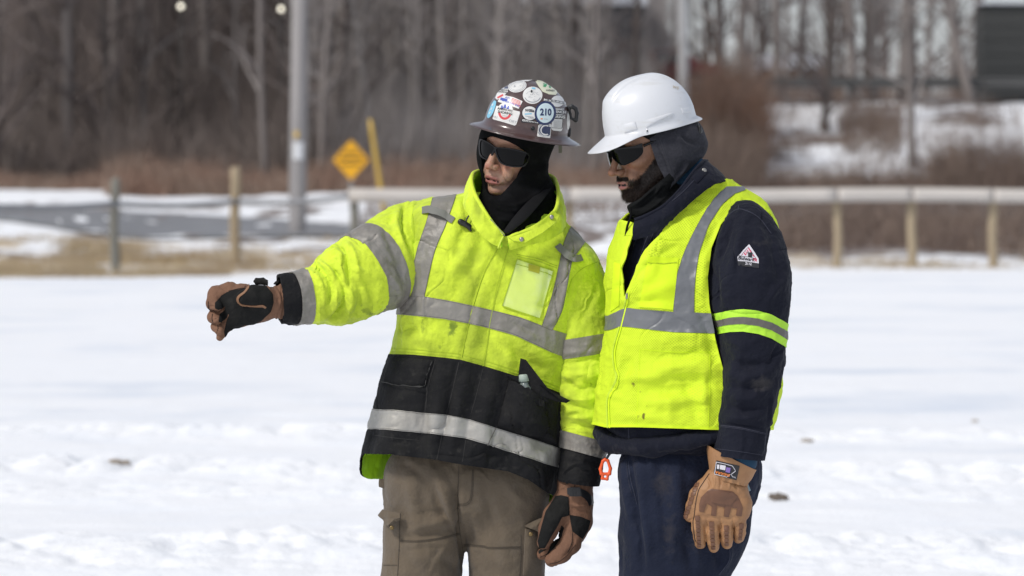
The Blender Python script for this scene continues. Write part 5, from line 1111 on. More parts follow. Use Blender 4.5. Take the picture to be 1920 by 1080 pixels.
tx = lambda s, size, p, ang=0, off=.0016, **k: text_on(bH, s, size, p[0], p[1], ang, off, **k)
# white card and round AMERICAN SHORING sticker
M = Multi(); M.add(hpatch(z9([(345, 460), (500, 505), (640, 535), (640, 560), (590, 712), (570, 712), (430, 668), (292, 630)]), .0007), white)
M.add(tx('ORY', 7, c9(550, 662), -14, .0011), gry_s).add(tx('HU', 6, c9(330, 605), -14, .0011), gry_s); M.build('sticker', hat, label='white rectangular sticker under a round one at the front')
M = Multi(); c = c9(455, 540); M.add(hpatch(ell_poly(c[0], c[1], 15.2, 17.2), .0013), white); M.add(harc(c[0], c[1], 10.5, 195, 345, 4.2, .0018, -8, 12.5), red_s)
for k, (dx, w_) in enumerate(((-5.5, 4), (0, 5), (6, 4))): M.add(flat_on(bH, [(-w_*.6, -3.5), (w_*.6, -3.5), (w_*.25, 3.2), (-w_*.25, 3.2)], [(0, 1, 2), (0, 2, 3)], c[0]+dx, c[1]-10.5+abs(dx)*.35, -8-dx*2, .0018), blue_s)
M.add(tx('AMERICAN', 5.6, (c[0], c[1]-4.0), -10, .0019, bold=.025), blk_s).add(tx('SHORING', 6.2, (c[0]+.2, c[1]+2), -10, .0019, bold=.03), blk_s)
for dy in (6.6, 8.2): M.add(hbar(c[0], c[1]+dy, 11, .5, -9, .0018), gry_s)
M.build('sticker', hat, label='round white AMERICAN SHORING sticker with a red lower arc')
# striped SHORING INC sticker
M = Multi(); M.add(hpatch(z9([(430, 325), (560, 355), (675, 405), (625, 500), (500, 450), (355, 410), (385, 372)]), .0008), white)
for k in range(5): M.add(hbar(*c9(590-k*3+4, 388+k*15), 17+k, 1.1, -21, .0012), red_s)
M.add(hbar(*c9(440, 385), 13, 5, -14, .0012), blue_s); M.add(tx('ATS', 5, c9(485, 365), -18, .0013, bold=.03), blue_s).add(tx('SHORING INC', 5.4, c9(530, 432), -21, .0014, bold=.02), blue_s); M.add(hbar(*c9(480, 465), 20, 1.5, -18, .0012), red_s); M.build('sticker', hat, label='red and blue striped SHORING INC sticker')
# partial round sticker above left
M = Multi(); c = c9(420, 300); M.add(hpatch(z9([(385, 255), (440, 232), (500, 235), (490, 280), (455, 320), (410, 365), (350, 385), (330, 365), (350, 310)]), .0009), white); M.add(hbar(*c9(455, 240), 12, 2.6, 0, .0014), navy_s).add(tx('AMERICAN', 3.6, c9(436, 268), -2, .0015, bold=.03), blk_s).add(tx('SHORING', 3.6, c9(425, 292), -4, .0015, bold=.03), blk_s).add(hbar(*c9(395, 345), 12, 3.2, 28, .0014), red_s); M.build('sticker', hat, label='small torn AMERICAN SHORING sticker at the left edge of the dome')
# sky blue oval
M = Multi(); M.add(hpatch(z9([(318, 392), (342, 405), (335, 460), (312, 530), (280, 590), (245, 622), (222, 615), (228, 580), (250, 520), (285, 440)]), .0009), sky_s)
for a, b, h_ in ((300, 450, 5), (285, 500, 5), (265, 550, 5)): M.add(hbar(*c9(a, b), 4.5, 1.6, 60, .0014), white)
M.build('sticker', hat, label='sky blue oval sticker at the very front')
# round white A sticker
M = Multi(); c = c9(608, 216); M.add(hpatch(ell_poly(c[0], c[1], 17.3, 11.2, -12), .0009), white).add(harc(c[0], c[1], 15.2, 0, 360, .6, .0013, 12, 9.4, 40), gry_s).add(harc(c[0], c[1], 12.2, 0, 360, .4, .0013, 12, 7.2, 40), gry_s).add(tx('A', 6.5, (c[0]-4.5, c[1]+.5), 10, .0014), gry_s)
M.add(tx('. - .', 7, (c[0]+5, c[1]-1), 12, .0014), gry_s); M.build('sticker', hat, label='flat looking round white sticker with an A near the top')
# round white centre sticker
M = Multi(); c = c9(800, 330); M.add(hpatch(ell_poly(c[0], c[1], 18.3, 16), .0009), white).add(hbar(*c9(812, 244), 7, 3, -5, .0013), sky_s).add(flat_on(bH, [(0, 0)]+[(2.0*math.cos(t), 2.6*math.sin(t)) for t in np.linspace(0, 6.283, 13)], [(0, k, k+1) for k in range(1, 13)], *c9(787, 282), 0, .0013), blk_s)
for k in range(16): a = random.uniform(0, 6.28); r = random.uniform(3, 13); M.add(hbar(c[0]+r*math.cos(a), c[1]+r*.85*math.sin(a), random.uniform(2, 7), .45, random.uniform(-70, 70), .0012), gry_s)
M.add(harc(c[0], c[1], 15.2, 200, 340, 1.6, .0013, 0, 13), gry_s).add(tx('- - -', 5, (c[0], c[1]-1.5), 0, .0014), blk_s); M.build('sticker', hat, label='round white creased sticker in the middle of the dome')
# green logo
M = Multi(); M.add(hpatch(z9([(830, 140), (850, 124), (960, 128), (1030, 158), (1085, 230), (1112, 300), (1090, 325), (1010, 318), (930, 285), (880, 220)]), .0009), cream_s)
M.add(flat_on(bH, [(-9, 7), (-5.5, 7), (-4.5, -2), (0, 5), (3, 5), (8, -3), (8.5, -6), (5, -6), (1.5, 1), (-2, -6), (-6.5, -6)], [(0, 1, 10), (1, 2, 10), (2, 9, 10), (2, 3, 9), (3, 8, 9), (3, 4, 8), (4, 5, 8), (5, 7, 8), (5, 6, 7)], *c9(982, 192), -10, .0014), grn_s).add(tx('LUDKEY', 4.4, c9(1022, 272), -4, .0015, bold=.02), blk_s).build('sticker', hat, label='cream shield shaped sticker with a green letter')
# BRYCO
M = Multi(); M.add(hpatch(ell_poly(*c9(1115, 405), 12, 10.5), .0008), white).add(hpatch(z9([(945, 372), (1225, 415), (1222, 450), (940, 398)]), .0013), white)
M.add(ribbon(bH, z9([(952, 378), (1080, 395), (1218, 420)]), .5, .0018), blk_s).add(ribbon(bH, z9([(948, 396), (1080, 415), (1218, 444)]), .5, .0018), blk_s)
for k, ch in enumerate('BRYCO'): M.add(tx(ch, 4.6, c9(992+k*48, 394+k*8.5), -8, .0019, bold=.02), blk_s)
M.build('sticker', hat, label='white BRYCO banner sticker over a grey round one')
# white sticker at the top
M = Multi(); M.add(hpatch(z9([(640, 115), (760, 98), (830, 108), (835, 122), (740, 152), (660, 145), (570, 150)]), .0009), white).add(hbar(*c9(745, 124), 15, .9, 0, .0014), blue_s).build('sticker', hat, label='white sticker at the crown')
# oval Willia(ms), bar, trench shoring, C, 210
M = Multi(); c = c9(765, 556); M.add(hpatch(ell_poly(c[0], c[1], 15.6, 14.2, 10), .0008), blk_s).add(hpatch(ell_poly(c[0], c[1], 14, 12.6, 10), .0013), white).add(tx('Willia', 7.4, (c[0]-.5, c[1]-4.6), -3, .0018, bold=.03), blk_s).add(hbar(c[0]-3, c[1]+1.4, 13, 2.2, 4, .0017), sky_s)
M.add(hbar(c[0]-1, c[1]+6.4, 16, .9, -8, .0017), gry_s).add(tx('8 8 8 8', 3.2, (c[0]+2, c[1]+9.2), -8, .0018), blk_s).build('sticker', hat, label='oval white sticker with a black border reading Willia')
M = Multi(); M.add(hpatch(z9([(655, 620), (880, 672), (880, 692), (660, 672)]), .0010), blk_s).add(hpatch(z9([(668, 630), (870, 674), (870, 684), (670, 662)]), .0014), white)
for k in range(9): M.add(hbar(*c9(690+k*19, 648+k*3.6), 1.6, 1.6, -12, .0018), blk_s)
M.build('sticker', hat, label='narrow black and white strip sticker')
M = Multi(); M.add(hpatch(z9([(1060, 486), (1190, 494), (1172, 786), (1035, 770)]), .0009), white).add(ribbon(bH, z9([(1085, 495), (1183, 500), (1170, 748), (1040, 738)]), .7, .0014, smooth=False), blk_s)
M.add(hbar(*c9(1136, 542), 14, 8.2, -3, .0014), blk_s).add(hbar(*c9(1130, 605), 14.5, 7.6, -3, .0014), blk_s).add(tx('RENCH', 6.8, c9(1136, 542), -3, .0019, bold=.035), white).add(tx('ORING', 6.8, c9(1132, 604), -3, .0019, bold=.035), white)
for k in range(7): M.add(hbar(*c9(1112, 650+k*13), 15, .6, -3, .0014), gry_s)
M.build('sticker', hat, label='white rectangular sticker with black TRENCH SHORING lettering')
M = Multi(); M.add(hpatch(z9([(875, 700), (1038, 690), (1020, 872), (855, 852)]), .0012), white).add(hpatch(z9([(888, 706), (1030, 698), (1014, 845), (866, 835)]), .0016), navy_s)
c = c9(962, 770); M.add(harc(c[0], c[1], 8.8, 55, 300, 2.6, .0021, 0, 9), white).add(harc(c[0]-1, c[1], 12.0, 100, 258, 1.2, .0021, 0, 11.5), white).add(flat_on(bH, [(0, 0)]+[(5*math.cos(t), 5.4*math.sin(t)) for t in np.linspace(0, 6.283, 17)], [(0, k, k+1) for k in range(1, 17)], c[0]+2.6, c[1], 0, .0023), navy_s).add(hbar(c[0]+8, c[1]-8.2, 3, 4, 0, .0022), white)
for k in range(10): M.add(hbar(*c9(878+k*15, 846+k*2), 1.3, 1.0, -6, .0021), navy_s)
M.build('sticker', hat, label='square navy sticker with a white C on the brim')
M = Multi(); c = c9(957, 557); M.add(hpatch(ell_poly(c[0], c[1], 19.6, 22.2, 12), .0026), navy_s).add(hpatch(ell_poly(c[0]-.4, c[1]-.2, 15.7, 18.2, 8), .0030), pblue)
M.add(text_on(bH, '210', 15, c[0]+.4, c[1]-1.2, -1, .0036, bold=.04, sx=.92, sy=1.12), navy_s).add(tx('..', 7, (c[0]-7, c[1]+9.5), -6, .0036), or_s).add(hbar(c[0]-7, c[1]+10.3, 4, 1.8, -6, .0034), or_s).add(hbar(c[0]+.5, c[1]+10.9, 7, .7, -6, .0034), gry_s).build('sticker', hat, label='round navy bordered sticker with the number 210')
M = Multi(); M.add(hpatch(z9([(1262, 520), (1275, 600), (1268, 700), (1252, 775), (1236, 760), (1232, 640), (1245, 560)]), .0009), white).build('sticker', hat, label='white sticker at the back edge')
c = c9(803, 746); r = cast(bH, c[0], c[1], .0); n_ = np.array(r[1]); p_ = np.array(r[0]); obj('rivet', tube_vt(np.array([p_, p_+n_*.002, p_+n_*.0032]), [.0058, .0055, .003], 14), buck, hat)
# lamp clip loop at the back and little side clips
S = SDF.box(P(1058, 245, 0)-[0, .06, 0], P(1092, 190, 0)+[0, .06, 0], .0018)
S.chain([P(*z9([p])[0], .0) for p in ((1255, 490), (1300, 470), (1345, 500), (1362, 560), (1352, 640))], [.0062, .0052, .0052, .0052, .0058], .003); S.chain([P(*z9([p])[0], .0) for p in ((1262, 505), (1278, 560), (1290, 620), (1345, 650))], [.0042, .003, .003, .0045], .003)
V, T, N = S.mesh(); obj('lamp_clip', (V, T), buck, hat)
for p in ((1262, 800), (232, 572)):
    c = P(*z9([p])[0], .0); S = SDF.box(c-.02, c+.02, .0022); S.cap(c+[0, .0, .008], c-[0, 0, .008], .006, .0045, .002); V, T, N = S.mesh(); obj('clip', (V, T), buck, hat)
c = P(*z7([(1230, 355)])[0], .03); obj('suspension_tab', box_vt(c-[.005, .01, .011], c+[.004, .01, .013]), mat('olive_tab', (.18, .17, .12, 1), .5), hat, smooth=False)

# --- trousers
kh = mat('khaki_ripstop', (.130, .098, .064, 1), .9, var=[(4, .42, .7, (.092, .072, .052, 1), .7), (25, .5, .8, (.15, .122, .092, 1), .45)], weave=(260, .25, 'X'), bump=(30, .8, .008), bump2=(130, .5, .0025), sheen=.1)
khs = mat('khaki_stitch', (.07, .055, .040, 1), .9)
lo_c, hi_c = P(685, 1500, .3), P(1050, 850, -.3); S = SDF(np.arange(P(690, 0, 0)[0]-.03, P(1050, 0, 0)[0]+.03, .0058), np.arange(9.86, 10.3, .0058), nonuni(gz+.08, P(0, 835)[2], P(0, 1090)[2], 5, .0058, .012))
yy = .07
S.rbox(P(876, 888, yy), (.205, .125, .085), .08, None, .03); S.cap(P(806, 910, yy), P(868+0, 905, yy), .115, .12, .05); S.cap(P(935, 925, yy), P(868, 905, yy), .118, .12, .05)
S.chain([P(803, 915, yy), P(796, 1010, yy), P(790, 1085, yy), P(782, 1260, yy+.02), P(775, 1465, yy+.04)], [.118, .112, .108, .098, .088], .02); S.chain([P(945, 925, yy), P(950, 1010, yy), P(951, 1085, yy), P(958, 1260, yy+.02), P(965, 1465, yy+.04)], [.118, .106, .100, .095, .088], .02)
V, T, N = S.mesh(); V = V+N*(.005*fbm(V, (9, 9, 6), 3, 2)+.0035*fbm(V, (18, 18, 12), 3, 12, True)+creases(V, (13, 8, 5), 6.1, .0040, .08)+creases(V, (8, 8, 12), 16.1, .0030, .08))[:, None]; N = vnormals(V, T)
ft = [(z5([(490, 600), (480, 740), (495, 860), (510, 960), (520, 1080)]), 5, -12), (z5([(395, 640), (440, 740), (470, 830)]), 8, 8), (z5([(360, 650), (400, 760), (450, 850)]), 7, -6), (z5([(440, 600), (470, 700), (480, 800)]), 6, -5), (z5([(230, 900), (330, 890), (480, 860)]), 7, -5), (z5([(300, 840), (400, 830), (480, 815)]), 10, 7), (z5([(560, 780), (580, 860), (600, 930)]), 10, 6), (z5([(530, 880), (560, 960), (560, 1060)]), 9, 6), (z5([(620, 700), (640, 800), (680, 900)]), 9, -5), (z5([(260, 640), (290, 780), (300, 900)]), 12, 5),
      (z5([(250, 960), (330, 1000), (450, 1010)]), 14, 5), (z5([(400, 1000), (470, 1030), (500, 1080)]), 10, -6), (z5([(600, 960), (680, 1010), (740, 1060)]), 12, 4), (z5([(220, 560), (300, 600), (350, 680)]), 8, -4), (z5([(700, 640), (760, 720), (820, 760)]), 10, 5)]
V = folds(V, N, ft, 1.8); V = lap(V, T, 1, .4); N = vnormals(V, T); tro = obj('trousers', (V, T), kh, personA); bT = bvh(V, T)
for ln, w in ((z5([(492, 575), (488, 700), (485, 780)]), 1.2), (z5([(555, 590), (548, 700), (530, 742), (488, 750)]), 1.1), (z5([(560, 590), (554, 705), (535, 749), (490, 757)]), .8), (z5([(218, 915), (300, 918), (400, 905), (498, 882)]), 1.3), (z5([(218, 921), (300, 924), (400, 911), (498, 888)]), .9), (z5([(515, 935), (600, 940), (640, 948), (775, 945)]), 1.3), (z5([(515, 941), (600, 946), (640, 954), (775, 951)]), .9), (z5([(485, 780), (500, 900), (520, 1020)]), 1.0), (z5([(220, 800), (218, 930), (210, 1080)]), 1.1), (z5([(778, 890), (776, 1000), (770, 1080)]), 1.1), (z5([(140, 1030), (208, 1030)]), 1.1)):
    addif('seam', ribbon(bT, ln, w, .0012), khs, tro)
for quad in (z5([(150, 840), (212, 850), (205, 1078), (128, 1078)]), z5([(795, 860), (872, 880), (870, 1078), (785, 1078)])): addif('cargo_pocket', grid_patch(bT, quad, 10, 18, .006, .006), kh, tro)
def flap(pts, ds, th=.007, m=kh, name='pocket_flap', parent=tro, sub=3):
    V = [P(a, b, d) for (a, b), d in zip(pts, ds)]; n = len(V); V.append(np.mean(V, 0)+[0, -.008, 0]); V = np.array(V); T = np.array([(k, n, (k+1) % n) for k in range(n)])
    for _ in range(sub):
        E = {}; W = list(V); TT = []
        def md(a, b):
            key = (min(a, b), max(a, b))
            if key not in E: E[key] = len(W); W.append((V[a]+V[b])/2)
            return E[key]
        for a, b, c in T: ab, bc, ca = md(a, b), md(b, c), md(c, a); TT += [(a, ab, ca), (ab, b, bc), (ca, bc, c), (ab, bc, ca)]
        V, T = np.array(W), np.array(TT)
    V = lap(V, T, 1, .3); N = vnormals(V, T); N = np.where((N[:, 1] > 0)[:, None], -N, N); V = V+N*(.003*fbm(V, (30, 30, 30), 2))[:, None]; return obj(name, rim(V, T, N, th), m, parent)
flap(z5([(118, 800), (140, 772), (165, 778), (222, 790), (222, 812), (195, 818), (165, 848), (150, 845), (140, 822)]), [-.0, -.01, -.03, -.05, -.055, -.06, -.055, -.035, -.015])
flap(z5([(790, 850), (830, 828), (895, 800), (900, 850), (870, 880), (820, 862)]), [-.030, -.034, -.036, -.02, -.03, -.036])
for p, d in ((((183, 858)), -.052), (((823, 888)), -.045)): c = P(*z5([p])[0], d-.004); obj('snap', tube_vt(np.array([c+[0, .004, 0], c, c+[0, -.001, 0]]), [.0062, .0058, .003], 12), mat('brass_snap', (.20, .14, .06, 1), .4, metal=.7), tro)
flap(z5([(122, 630), (165, 632), (163, 684), (120, 672)]), [.06, .05, .05, .06], .006, kh, 'belt_loop', tro, 1)
boots(personA, [(P(775, 0, .1)[0], 10.08), (P(968, 0, .1)[0], 10.10)], [8, -12])

# --- gloves
z8 = lambda pts: [(370+a/7.2, 500+b/7.2) for a, b in pts]
def pxmask(V, N, poly, cond=None):
    x, y = toPX(V); f = poly_sd(x, y, poly); return np.where(N[:, 1] < .25, f, np.minimum(f, -3))
def glove(name, S, parent, basem, panels, ns=1.0, foldz=(), seed=0, sm=1):
    V, T, N = S.mesh(); V = V+N*(.0012*fbm(V, (45, 45, 45), 3, seed)+.0016*ns*fbm(V, (26, 26, 26), 2, seed+5, True)+creases(V, (38, 38, 38), 7.7+seed, .0015*ns, .10))[:, None]; V = lap(V, T, sm, .5); N = vnormals(V, T)
    if len(foldz): V = folds(V, N, foldz); N = vnormals(V, T)
    o = obj(name, (V, T), basem, parent)
    for nm, poly, m_, off in panels: addif(nm, region(V, T, N, pxmask(V, N, poly), off), m_, o)
    return o, bvh(V, T), (V, T, N)
pz = lambda a, b, d: P(*z8([(a, b)])[0], d)
c0 = pz(650, 520, -.19); S = SDF.box(pz(60, 1040, 0)*[1, 0, 1]+[0, 9.70, 0], pz(1300, 120, 0)*[1, 0, 1]+[0, 9.91, 0], .0021)
dH = -.185
S.cap(pz(900, 480, dH), pz(560, 480, dH), .040, .043, .02); S.cap(pz(840, 560, dH), pz(560, 640, dH), .036, .034, .02); S.cap(pz(600, 400, dH), pz(430, 420, dH+.005), .032, .030, .015); S.cap(pz(520, 700, dH), pz(450, 730, dH), .024, .022, .012)
for pts, rs in (([(440, 345, .0), (260, 380, .0), (215, 500, -.015), (255, 540, -.03)], [.027, .0235, .0185, .014]), ([(460, 500, .005), (270, 590, .0), (215, 680, -.015), (265, 720, -.03)], [.022, .0185, .0155, .013]), ([(470, 620, .005), (320, 730, .0), (262, 810, -.012), (300, 870, -.028)], [.020, .0175, .0145, .012]), ([(500, 700, .0), (400, 800, -.005), (330, 880, -.012), (305, 955, -.02)], [.018, .0165, .0140, .0095])):
    S.chain([pz(a, b, dH+d) for a, b, d in pts], rs, .003)
S.chain([pz(900, 420, dH-.03), pz(760, 390, dH-.040), pz(640, 420, dH-.045)], [.031, .0265, .021], .010)
S.cap(pz(960, 500, dH), pz(1180, 470, dH+.01), .036, .041, .015)
palmpoly = z8([(720, 250), (640, 300), (500, 318), (400, 345), (330, 385), (240, 490), (238, 560), (285, 582), (345, 560), (385, 525), (370, 590), (300, 640), (285, 740), (320, 755), (400, 690), (415, 640), (435, 640), (400, 720), (360, 880), (375, 958), (425, 865), (520, 850), (640, 790), (760, 780), (860, 735), (990, 610), (1030, 490), (1015, 370), (930, 262), (860, 240)])
gl, bG, GA = glove('pointing_hand_glove', S, personA, leath, [('palm_panel', palmpoly, palmk, .0012)], 1.0,
    [(z8([(130, 585), (200, 600), (280, 600), (360, 560)]), 1.6, -7), (z8([(170, 770), (230, 782), (290, 770), (360, 730)]), 1.6, -7), (z8([(150, 540), (200, 530), (240, 540)]), 1.4, -3.5), (z8([(220, 720), (250, 700), (290, 700)]), 1.4, -3), (z8([(230, 850), (270, 860), (300, 890)]), 1.4, -3), (z8([(380, 330), (330, 290), (300, 250)]), 1.6, -3), (z8([(1000, 300), (1040, 420), (1020, 560), (960, 680)]), 2.5, -5), (z8([(1050, 280), (1120, 420), (1090, 600)]), 3, 4), (z8([(1100, 300), (1170, 450), (1130, 640)]), 2.5, -4), (z8([(600, 400), (560, 470), (600, 520), (760, 540), (900, 560)]), 2.5, -3.5), (z8([(150, 520), (160, 600)]), 2, -2)], 3)
addif('thumb_piping', ribbon(bG, z8([(700, 245), (690, 290), (640, 350), (570, 400), (552, 450), (585, 505), (650, 520), (760, 530), (880, 525), (925, 550)]), 3.4, .0030), mat('tan_piping', (.24, .12, .06, 1), .7), gl)
gseam = mat('glove_thread', (.035, .018, .012, 1), .9)
for ln in (z8([(640, 222), (645, 262), (636, 300)]), z8([(150, 585), (200, 600), (262, 598)]), z8([(205, 640), (200, 700), (215, 760)]), z8([(275, 780), (280, 840), (262, 890)]), z8([(420, 330), (480, 318), (560, 300), (640, 290)]), z8([(150, 470), (150, 540), (165, 580)])): addif('seam', ribbon(bG, ln, .9, .0016), gseam, gl)
S = SDF.box(pz(860, 790, 0)*[1, 0, 1]+[0, 9.70, 0], pz(1280, 130, 0)*[1, 0, 1]+[0, 9.93, 0], .0022)
S.cap(pz(1020, 490, dH+.008), pz(1150, 475, dH+.014), .041, .046, .01)
V, T, N = S.mesh(); x, y = toPX(V); V = V+N*(.0030*np.sin((x+.12*y)*.75+2*vnoise(V*30))*.5+.002*fbm(V, (40, 40, 40), 3, 3, True))[:, None]; obj('gathered_cuff', (V, T), leath, gl)
S = SDF.box(pz(740, 290, 0)*[1, 0, 1]+[0, 9.74, 0], pz(1020, 120, 0)*[1, 0, 1]+[0, 9.90, 0], .002); S.chain([pz(775, 200, dH), pz(830, 165, dH), pz(890, 200, dH-.01), pz(985, 235, dH-.02), pz(990, 260, dH-.03)], [.0045, .009, .0075, .006, .004], .005); S.cap(pz(800, 215, dH-.01), pz(900, 215, dH-.01), .006, .006, .004); V, T, N = S.mesh(); V = V+N*(.0015*fbm(V, (90, 90, 90), 2))[:, None]; obj('wrist_strap', (V, T), palmk, gl)
# hanging glove
z10 = lambda pts: [(1000+a/4.69, 840+b/4.69) for a, b in pts]
pw = lambda a, b, d: P(*z10([(a, b)])[0], d)
dG = -.03; S = SDF.box(pw(20, 1060, 0)*[1, 0, 1]+[0, 9.84, 0], pw(560, 200, 0)*[1, 0, 1]+[0, 10.08, 0], .0022)
S.cap(pw(368, 235, dG), pw(370, 330, dG), .0465, .046, .01); S.cap(pw(370, 330, dG), pw(400, 470, dG), .044, .036, .015)
S.cap(pw(330, 440, dG), pw(300, 520, dG), .036, .036, .015); S.cap(pw(400, 480, dG), pw(400, 640, dG), .034, .033, .02); S.cap(pw(385, 620, dG), pw(345, 740, dG), .036, .036, .02)
S.chain([pw(270, 500, dG-.01), pw(190, 600, dG-.02), pw(130, 720, dG-.025), pw(95, 830, dG-.025)], [.037, .031, .026, .018], .012)    # thumb
S.chain([pw(350, 720, dG-.012), pw(330, 840, dG-.02), pw(250, 930, dG-.025), pw(165, 985, dG-.02)], [.028, .026, .023, .019], .006)
S.chain([pw(350, 740, dG+.02), pw(290, 840, dG+.022), pw(190, 880, dG+.015), pw(85, 935, dG+.01)], [.026, .022, .018, .0155], .004)
S.chain([pw(360, 740, dG+.045), pw(310, 820, dG+.05), pw(230, 860, dG+.045), pw(130, 905, dG+.04)], [.024, .021, .017, .015], .004); S.chain([pw(370, 730, dG+.06), pw(330, 790, dG+.07), pw(260, 840, dG+.07)], [.021, .018, .014], .004)
gap = z10([(238, 700), (268, 690), (240, 770), (170, 822), (150, 835), (200, 760)])
pol1 = z10([(195, 425), (245, 415), (308, 430), (318, 590), (250, 610), (215, 680), (150, 790), (100, 880), (55, 880), (40, 820), (70, 700), (110, 560)]); pol2 = z10([(318, 588), (420, 605), (500, 640), (480, 720), (430, 800), (360, 745), (343, 735)]); pol3 = z10([(245, 680), (270, 700), (250, 780), (180, 880), (120, 970), (105, 960), (150, 870), (50, 930), (45, 905), (180, 830), (225, 760)])
gl2, bG2, _ = glove('hanging_hand_glove', S, personA, leath, [('thumb_panel', pol1, palmk, .0012), ('knuckle_panel', pol2, palmk, .0014), ('finger_panel', pol3, palmk, .001)], 1.2,
    [(z10([(240, 360), (290, 330), (330, 340)]), 2.5, 4), (z10([(235, 300), (300, 290), (380, 300)]), 3, -3), (z10([(330, 520), (400, 550), (470, 560)]), 3, -4), (z10([(330, 490), (400, 510), (480, 500)]), 3, 4), (z10([(320, 380), (318, 480), (320, 590)]), 1.5, -2), (z10([(370, 760), (340, 880), (240, 980)]), 3, -2.5), (z10([(225, 240), (360, 262), (500, 290)]), 2, -2)], 7)
for ln in (z10([(360, 222), (363, 300), (362, 372)]), z10([(222, 262), (300, 245), (400, 262), (480, 300)]), z10([(343, 740), (338, 830), (300, 920)]), z10([(140, 1020), (220, 1000), (300, 940), (370, 850)]), z10([(60, 960), (120, 930), (200, 880)])): addif('seam', ribbon(bG2, ln, .9, .0016), gseam, gl2)
addif('wrist_strap', ribbon(bG2, z10([(300, 380), (360, 380), (440, 400), (500, 460), (515, 500)]), 13, .002), buck, gl2)
r = cast(bG2, *z10([(365, 382)])[0], .004); c = np.array(r[0]); bk = obj('buckle', box_vt(c-[.014, .004, .012], c+[.014, .001, .012]), buck, gl2, smooth=False)
for k in (-1, 0, 1): obj('bar', box_vt(c+[k*.007-.0018, -.0075, -.010], c+[k*.007+.0018, -.0042, .010]), buck, gl2, smooth=False)

# ============================================================ PERSON B : navy coveralls, yellow mesh vest, white hard hat
B_GROUND = np.array([P(1290, 1504, -.12)[0], 9.88, 0.0]); B_GROUND[2] = float(hgt(B_GROUND[0], 9.88)); gzb = B_GROUND[2]
hB = frame(1218, 270, -.12, 67, 16, 2); HSB = 1.06
def gB(f, l, u): return hB[0]+hB[1]@np.array([f, l, u])*HSB
navy = mat('navy_cotton_duck', (.0075, .0085, .0165, 1), .85, var=[(7, .45, .7, (.011, .0125, .022, 1), .7), (45, .6, .8, (.020, .021, .029, 1), .4)], bump=(34, .8, .008), bump2=(120, .5, .0025), sheen=.04, spec=.18, attr=[('wear', (.045, .042, .044, 1), 60, .42, 1.1)])
navyt = mat('navy_trouser_cloth', (.0105, .014, .029, 1), .85, var=[(7, .45, .7, (.017, .022, .044, 1), .7), (40, .6, .8, (.03, .032, .045, 1), .4)], bump=(30, .8, .008), bump2=(120, .5, .0025), sheen=.04, spec=.18, attr=[('wear', (.040, .036, .040, 1), 50, .40, 1.2)])
vestm = mat('yellow_mesh_vest', (.64, .82, .03, 1), .75, attr=[('stain', (.16, .14, .02, 1), 90, .35, .75)], holes=(.0066, (.34, .46, .015, 1), .6), bump=(34, .6, .006), spec=.25)
vests = mat('yellow_vest_binding', (.66, .86, .02, 1), .7, bump=(80, .3, .002), spec=.25)
tapeg = mat('silver_grey_vest_tape', (.175, .18, .19, 1), .42, metal=.2, var=[(14, .4, .7, (.145, .15, .16, 1), .7)], bump=(60, .25, .002), bump2=(500, .2, .001))
tapeo = mat('dull_sleeve_tape', (.13, .12, .105, 1), .5, var=[(30, .4, .7, (.10, .09, .08, 1), .6)])
seamn = mat('navy_seam', (.030, .032, .05, 1), .9)
skinB = mat('brown_skin', (.275, .142, .085, 1), .46, var=[(28, .42, .7, (.19, .092, .055, 1), .6), (160, .55, .8, (.14, .07, .042, 1), .3)], sss=.08, bump=(260, .6, .002), bump2=(60, .4, .003),
            attr=[('red', (.29, .12, .075, 1), 60, .2, 1.0), ('lip', (.30, .12, .11, 1), 0, .2, .8), ('beard', (.018, .0115, .009, 1), 240, .40, .85), ('mouth', (.02, .006, .006, 1), 0, .3, .7)], spec=.4)
hairm = mat('black_beard_hair', (.026, .0155, .011, 1), .6, spec=.3)
fleece = mat('grey_fleece', (.034, .034, .041, 1), .95, var=[(150, .42, .62, (.050, .050, .060, 1), .7), (9, .4, .7, (.028, .028, .034, 1), .5)], bump=(220, .8, .002), bump2=(40, .4, .004), sheen=.08, spec=.1)
teal = mat('blue_shirt', (.006, .045, .095, 1), .85, bump=(60, .3, .003)); gait = mat('dark_neck_gaiter', (.0085, .009, .0095, 1), .9, bump=(60, .4, .003), spec=.12)
whp = mat('white_helmet_plastic', (.66, .67, .69, 1), .32, spec=.5, coat=.2, var=[(6, .50, .85, (.54, .53, .50, 1), .45), (38, .62, .8, (.50, .48, .43, 1), .35), (14, .58, .7, (.58, .575, .56, 1), .5, (1, 1, 5))], bump=(90, .04, .0008))
# body
hx = hB[0]; S = SDF(nonuni(P(1100, 0)[0], P(1500, 0)[0], hx[0]-.14, hx[0]+.13, .0021, .016), nonuni(9.45, 10.15, hx[1]-.12, hx[1]+.12, .0021, .016), nonuni(gzb, hx[2]+.16, hx[2]-.17, hx[2]+.14, .0021, .016))
S.cap(P(1310, 430, -.13), P(1295, 620, -.13), .09, .11, .05); S.cap(P(1295, 620, -.13), P(1290, 860, -.13), .11, .09, .05); S.cap(gB(-.03, 0, -.16), P(1300, 430, -.13), .05, .07, .04)
S.chain([P(1380, 430, -.22), P(1408, 570, -.3), P(1408, 700, -.31), P(1388, 850, -.31), P(1372, 885, -.30)], [.05, .05, .036, .027, .024], .04)
S.chain([P(1210, 440, .02), P(1180, 570, .05), P(1190, 700, .05), P(1210, 800, .0)], [.05, .045, .035, .03], .04)
for dx, dd in ((-32, -.16), (35, -.08)): S.chain([P(1285, 860, -.13), P(1290+dx, 960, dd), P(1278+dx, 1190, dd), P(1265+dx*1.3, 1470, dd)], [.09, .08, .06, .045], .03)
add_head(S, hB, mouth=.8, nose=1.03, jaw=1.04, ears=False, hs=HSB, lu=-.002)
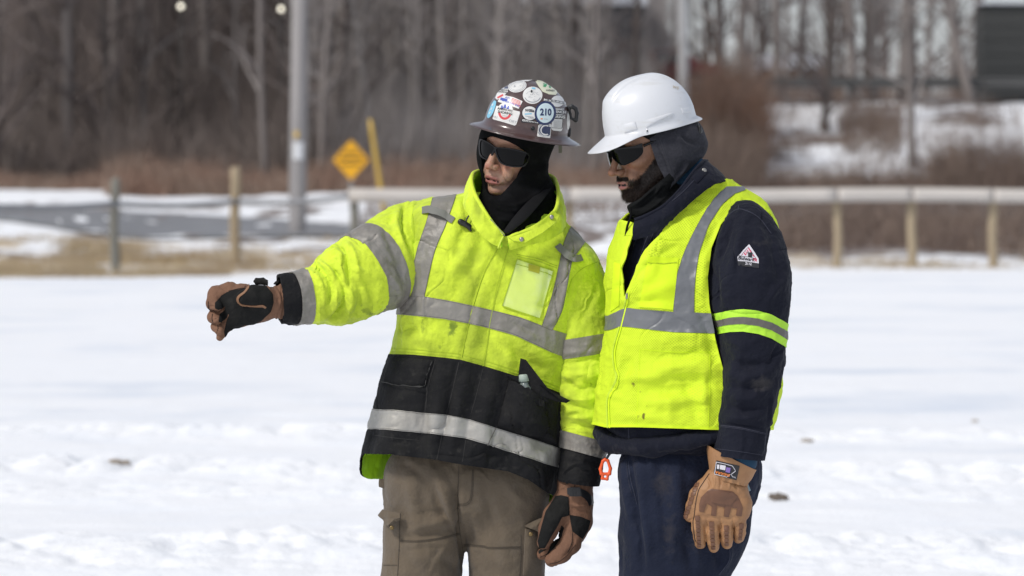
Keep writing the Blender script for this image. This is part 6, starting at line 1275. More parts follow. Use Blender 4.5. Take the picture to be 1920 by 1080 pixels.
V, T, N = S.mesh(); q = local(V, hB, HSB); f_, l_, u_ = q[:, 0], q[:, 1], q[:, 2]; al = np.abs(l_)
bl = np.interp(f_, [-.02, .015, .04, .06, .075, .09], [-.005, -.020, -.042, -.060, -.068, -.066])          # upper line of the beard, rising to the ear
beard = sstep(.014, -.010, u_-bl)*(f_ > -.03)*(u_ > -.14)
must = np.exp(-((u_+.0625)/.0058)**4)*(al < .034)*(f_ > .075); beard = np.maximum(beard, must*1.1)
beard *= 1-np.exp(-((al/.026)**4+((u_+.0775)/.0118)**4))*(f_ > .08)*(1-must); 
brow = np.exp(-((u_-.0215+.12*(al-.03)**2*30)/.0045)**4)*np.exp(-((al-.03)/.02)**4)*(f_ > .06); at = skin_attrs(V, hB, np.clip(np.maximum(beard, brow), 0, 1.1))
q2 = local(V, hB, HSB); lipm = np.exp(-((al/.024)**4))*np.exp(-(((u_+.0775)/.0105)**6))*(f_ > .086); at['lip'] = lipm*(1-must*.6)
personB = obj('person', (V, T), skinB, None, attrs=at, loc=B_GROUND, label='bearded person in white hard hat, dark glasses and yellow mesh vest over navy clothes', cat='person')
# beard: short hairs grown from the jaw
g_ = np.random.default_rng(5); cen_ = V[T].mean(1); A_ = np.linalg.norm(np.cross(V[T[:, 1]]-V[T[:, 0]], V[T[:, 2]]-V[T[:, 0]]), axis=1)/2; bt_ = at['beard'][T].mean(1); w_ = A_*np.clip(bt_-.3, 0, 1)**1.5*(u_[T[:, 0]] < .0); w_ /= w_.sum()
nh = 26000; ti = g_.choice(len(T), nh, p=w_); bc = g_.dirichlet((1, 1, 1), nh); p0 = (V[T[ti]]*bc[:, :, None]).sum(1); nn = N[T[ti, 0]]; ql = local(p0, hB, HSB)
chin = np.exp(-((ql[:, 2]+.112)/.03)**2)*sstep(.03, .08, ql[:, 0]); Lh = (.0022+.0085*chin+.0022*(np.clip(bt_[ti], 0, 1)))*g_.uniform(.55, 1.25, nh)
dn = hB[1]@np.array([.25, 0, -1.0]); d1 = nn*.55+dn*.6+g_.normal(0, .38, (nh, 3)); d1 /= np.linalg.norm(d1, axis=1)[:, None]; d2 = d1+dn*.5+g_.normal(0, .35, (nh, 3)); d2 /= np.linalg.norm(d2, axis=1)[:, None]
sd_ = np.cross(d1, g_.normal(0, 1, (nh, 3))); sd_ /= np.linalg.norm(sd_, axis=1)[:, None]; rr_ = .00022*g_.uniform(.7, 1.4, nh)[:, None]
m1 = p0+d1*Lh[:, None]*.55; m2 = m1+d2*Lh[:, None]*.5; HVb = np.stack([p0-sd_*rr_-nn*.001, p0+sd_*rr_-nn*.001, m1-sd_*rr_*.9, m1+sd_*rr_*.9, m2], 1).reshape(-1, 3); k_ = np.arange(nh)[:, None]*5
obj('beard', (HVb, np.vstack([k_+np.array([[0, 1, 3]]), k_+np.array([[0, 3, 2]]), k_+np.array([[2, 3, 4]])])), hairm, personB, kind='stuff')
S = SDF.box(gB(.09, 0, -.075)-.035, gB(.09, 0, -.075)+.035, .0016)
for l in np.linspace(-.017, .017, 6): S.rbox(gB(.0985-abs(l)*.25, l, -.0725), (.003, .0031, .0040), .0012, hB[1], .0005)
Vt, Tt, _ = S.mesh(); obj('teeth', (Vt, Tt), teethm, personB)

# --- navy jacket body
Kb = []
for py, cx, hw, hd, d in [(852, 1262, 122, .15, -.13), (835, 1272, 140, .175, -.13), (805, 1279, 155, .19, -.13), (760, 1286, 160, .192, -.13), (700, 1292, 158, .19, -.13), (640, 1296, 152, .185, -.13), (580, 1299, 150, .182, -.13), (520, 1299, 152, .182, -.13), (470, 1303, 148, .175, -.12), (435, 1310, 139, .160, -.12), (405, 1316, 124, .135, -.11), (380, 1318, 103, .105, -.11), (360, 1312, 78, .085, -.11), (345, 1300, 64, .08, -.11)]:
    c = P(cx, py, d); Kb.append(np.r_[c, np.array([1, 0, 0])*hw*c[1]/FOC, 0, hd, 0, 2.4])
B = Loft(Kb, 400, 240, cap0=False)
def vwrinkle(Lf, amp=1.0, s=0): return amp*(.0045*fbm(Lf.V, (6, 6, 8), 3, 3+s)+.0050*fbm(Lf.V, (11, 9, 14), 3, 31+s, True)+.001*fbm(Lf.V, (45, 45, 45), 2, 7, True)+creases(Lf.V, (6, 6, 12), 3.3+s, .0024)+creases(Lf.V, (9, 6, 6), 13.3+s, .0018))
BV0, BN0 = B.V.copy(), B.N.copy(); low_ = 1-sstep(P(0, 850)[2], P(0, 790)[2], B.V[:, 2])
zb = lambda pts: [(1100+a/2.455, 320+b/2.455) for a, b in pts]
zc = lambda pts: [(1080+a/2.843, 700+b/2.843) for a, b in pts]
zg = lambda pts: [(1270+a/5.4, 840+b/5.4) for a, b in pts]
zh = lambda pts: [(1110+a/6, 230+b/6) for a, b in pts]
vf = [(zb([(190, 560), (230, 500), (330, 400), (430, 330)]), 7, -3), (zb([(230, 600), (300, 560), (400, 520)]), 8, 3), (zb([(150, 640), (250, 600), (380, 600)]), 7, -3), (zb([(260, 420), (330, 400), (410, 400)]), 5, 4), (zb([(255, 620), (330, 635), (400, 640)]), 5, 4), (zb([(520, 620), (560, 760), (600, 900)]), 10, -6), (zb([(300, 800), (420, 760), (590, 760)]), 12, 5), (zb([(230, 850), (400, 860), (600, 820)]), 12, -5), (zb([(260, 950), (420, 900), (600, 900)]), 13, 5),
      (zb([(280, 1000), (420, 960), (610, 980)]), 10, -5), (zb([(110, 1000), (150, 900), (170, 800)]), 8, 5), (zb([(60, 1050), (110, 960), (130, 860)]), 8, -4), (zb([(200, 850), (180, 950), (140, 1050)]), 9, -4), (zb([(560, 300), (540, 420), (530, 560), (545, 640)]), 9, 5), (zb([(600, 250), (560, 320), (530, 400)]), 7, -4), (zb([(330, 300), (300, 400), (250, 520)]), 14, 5), (zb([(470, 120), (400, 230), (320, 330)]), 10, -4),
      (zc([(180, 60), (300, 20), (500, 40)]), 10, 5), (zc([(330, 100), (500, 90), (700, 60)]), 12, -6), (zc([(340, 160), (500, 150), (740, 120)]), 12, 5), (zc([(560, 0), (600, 100), (640, 250)]), 9, -4), (zc([(690, 0), (680, 120), (700, 280)]), 10, 5), (zc([(230, 220), (350, 230), (480, 240)]), 9, 4)]
B.upd(B.V+B.N*(vwrinkle(B, .6)-.014+low_*.006*fbm(B.V, (20, 20, 30), 2, 4, True))[:, None]); jf = [(zc([(140, 300), (200, 340), (260, 380)]), 6, -7), (zc([(220, 310), (330, 350), (450, 360)]), 6, 7), (zc([(280, 330), (400, 390), (520, 360)]), 6, -8), (zc([(470, 330), (600, 340), (740, 300)]), 7, 6), (zc([(100, 300), (140, 360), (190, 400)]), 6, 6), (zb([(200, 270), (230, 350), (190, 450)]), 5, 5), (zb([(240, 260), (260, 330), (240, 430)]), 4, -5), (zb([(330, 160), (290, 250), (250, 330)]), 5, 5), (zb([(290, 180), (330, 230), (310, 330)]), 4, -4)]
B.upd(folds(B.V, B.N, jf, 1.2)); nj = obj('navy_jacket', (B.V, B.T), navy, personB, attrs=dict(wear=.2*np.ones(len(B.V)))); bN = bvh(B.V, B.T)
for ln, w in ((zb([(300, 215), (310, 240), (270, 330), (235, 430), (205, 500)]), 1.2), (zb([(262, 235), (240, 290), (215, 350)]), 1.0), (zb([(330, 215), (318, 260), (290, 330)]), .9), (zc([(290, 385), (300, 425), (390, 418), (480, 385)]), 1.2), (zc([(280, 290), (285, 380)]), 1.1)): addif('seam', ribbon(bN, ln, w, .0012), seamn, nj)
# hem of the jacket bunching below the vest
S = SDF.box(P(1105, 880, 0)*[1, 0, 1]+[0, 9.6, 0], P(1400, 780, 0)*[1, 0, 1]+[0, 10.1, 0], .004)
for pts, rs in (([(1128, 806, -.14), (1140, 830, -.2), (1200, 836, -.28), (1290, 828, -.32), (1350, 815, -.31)], [.018, .024, .022, .020, .018]), ([(1190, 845, -.26), (1225, 848, -.28), (1275, 836, -.30)], [.011, .014, .012]), ([(1128, 812, -.10), (1142, 832, -.02), (1200, 840, .03)], [.022, .024, .02])): S.chain([P(a, b, d) for a, b, d in pts], rs, .012)
V, T, N = S.mesh(); V = V+N*(.0035*fbm(V, (30, 30, 30), 3, 3, True))[:, None]; obj('bunched_hem', (V, T), navy, nj, attrs=dict(wear=.3*np.ones(len(V))))

# --- vest
Vs = Loft([np.r_[k[:3], k[3:6]*1.045, k[6:9]*1.04, k[9]] for k in Kb], 520, 330)
Vs.upd(Vs.V+Vs.N*(vwrinkle(Vs)+.007+.0008*fbm(Vs.V, (40, 40, 40), 2, 8))[:, None]); Vs.upd(folds(Vs.V, Vs.N, vf, 1.8)); Vs.V = lap(Vs.V, Vs.T, 1, .3); Vs.N = vnormals(Vs.V, Vs.T)
x, y = toPX(Vs.V); fr_ = np.sin(Vs.th) < .12
neck = [(1368, 325), (1346, 340), (1297, 382), (1264, 412), (1235, 443), (1212, 474), (1196, 504), (1185, 532), (1178, 550), (1175, 558), (1172, 520), (1170, 505), (1180, 470), (1192, 436), (1197, 424), (1120, 400), (1150, 300)]
arm = [(1466, 440), (1446, 402), (1420, 384), (1400, 378), (1378, 390), (1352, 420), (1334, 465), (1327, 520), (1330, 570), (1342, 640), (1358, 700), (1440, 700), (1520, 640), (1520, 440)]
hem = np.interp(x, [1100, 1117, 1135, 1200, 1345, 1440], [794, 797, 801, 801, 806, 806])-y
fk = np.where(fr_, -poly_sd(x, y, neck), 99); fa = np.where(np.sin(Vs.th) < -.02, -poly_sd(x, y, arm), 99); top = np.where((~fr_) & (y < 352), -5, 99.)
Vs.V = Vs.V+Vs.N*(.010*np.exp(-(fk/24)**2)*fr_)[:, None]
f = np.minimum(np.minimum(hem, fk), np.minimum(fa, top)); mesh_w = np.ones(len(x)); pcu = np.stack([Vs.u, Vs.w, mesh_w], 1)
solid = np.minimum(np.minimum(fk, fa), hem); pcu[:, 2] = sstep(4, 7, solid)*(1-.75*sstep(-2, 2, poly_sd(x, y, zb([(250, 395), (425, 400), (400, 645), (240, 628)]))))*(1-.5*sstep(-2, 2, poly_sd(x, y, zb([(245, 820), (570, 835), (560, 1180), (230, 1180)]))))
stain = sum(a*np.exp(-((x-cx)/sx)**2-((y-cy)/sy)**2) for cx, cy, sx, sy, a in [zc([(305, 60)])[0]+(4, 6, .7), zc([(345, 100)])[0]+(3, 3, .6), zc([(360, 228)])[0]+(3, 7, 1.1), zc([(330, 230)])[0]+(5, 5, .6), zc([(378, 175)])[0]+(2, 2, .8)])
Vv, Tv, Av = clip(Vs.V, Vs.T, f, np.hstack([Vs.N, pcu, stain[:, None]])); A6 = Av[:, 3:6]
nv0 = len(Vv); Vr, Tr = rim(Vv, Tv, Av[:, :3], .004); ub = len(Vr)-nv0; pcr = np.zeros((len(Vr), 3)); pcr[:nv0] = A6; sr = np.zeros(len(Vr)); sr[:nv0] = Av[:, 6]
vest = obj('mesh_vest', (Vr, Tr), vestm, personB, attrs=dict(pc=pcr, stain=sr))
bV = bvh(Vs.V, Vs.T)
addif('binding', region(Vs.V, Vs.T, Vs.N, np.minimum(np.minimum(np.minimum(hem, fk), np.minimum(fa, top)), 4.2-np.minimum(np.minimum(fk, fa), hem)), .0014), vests, vest)
# vest tapes
tt = zb([(725, 76), (640, 80), (600, 118), (555, 175), (500, 270), (452, 370), (417, 480), (405, 570), (400, 652), (493, 655), (496, 560), (502, 480), (518, 380), (560, 255), (622, 158), (680, 108), (730, 90)])
addif('shoulder_tape', region(Vs.V, Vs.T, Vs.N, np.minimum(np.minimum(poly_sd(x, y, tt), np.where(fr_, 99, -9)), f+.5), .0018), tapeg, vest)
hu = np.array(zb([(100, 668), (118, 660), (170, 640), (200, 634), (400, 650), (605, 658), (800, 662)])); hl = np.array(zb([(100, 735), (118, 730), (150, 718), (178, 718), (400, 744), (605, 750), (800, 752)]))
addif('waist_tape', region(Vs.V, Vs.T, Vs.N, np.minimum(np.minimum(y-np.interp(x, hu[:, 0], hu[:, 1]), np.interp(x, hl[:, 0], hl[:, 1])-y), f+.5), .0020), tapeg, vest)
for ln in (tt[1:9], tt[9:16]): addif('stitching', ribbon(bV, np.array(ln), .7, .0021), mat('dark_tape_thread', (.08, .08, .085, 1), .8) if ln is tt else seamg, vest)
zl_ = zb([(188, 560), (170, 640), (148, 730), (128, 800), (121, 850), (128, 910), (138, 950), (118, 1000), (98, 1045)])+zc([(212, 40), (205, 75), (175, 110), (166, 160), (167, 220), (170, 290)])
zp_ = addif('zip', ribbon(bV, zl_, 2.4, .0018), mat('zip_tape_yellow', (.54, .72, .04, 1), .6), vest); addif('zip_piping', ribbon(bV, [(a+4, b) for a, b in zl_], 2.2, .0022), vests, vest)
r = cast(bV, *zb([(188, 572)])[0], .004)
if r: c = np.array(r[0]); obj('zip_pull', box_vt(c-[.0025, .002, .010], c+[.0025, .002, .004]), chrome, vest, smooth=False)
vp = addif('chest_pocket', grid_patch(bV, zb([(284, 396), (424, 402), (398, 640), (243, 626)]), 16, 20, .0022, .003), vests, vest)
addif('border', ribbon(bV, zb([(282, 420), (345, 428), (418, 424)]), .9, .0062), seamy, vp)
for ln in (zb([(245, 822), (400, 835), (568, 835)]), zb([(245, 822), (238, 1000), (228, 1180)]), zb([(568, 835), (566, 1000), (560, 1190)])): addif('seam', ribbon(bV, ln, .9, .0008), vests, vest)
addif('chest_pocket', grid_patch(bV, zb([(128, 420), (158, 430), (150, 620), (112, 650)]), 6, 16, .0022, .002), vests, vest)

# --- sleeve
Ls = limb([(1384, 402, -.16, 22, .05), (1396, 418, -.19, 40, .075), (1403, 444, -.225, 57, .095), (1405, 478, -.255, 68, .105), (1405, 520, -.275, 77, .108), (1407, 570, -.285, 73, .104), (1411, 620, -.29, 63.5, .098), (1412, 670, -.295, 59, .092), (1407, 720, -.30, 54, .086), (1398, 770, -.30, 51, .082), (1391, 815, -.30, 49, .078), (1386, 857, -.30, 47.5, .076)], 240, 280, 2.2, cap0=True)
Ls.upd(Ls.V+Ls.N*(.0035*fbm(Ls.V, (8, 8, 9), 3, 6)+.0038*fbm(Ls.V, (16, 16, 18), 3, 36, True)+.0012*fbm(Ls.V, (50, 50, 50), 2, 3, True)+creases(Ls.V, (12, 8, 5), 4.3, .0032)+creases(Ls.V, (8, 8, 14), 24.3, .0024))[:, None])
sf_ = [(zb([(700, 170), (640, 260), (610, 380), (620, 520)]), 6, 6), (zb([(740, 200), (700, 330), (660, 460), (640, 580)]), 9, 5), (zb([(680, 190), (650, 300), (610, 420), (600, 560)]), 5, -6), (zb([(790, 200), (850, 300), (880, 450), (900, 560)]), 8, -5), (zb([(560, 420), (590, 520), (610, 640)]), 6, -6), (zb([(620, 770), (700, 800), (760, 860)]), 9, 5), (zb([(640, 850), (730, 900), (860, 880)]), 9, -6), (zb([(630, 930), (740, 950), (870, 920)]), 10, 5), (zb([(640, 1000), (760, 1000), (860, 960)]), 8, -5), (zb([(900, 790), (870, 830), (840, 900)]), 6, -6), (zb([(690, 800), (680, 900), (660, 1000)]), 9, 4),
       (zc([(790, 100), (880, 140), (1000, 110)]), 8, 5), (zc([(790, 170), (900, 200), (1010, 180)]), 7, -5), (zc([(780, 230), (880, 240), (1000, 230)]), 7, 5), (zc([(900, 20), (870, 120), (860, 220)]), 9, 4), (zc([(760, 268), (880, 280), (1020, 300)]), 3, -4), (zb([(830, 620), (860, 560), (920, 500)]), 7, 4)]
Ls.upd(folds(Ls.V, Ls.N, sf_, 1.7)); Ls.V = lap(Ls.V, Ls.T, 1, .3); Ls.N = vnormals(Ls.V, Ls.T); x, y = toPX(Ls.V)
wear = .22+.9*np.exp(-((x-zb([(810, 960)])[0][0])/22)**2-((y-720)/14)**2)+.5*np.exp(-((x-1430)/18)**2-((y-455)/6)**2)
sB = obj('navy_sleeve', rim(Ls.V, Ls.T, Ls.N, .012), navy, nj); 
me = sB.data; a_ = me.attributes.new('wear', 'FLOAT', 'POINT'); a_.data.foreach_set('value', np.r_[wear, np.full(len(me.vertices)-len(wear), .2)].astype(np.float32))
bS = bvh(Ls.V, Ls.T)
arc = lambda pts: np.interp(x, np.array(zb(pts))[:, 0], np.array(zb(pts))[:, 1])
e1 = arc([(590, 658), (608, 655), (660, 643), (720, 638), (790, 645), (850, 662), (905, 692), (935, 712)]); e2_ = e1+13.2+(x-1345)*.018; e3 = e2_+12.5+(x-1345)*.02; e4 = e3+13.5+(x-1345)*.018; ff = np.where(y > 540, 99, -9)
addif('sleeve_band', region(Ls.V, Ls.T, Ls.N, np.minimum(np.minimum(y-e1, e4-y), ff), .0018), mat('lime_sleeve_band', (.44, .78, .04, 1), .7, bump=(200, .2, .001)), sB)
addif('sleeve_tape', region(Ls.V, Ls.T, Ls.N, np.minimum(np.minimum(y-e2_, e3-y), ff), .0030), tapeo, sB)
for ln, w in ((zb([(625, 232), (680, 185), (720, 180), (790, 215), (850, 290)]), 1.1), (zb([(700, 160), (698, 182)]), 1.0), (zc([(772, 278), (880, 292), (1020, 322)]), 1.3), (zc([(770, 284), (880, 298), (1020, 328)]), .8), (zc([(745, 402), (880, 418), (995, 436)]), 1.0), (zc([(1008, 330), (1003, 430)]), 1.0)): addif('seam', ribbon(bS, ln, w, .0012), seamn, sB)
# badge on the sleeve
zm = lambda pts: [(1360+a/13.5, 440+b/13.5) for a, b in pts]
bw = mat('badge_white', (.66, .64, .68, 1), .6); bk_ = mat('badge_black', (.02, .02, .024, 1), .6); bred = mat('badge_red', (.55, .04, .10, 1), .6)
def sp(pts, off): 
    pts = zm(pts); n = len(pts); c = np.mean(pts, 0); XY = [(a-c[0], c[1]-b) for a, b in pts]
    from mathutils.geometry import tessellate_polygon
    t = tessellate_polygon([[Vector((a, b, 0)) for a, b in XY]]); return flat_on(bS, XY, np.array(t), c[0], c[1], 0, off)
M = Multi(); M.add(sp([(315, 660), (330, 780), (850, 850), (850, 730), (600, 700)], .0016), bk_).add(sp([(590, 255), (610, 265), (720, 420), (835, 610), (845, 735), (580, 690), (322, 660), (312, 560), (440, 410)], .0022), bw).add(sp([(585, 315), (780, 612), (375, 545)], .0027), bk_).add(sp([(585, 330), (762, 600), (395, 540)], .0031), bw)
for a in ([(565, 350), (600, 345), (665, 455), (640, 468)], [(530, 395), (550, 385), (590, 440), (570, 450)], [(500, 430), (520, 420), (552, 500), (535, 515)], [(455, 470), (480, 460), (530, 530), (505, 540)], [(420, 515), (440, 505), (458, 522), (425, 528)], [(680, 520), (700, 510), (735, 565), (710, 565)], [(752, 585), (768, 580), (775, 600), (758, 598)]): M.add(sp(a, .0036), bred)
M.add(sp([(550, 450), (575, 445), (580, 462), (640, 462), (660, 450), (685, 470), (668, 580), (570, 572), (572, 500)], .0040), bk_)
M.add(text_on(bS, 'Bulwark', 9.4, *zm([(530, 618)])[0], -9, .0032, bold=.02), bk_).add(text_on(bS, 'FR', 7.4, *zm([(752, 652)])[0], -9, .0032, bold=.03), bred).add(text_on(bS, '2112', 6.0, *zm([(585, 742)])[0], -8, .0026, bold=.03), bw)
M.build('sleeve_badge', sB, label='white and red triangular badge reading Bulwark FR 2112')
# --- raised collar of the jacket, snap, gaiter, hood, blue shirt
S = SDF.box(P(1165, 440, 0)*[1, 0, 1]+[0, 9.66, 0], P(1400, 270, 0)*[1, 0, 1]+[0, 10.12, 0], .0032)
S.cap(gB(-.005, 0, -.10), P(1262, 410, -.12), .062, .098, .03); S.ell(gB(.028, 0, -.118), (.062, .060, .040), hB[1], .02); S.cap(P(1222, 392, -.12), P(1245, 410, -.12), .052, .060, .02); S.cap(P(1203, 385, -.15), P(1245, 338, -.185), .036, .030, .02)
V, T, N = S.mesh(); N = vnormals(V, T); V = V+N*(.0022*fbm(V, (18, 18, 45), 3, 5, True))[:, None]; N = vnormals(V, T)
V = folds(V, N, [(zh([(400, 960), (520, 900), (640, 800), (760, 700)]), 2.6, 6), (zh([(430, 990), (560, 950), (700, 840), (830, 720)]), 3, -5), (zh([(560, 900), (680, 790), (760, 680)]), 2.5, -4), (zh([(520, 1040), (640, 980), (780, 880), (860, 790)]), 4, 6), (zh([(700, 860), (740, 770), (790, 690)]), 2.5, 4)], 1.1); N = vnormals(V, T)
x, y = toPX(V); fg = np.interp(x, [1150, 1172, 1180, 1200, 1225, 1245, 1262, 1400], [386, 388, 383, 372, 350, 334, 318, 300]); obj('neck_gaiter', clip(V, T, y-fg-0.0), gait, personB)
# collar shell
rimc = [(1190, 412, -.28), (1215, 402, -.29), (1245, 385, -.285), (1275, 355, -.27), (1300, 322, -.235), (1318, 303, -.18), (1326, 303, -.11), (1318, 312, -.03), (1280, 335, .03), (1235, 360, .06), (1200, 390, .05), (1180, 402, .0)]
basc = [(1188, 450, -.275), (1220, 440, -.290), (1256, 415, -.285), (1297, 378, -.270), (1338, 346, -.235), (1362, 340, -.18), (1362, 345, -.10), (1345, 365, .0), (1300, 395, .06), (1240, 420, .09), (1190, 440, .06), (1165, 448, -.02)]
ra, rb_ = crom(np.array([P(*p) for p in rimc]), nc), crom(np.array([P(*p) for p in basc]), nc); cen = P(1265, 370, -.11); rows = []
for k in range(nr): t = k/(nr-1); row = rb_*(1-t)+ra*t; o_ = row-cen; o_[:, 2] = 0; o_ /= np.linalg.norm(o_, axis=1)[:, None]; rows.append(row+o_*.008*math.sin(math.pi*t))
V = np.array(rows).reshape(-1, 3); i = np.arange(nr-1)[:, None]*nc; j = np.arange(nc-1)[None]; T = tris(np.stack([i+j, i+j+1, i+nc+j+1, i+nc+j], -1).reshape(-1, 4)); N = vnormals(V, T)
if np.sum(N*(V-cen)) < 0: T, N = T[:, ::-1], -N
V = V+N*(.003*fbm(V, (20, 20, 20), 3, 5, True))[:, None]; N = vnormals(V, T); cb = obj('stand_collar', rim(V, T, N, .012), navy, nj); me = cb.data; a_ = me.attributes.new('wear', 'FLOAT', 'POINT'); a_.data.foreach_set('value', np.full(len(me.vertices), .3, np.float32)); bCB = bvh(V, T)
obj('collar_inner', (V-N*.011, T[:, ::-1]), navy, cb); obj('collar_edge', tube_vt(ra, .0045, 6), navy, cb)
for ln in (zh([(905, 880), (1000, 800), (1100, 700), (1200, 590)]),): addif('seam', ribbon(bCB, ln, 1.0, .0015), seamn, cb)
addif('collar_tab', grid_patch(bCB, [(1296, 334), (1318, 312), (1324, 326), (1306, 344)], 8, 8, .003, .002), navy, cb)
r = cast(bCB, 1319, 322, .004)
if r: c = np.array(r[0]); obj('snap', tube_vt(np.array([c, c+[0.001, -.0022, 0], c+[0.001, -.0034, 0]]), [.0068, .0062, .0030], 14), chrome, cb)
S = SDF.box(P(1325, 350, 0)*[1, 0, 1]+[0, 9.7, 0], P(1345, 318, 0)*[1, 0, 1]+[0, 9.95, 0], .003); S.chain([P(1332, 325, -.2), P(1338, 338, -.2), P(1340, 346, -.2)], [.006, .007, .006], .004); V, T, N = S.mesh(); obj('hood_tab', (V, T), kh, nj)
# fleece hood hanging from under the helmet
S = SDF.box(P(1195, 380, 0)*[1, 0, 1]+[0, 9.66, 0], P(1345, 205, 0)*[1, 0, 1]+[0, 10.1, 0], .003)
S.ell(gB(-.018, 0, .010), (.094, .094, .085), hB[1], .02); S.cap(P(1268, 262, -.12), P(1262, 310, -.12), .074, .060, .03); S.cap(P(1296, 258, -.12), P(1303, 274, -.12), .033, .033, .02); S.cap(gB(-.01, .060, -.03), P(1254, 340, -.185), .036, .022, .025); S.cap(P(1262, 300, -.14), P(1254, 340, -.15), .060, .038, .03); S.ell(gB(.01, 0, -.02), (.05, .093, .07), hB[1], .02)
V, T, N = S.mesh(); V = V+N*(.0022*fbm(V, (14, 14, 10), 2, 5)+.0010*fbm(V, (24, 24, 24), 2, 15, True))[:, None]; N = vnormals(V, T)
V = folds(V, N, [(zh([(700, 150), (760, 300), (840, 480), (890, 640)]), 1.6, -3), (zh([(1000, 120), (1060, 200), (1180, 240)]), 4, -7), (zh([(880, 60), (960, 170), (1080, 230)]), 5, 5), (zh([(1120, 380), (1200, 330), (1280, 300)]), 5, -6), (zh([(1050, 420), (1000, 520), (950, 600)]), 4, -4), (zh([(1100, 450), (1060, 500), (980, 620)]), 4, 4)], 1.2); N = vnormals(V, T); x, y = toPX(V)
hood = zh([(612, 20), (640, 150), (665, 260), (700, 370), (750, 500), (805, 600), (845, 700), (850, 745), (870, 755), (905, 715), (1020, 600), (1215, 415), (1700, 100), (1700, -400), (500, -400)])
Vh, Th, Ah = clip(V, T, poly_sd(x, y, hood), N); hd_ = obj('fleece_hood', rim(Vh, Th, Ah, .007), fleece, personB); bHd = bvh(V, T)
addif('seam', ribbon(bHd, zh([(755, 130), (790, 260), (840, 400), (880, 520), (905, 640), (908, 700)]), 1.1, .0008), mat('fleece_seam', (.035, .036, .045, 1), .95), hd_)
S = SDF.box(P(1185, 300, 0)*[1, 0, 1]+[0, 9.7, 0], P(1300, 205, 0)*[1, 0, 1]+[0, 10.06, 0], .003); S.ell(gB(.002, 0, .048), (.100, .087, .072), hB[1], .0); V, T, N = S.mesh(); x, y = toPX(V); obj('skull_cap', clip(V, T, np.interp(x, [1150, 1185, 1200, 1216, 1300], [250, 250, 253, 262, 290])-y), knit, personB)
S = SDF.box(P(1240, 360, 0)*[1, 0, 1]+[0, 9.66, 0], P(1330, 285, 0)*[1, 0, 1]+[0, 10.1, 0], .0035); S.cap(P(1250, 350, -.13), P(1300, 310, -.13), .050, .030, .02); V, T, N = S.mesh(); V = V+N*(.002*fbm(V, (30, 30, 30), 2, 5, True))[:, None]; obj('blue_shirt_collar', (V, T), teal, personB)
# cord hanging from the helmet at the chin
obj('chin_cord', tube_vt(crom(np.array([P(1182, 392, -.20), P(1183, 405, -.235), P(1176, 425, -.235), P(1172, 450, -.23), P(1166, 475, -.24), P(1160, 488, -.24)]), 24), .0032, 7), knit, personB)

# --- sunglasses
lensB = [zh([(132, 332), (160, 335), (195, 345), (212, 365), (215, 420), (205, 482), (185, 465), (150, 415), (135, 370)]), zh([(240, 315), (300, 302), (400, 292), (500, 285), (552, 282), (568, 300), (564, 340), (520, 390), (450, 440), (385, 472), (345, 478), (290, 440), (250, 400), (232, 355)])]
outB = [zh([(126, 325), (160, 326), (205, 322), (240, 330), (245, 365), (222, 378), (216, 430), (206, 488), (180, 470), (145, 422), (130, 375)]), zh([(205, 330), (235, 300), (300, 286), (380, 276), (470, 262), (560, 232), (565, 255), (575, 300), (568, 345), (525, 396), (452, 446), (388, 478), (342, 484), (286, 446), (245, 404), (226, 360)])]
glasses(personB, hB, lensB, wrap_surface(hB, .118, .083, -.004, e=2.35, h=.05), outB, [[(.052, .074, .012), (.02, .083, .016), (-.03, .084, .012)], [(.052, -.074, .012), (.02, -.082, .016), (-.03, -.083, .012)]], .0036)
SB = wrap_surface(hB, .118, .083, -.004, e=2.35, h=.05); addif('temple_arm', ribbon(bvh(SB[0], SB[1]), zh([(300, 292), (440, 272), (540, 240), (640, 205)]), 4.2, .0035), framem, personB) if False else None

# --- white hard hat
hatB = frame(1220, 231, -.12, 72, 13.5, 0)
domeB = [(math.cos(a)**.80 if a < 1.5 else 0.02, .124*math.sin(a)**.96, 0) for a in np.linspace(1.53, .0, 14)]
profB = domeB+[(1.0, -.006, .0), (1.0, -.010, .30), (1.0, -.014, .70), (1.0, -.018, 1.0), (1.0, -.0205, 1.0), (.985, -.016, .6), (.97, -.008, -.1), (.955, .02, 0), (.92, .05, 0)]
def radB(th, s, h, b):
    ct, st = np.cos(th), np.sin(th); fr_w = sstep(.45, .98, ct); bk_w = sstep(.5, 1, -ct); sd_w = 1-sstep(0, .6, np.abs(ct))
    crest = sstep(.34, .27, np.abs(st*s))*sstep(-.9, -.2, ct*s)*.008*sstep(.066, .078, h)
    frontflat = sstep(.25, .9, ct)*.004+sstep(.4, .95, ct)*.009*np.exp(-((h-.080)/.032)**2)
    ext = .053*fr_w+.014*bk_w+.004*sd_w; drop = (-.020*fr_w**1.4 if b > .05 else 0)*min(b, 1)
    return .1235+frontflat, np.full(th.shape, .108), crest+drop, ext*max(b, 0)+(0 if b >= 0 else b*.02)
WV, WT, WN, WL = helmet(hatB, profB, 420, radB); wh = obj('hard_hat', (WV, WT), whp, personB, label='plain white cap style hard hat'); bW = bvh(WV, WT)
zw = lambda pts: [(1060+a/3.175, 110+b/3.175) for a, b in pts]
for quad in (zw([(345, 392), (415, 374), (428, 418), (352, 440)]), zw([(475, 368), (640, 318), (642, 330), (482, 408)])): addif('side_slot', grid_patch(bW, quad, 10, 6, .0022, .0022), whp, wh)
addif('side_slot', grid_patch(bW, zw([(690, 296), (745, 288), (752, 318), (700, 328)]), 8, 6, .002, .001), whp, wh)
addif('scuff', text_on(bW, 'ws', 11, *zw([(657, 170)])[0], -15, .0012), mat('tan_scuff', (.52, .45, .34, 1), .7), wh)
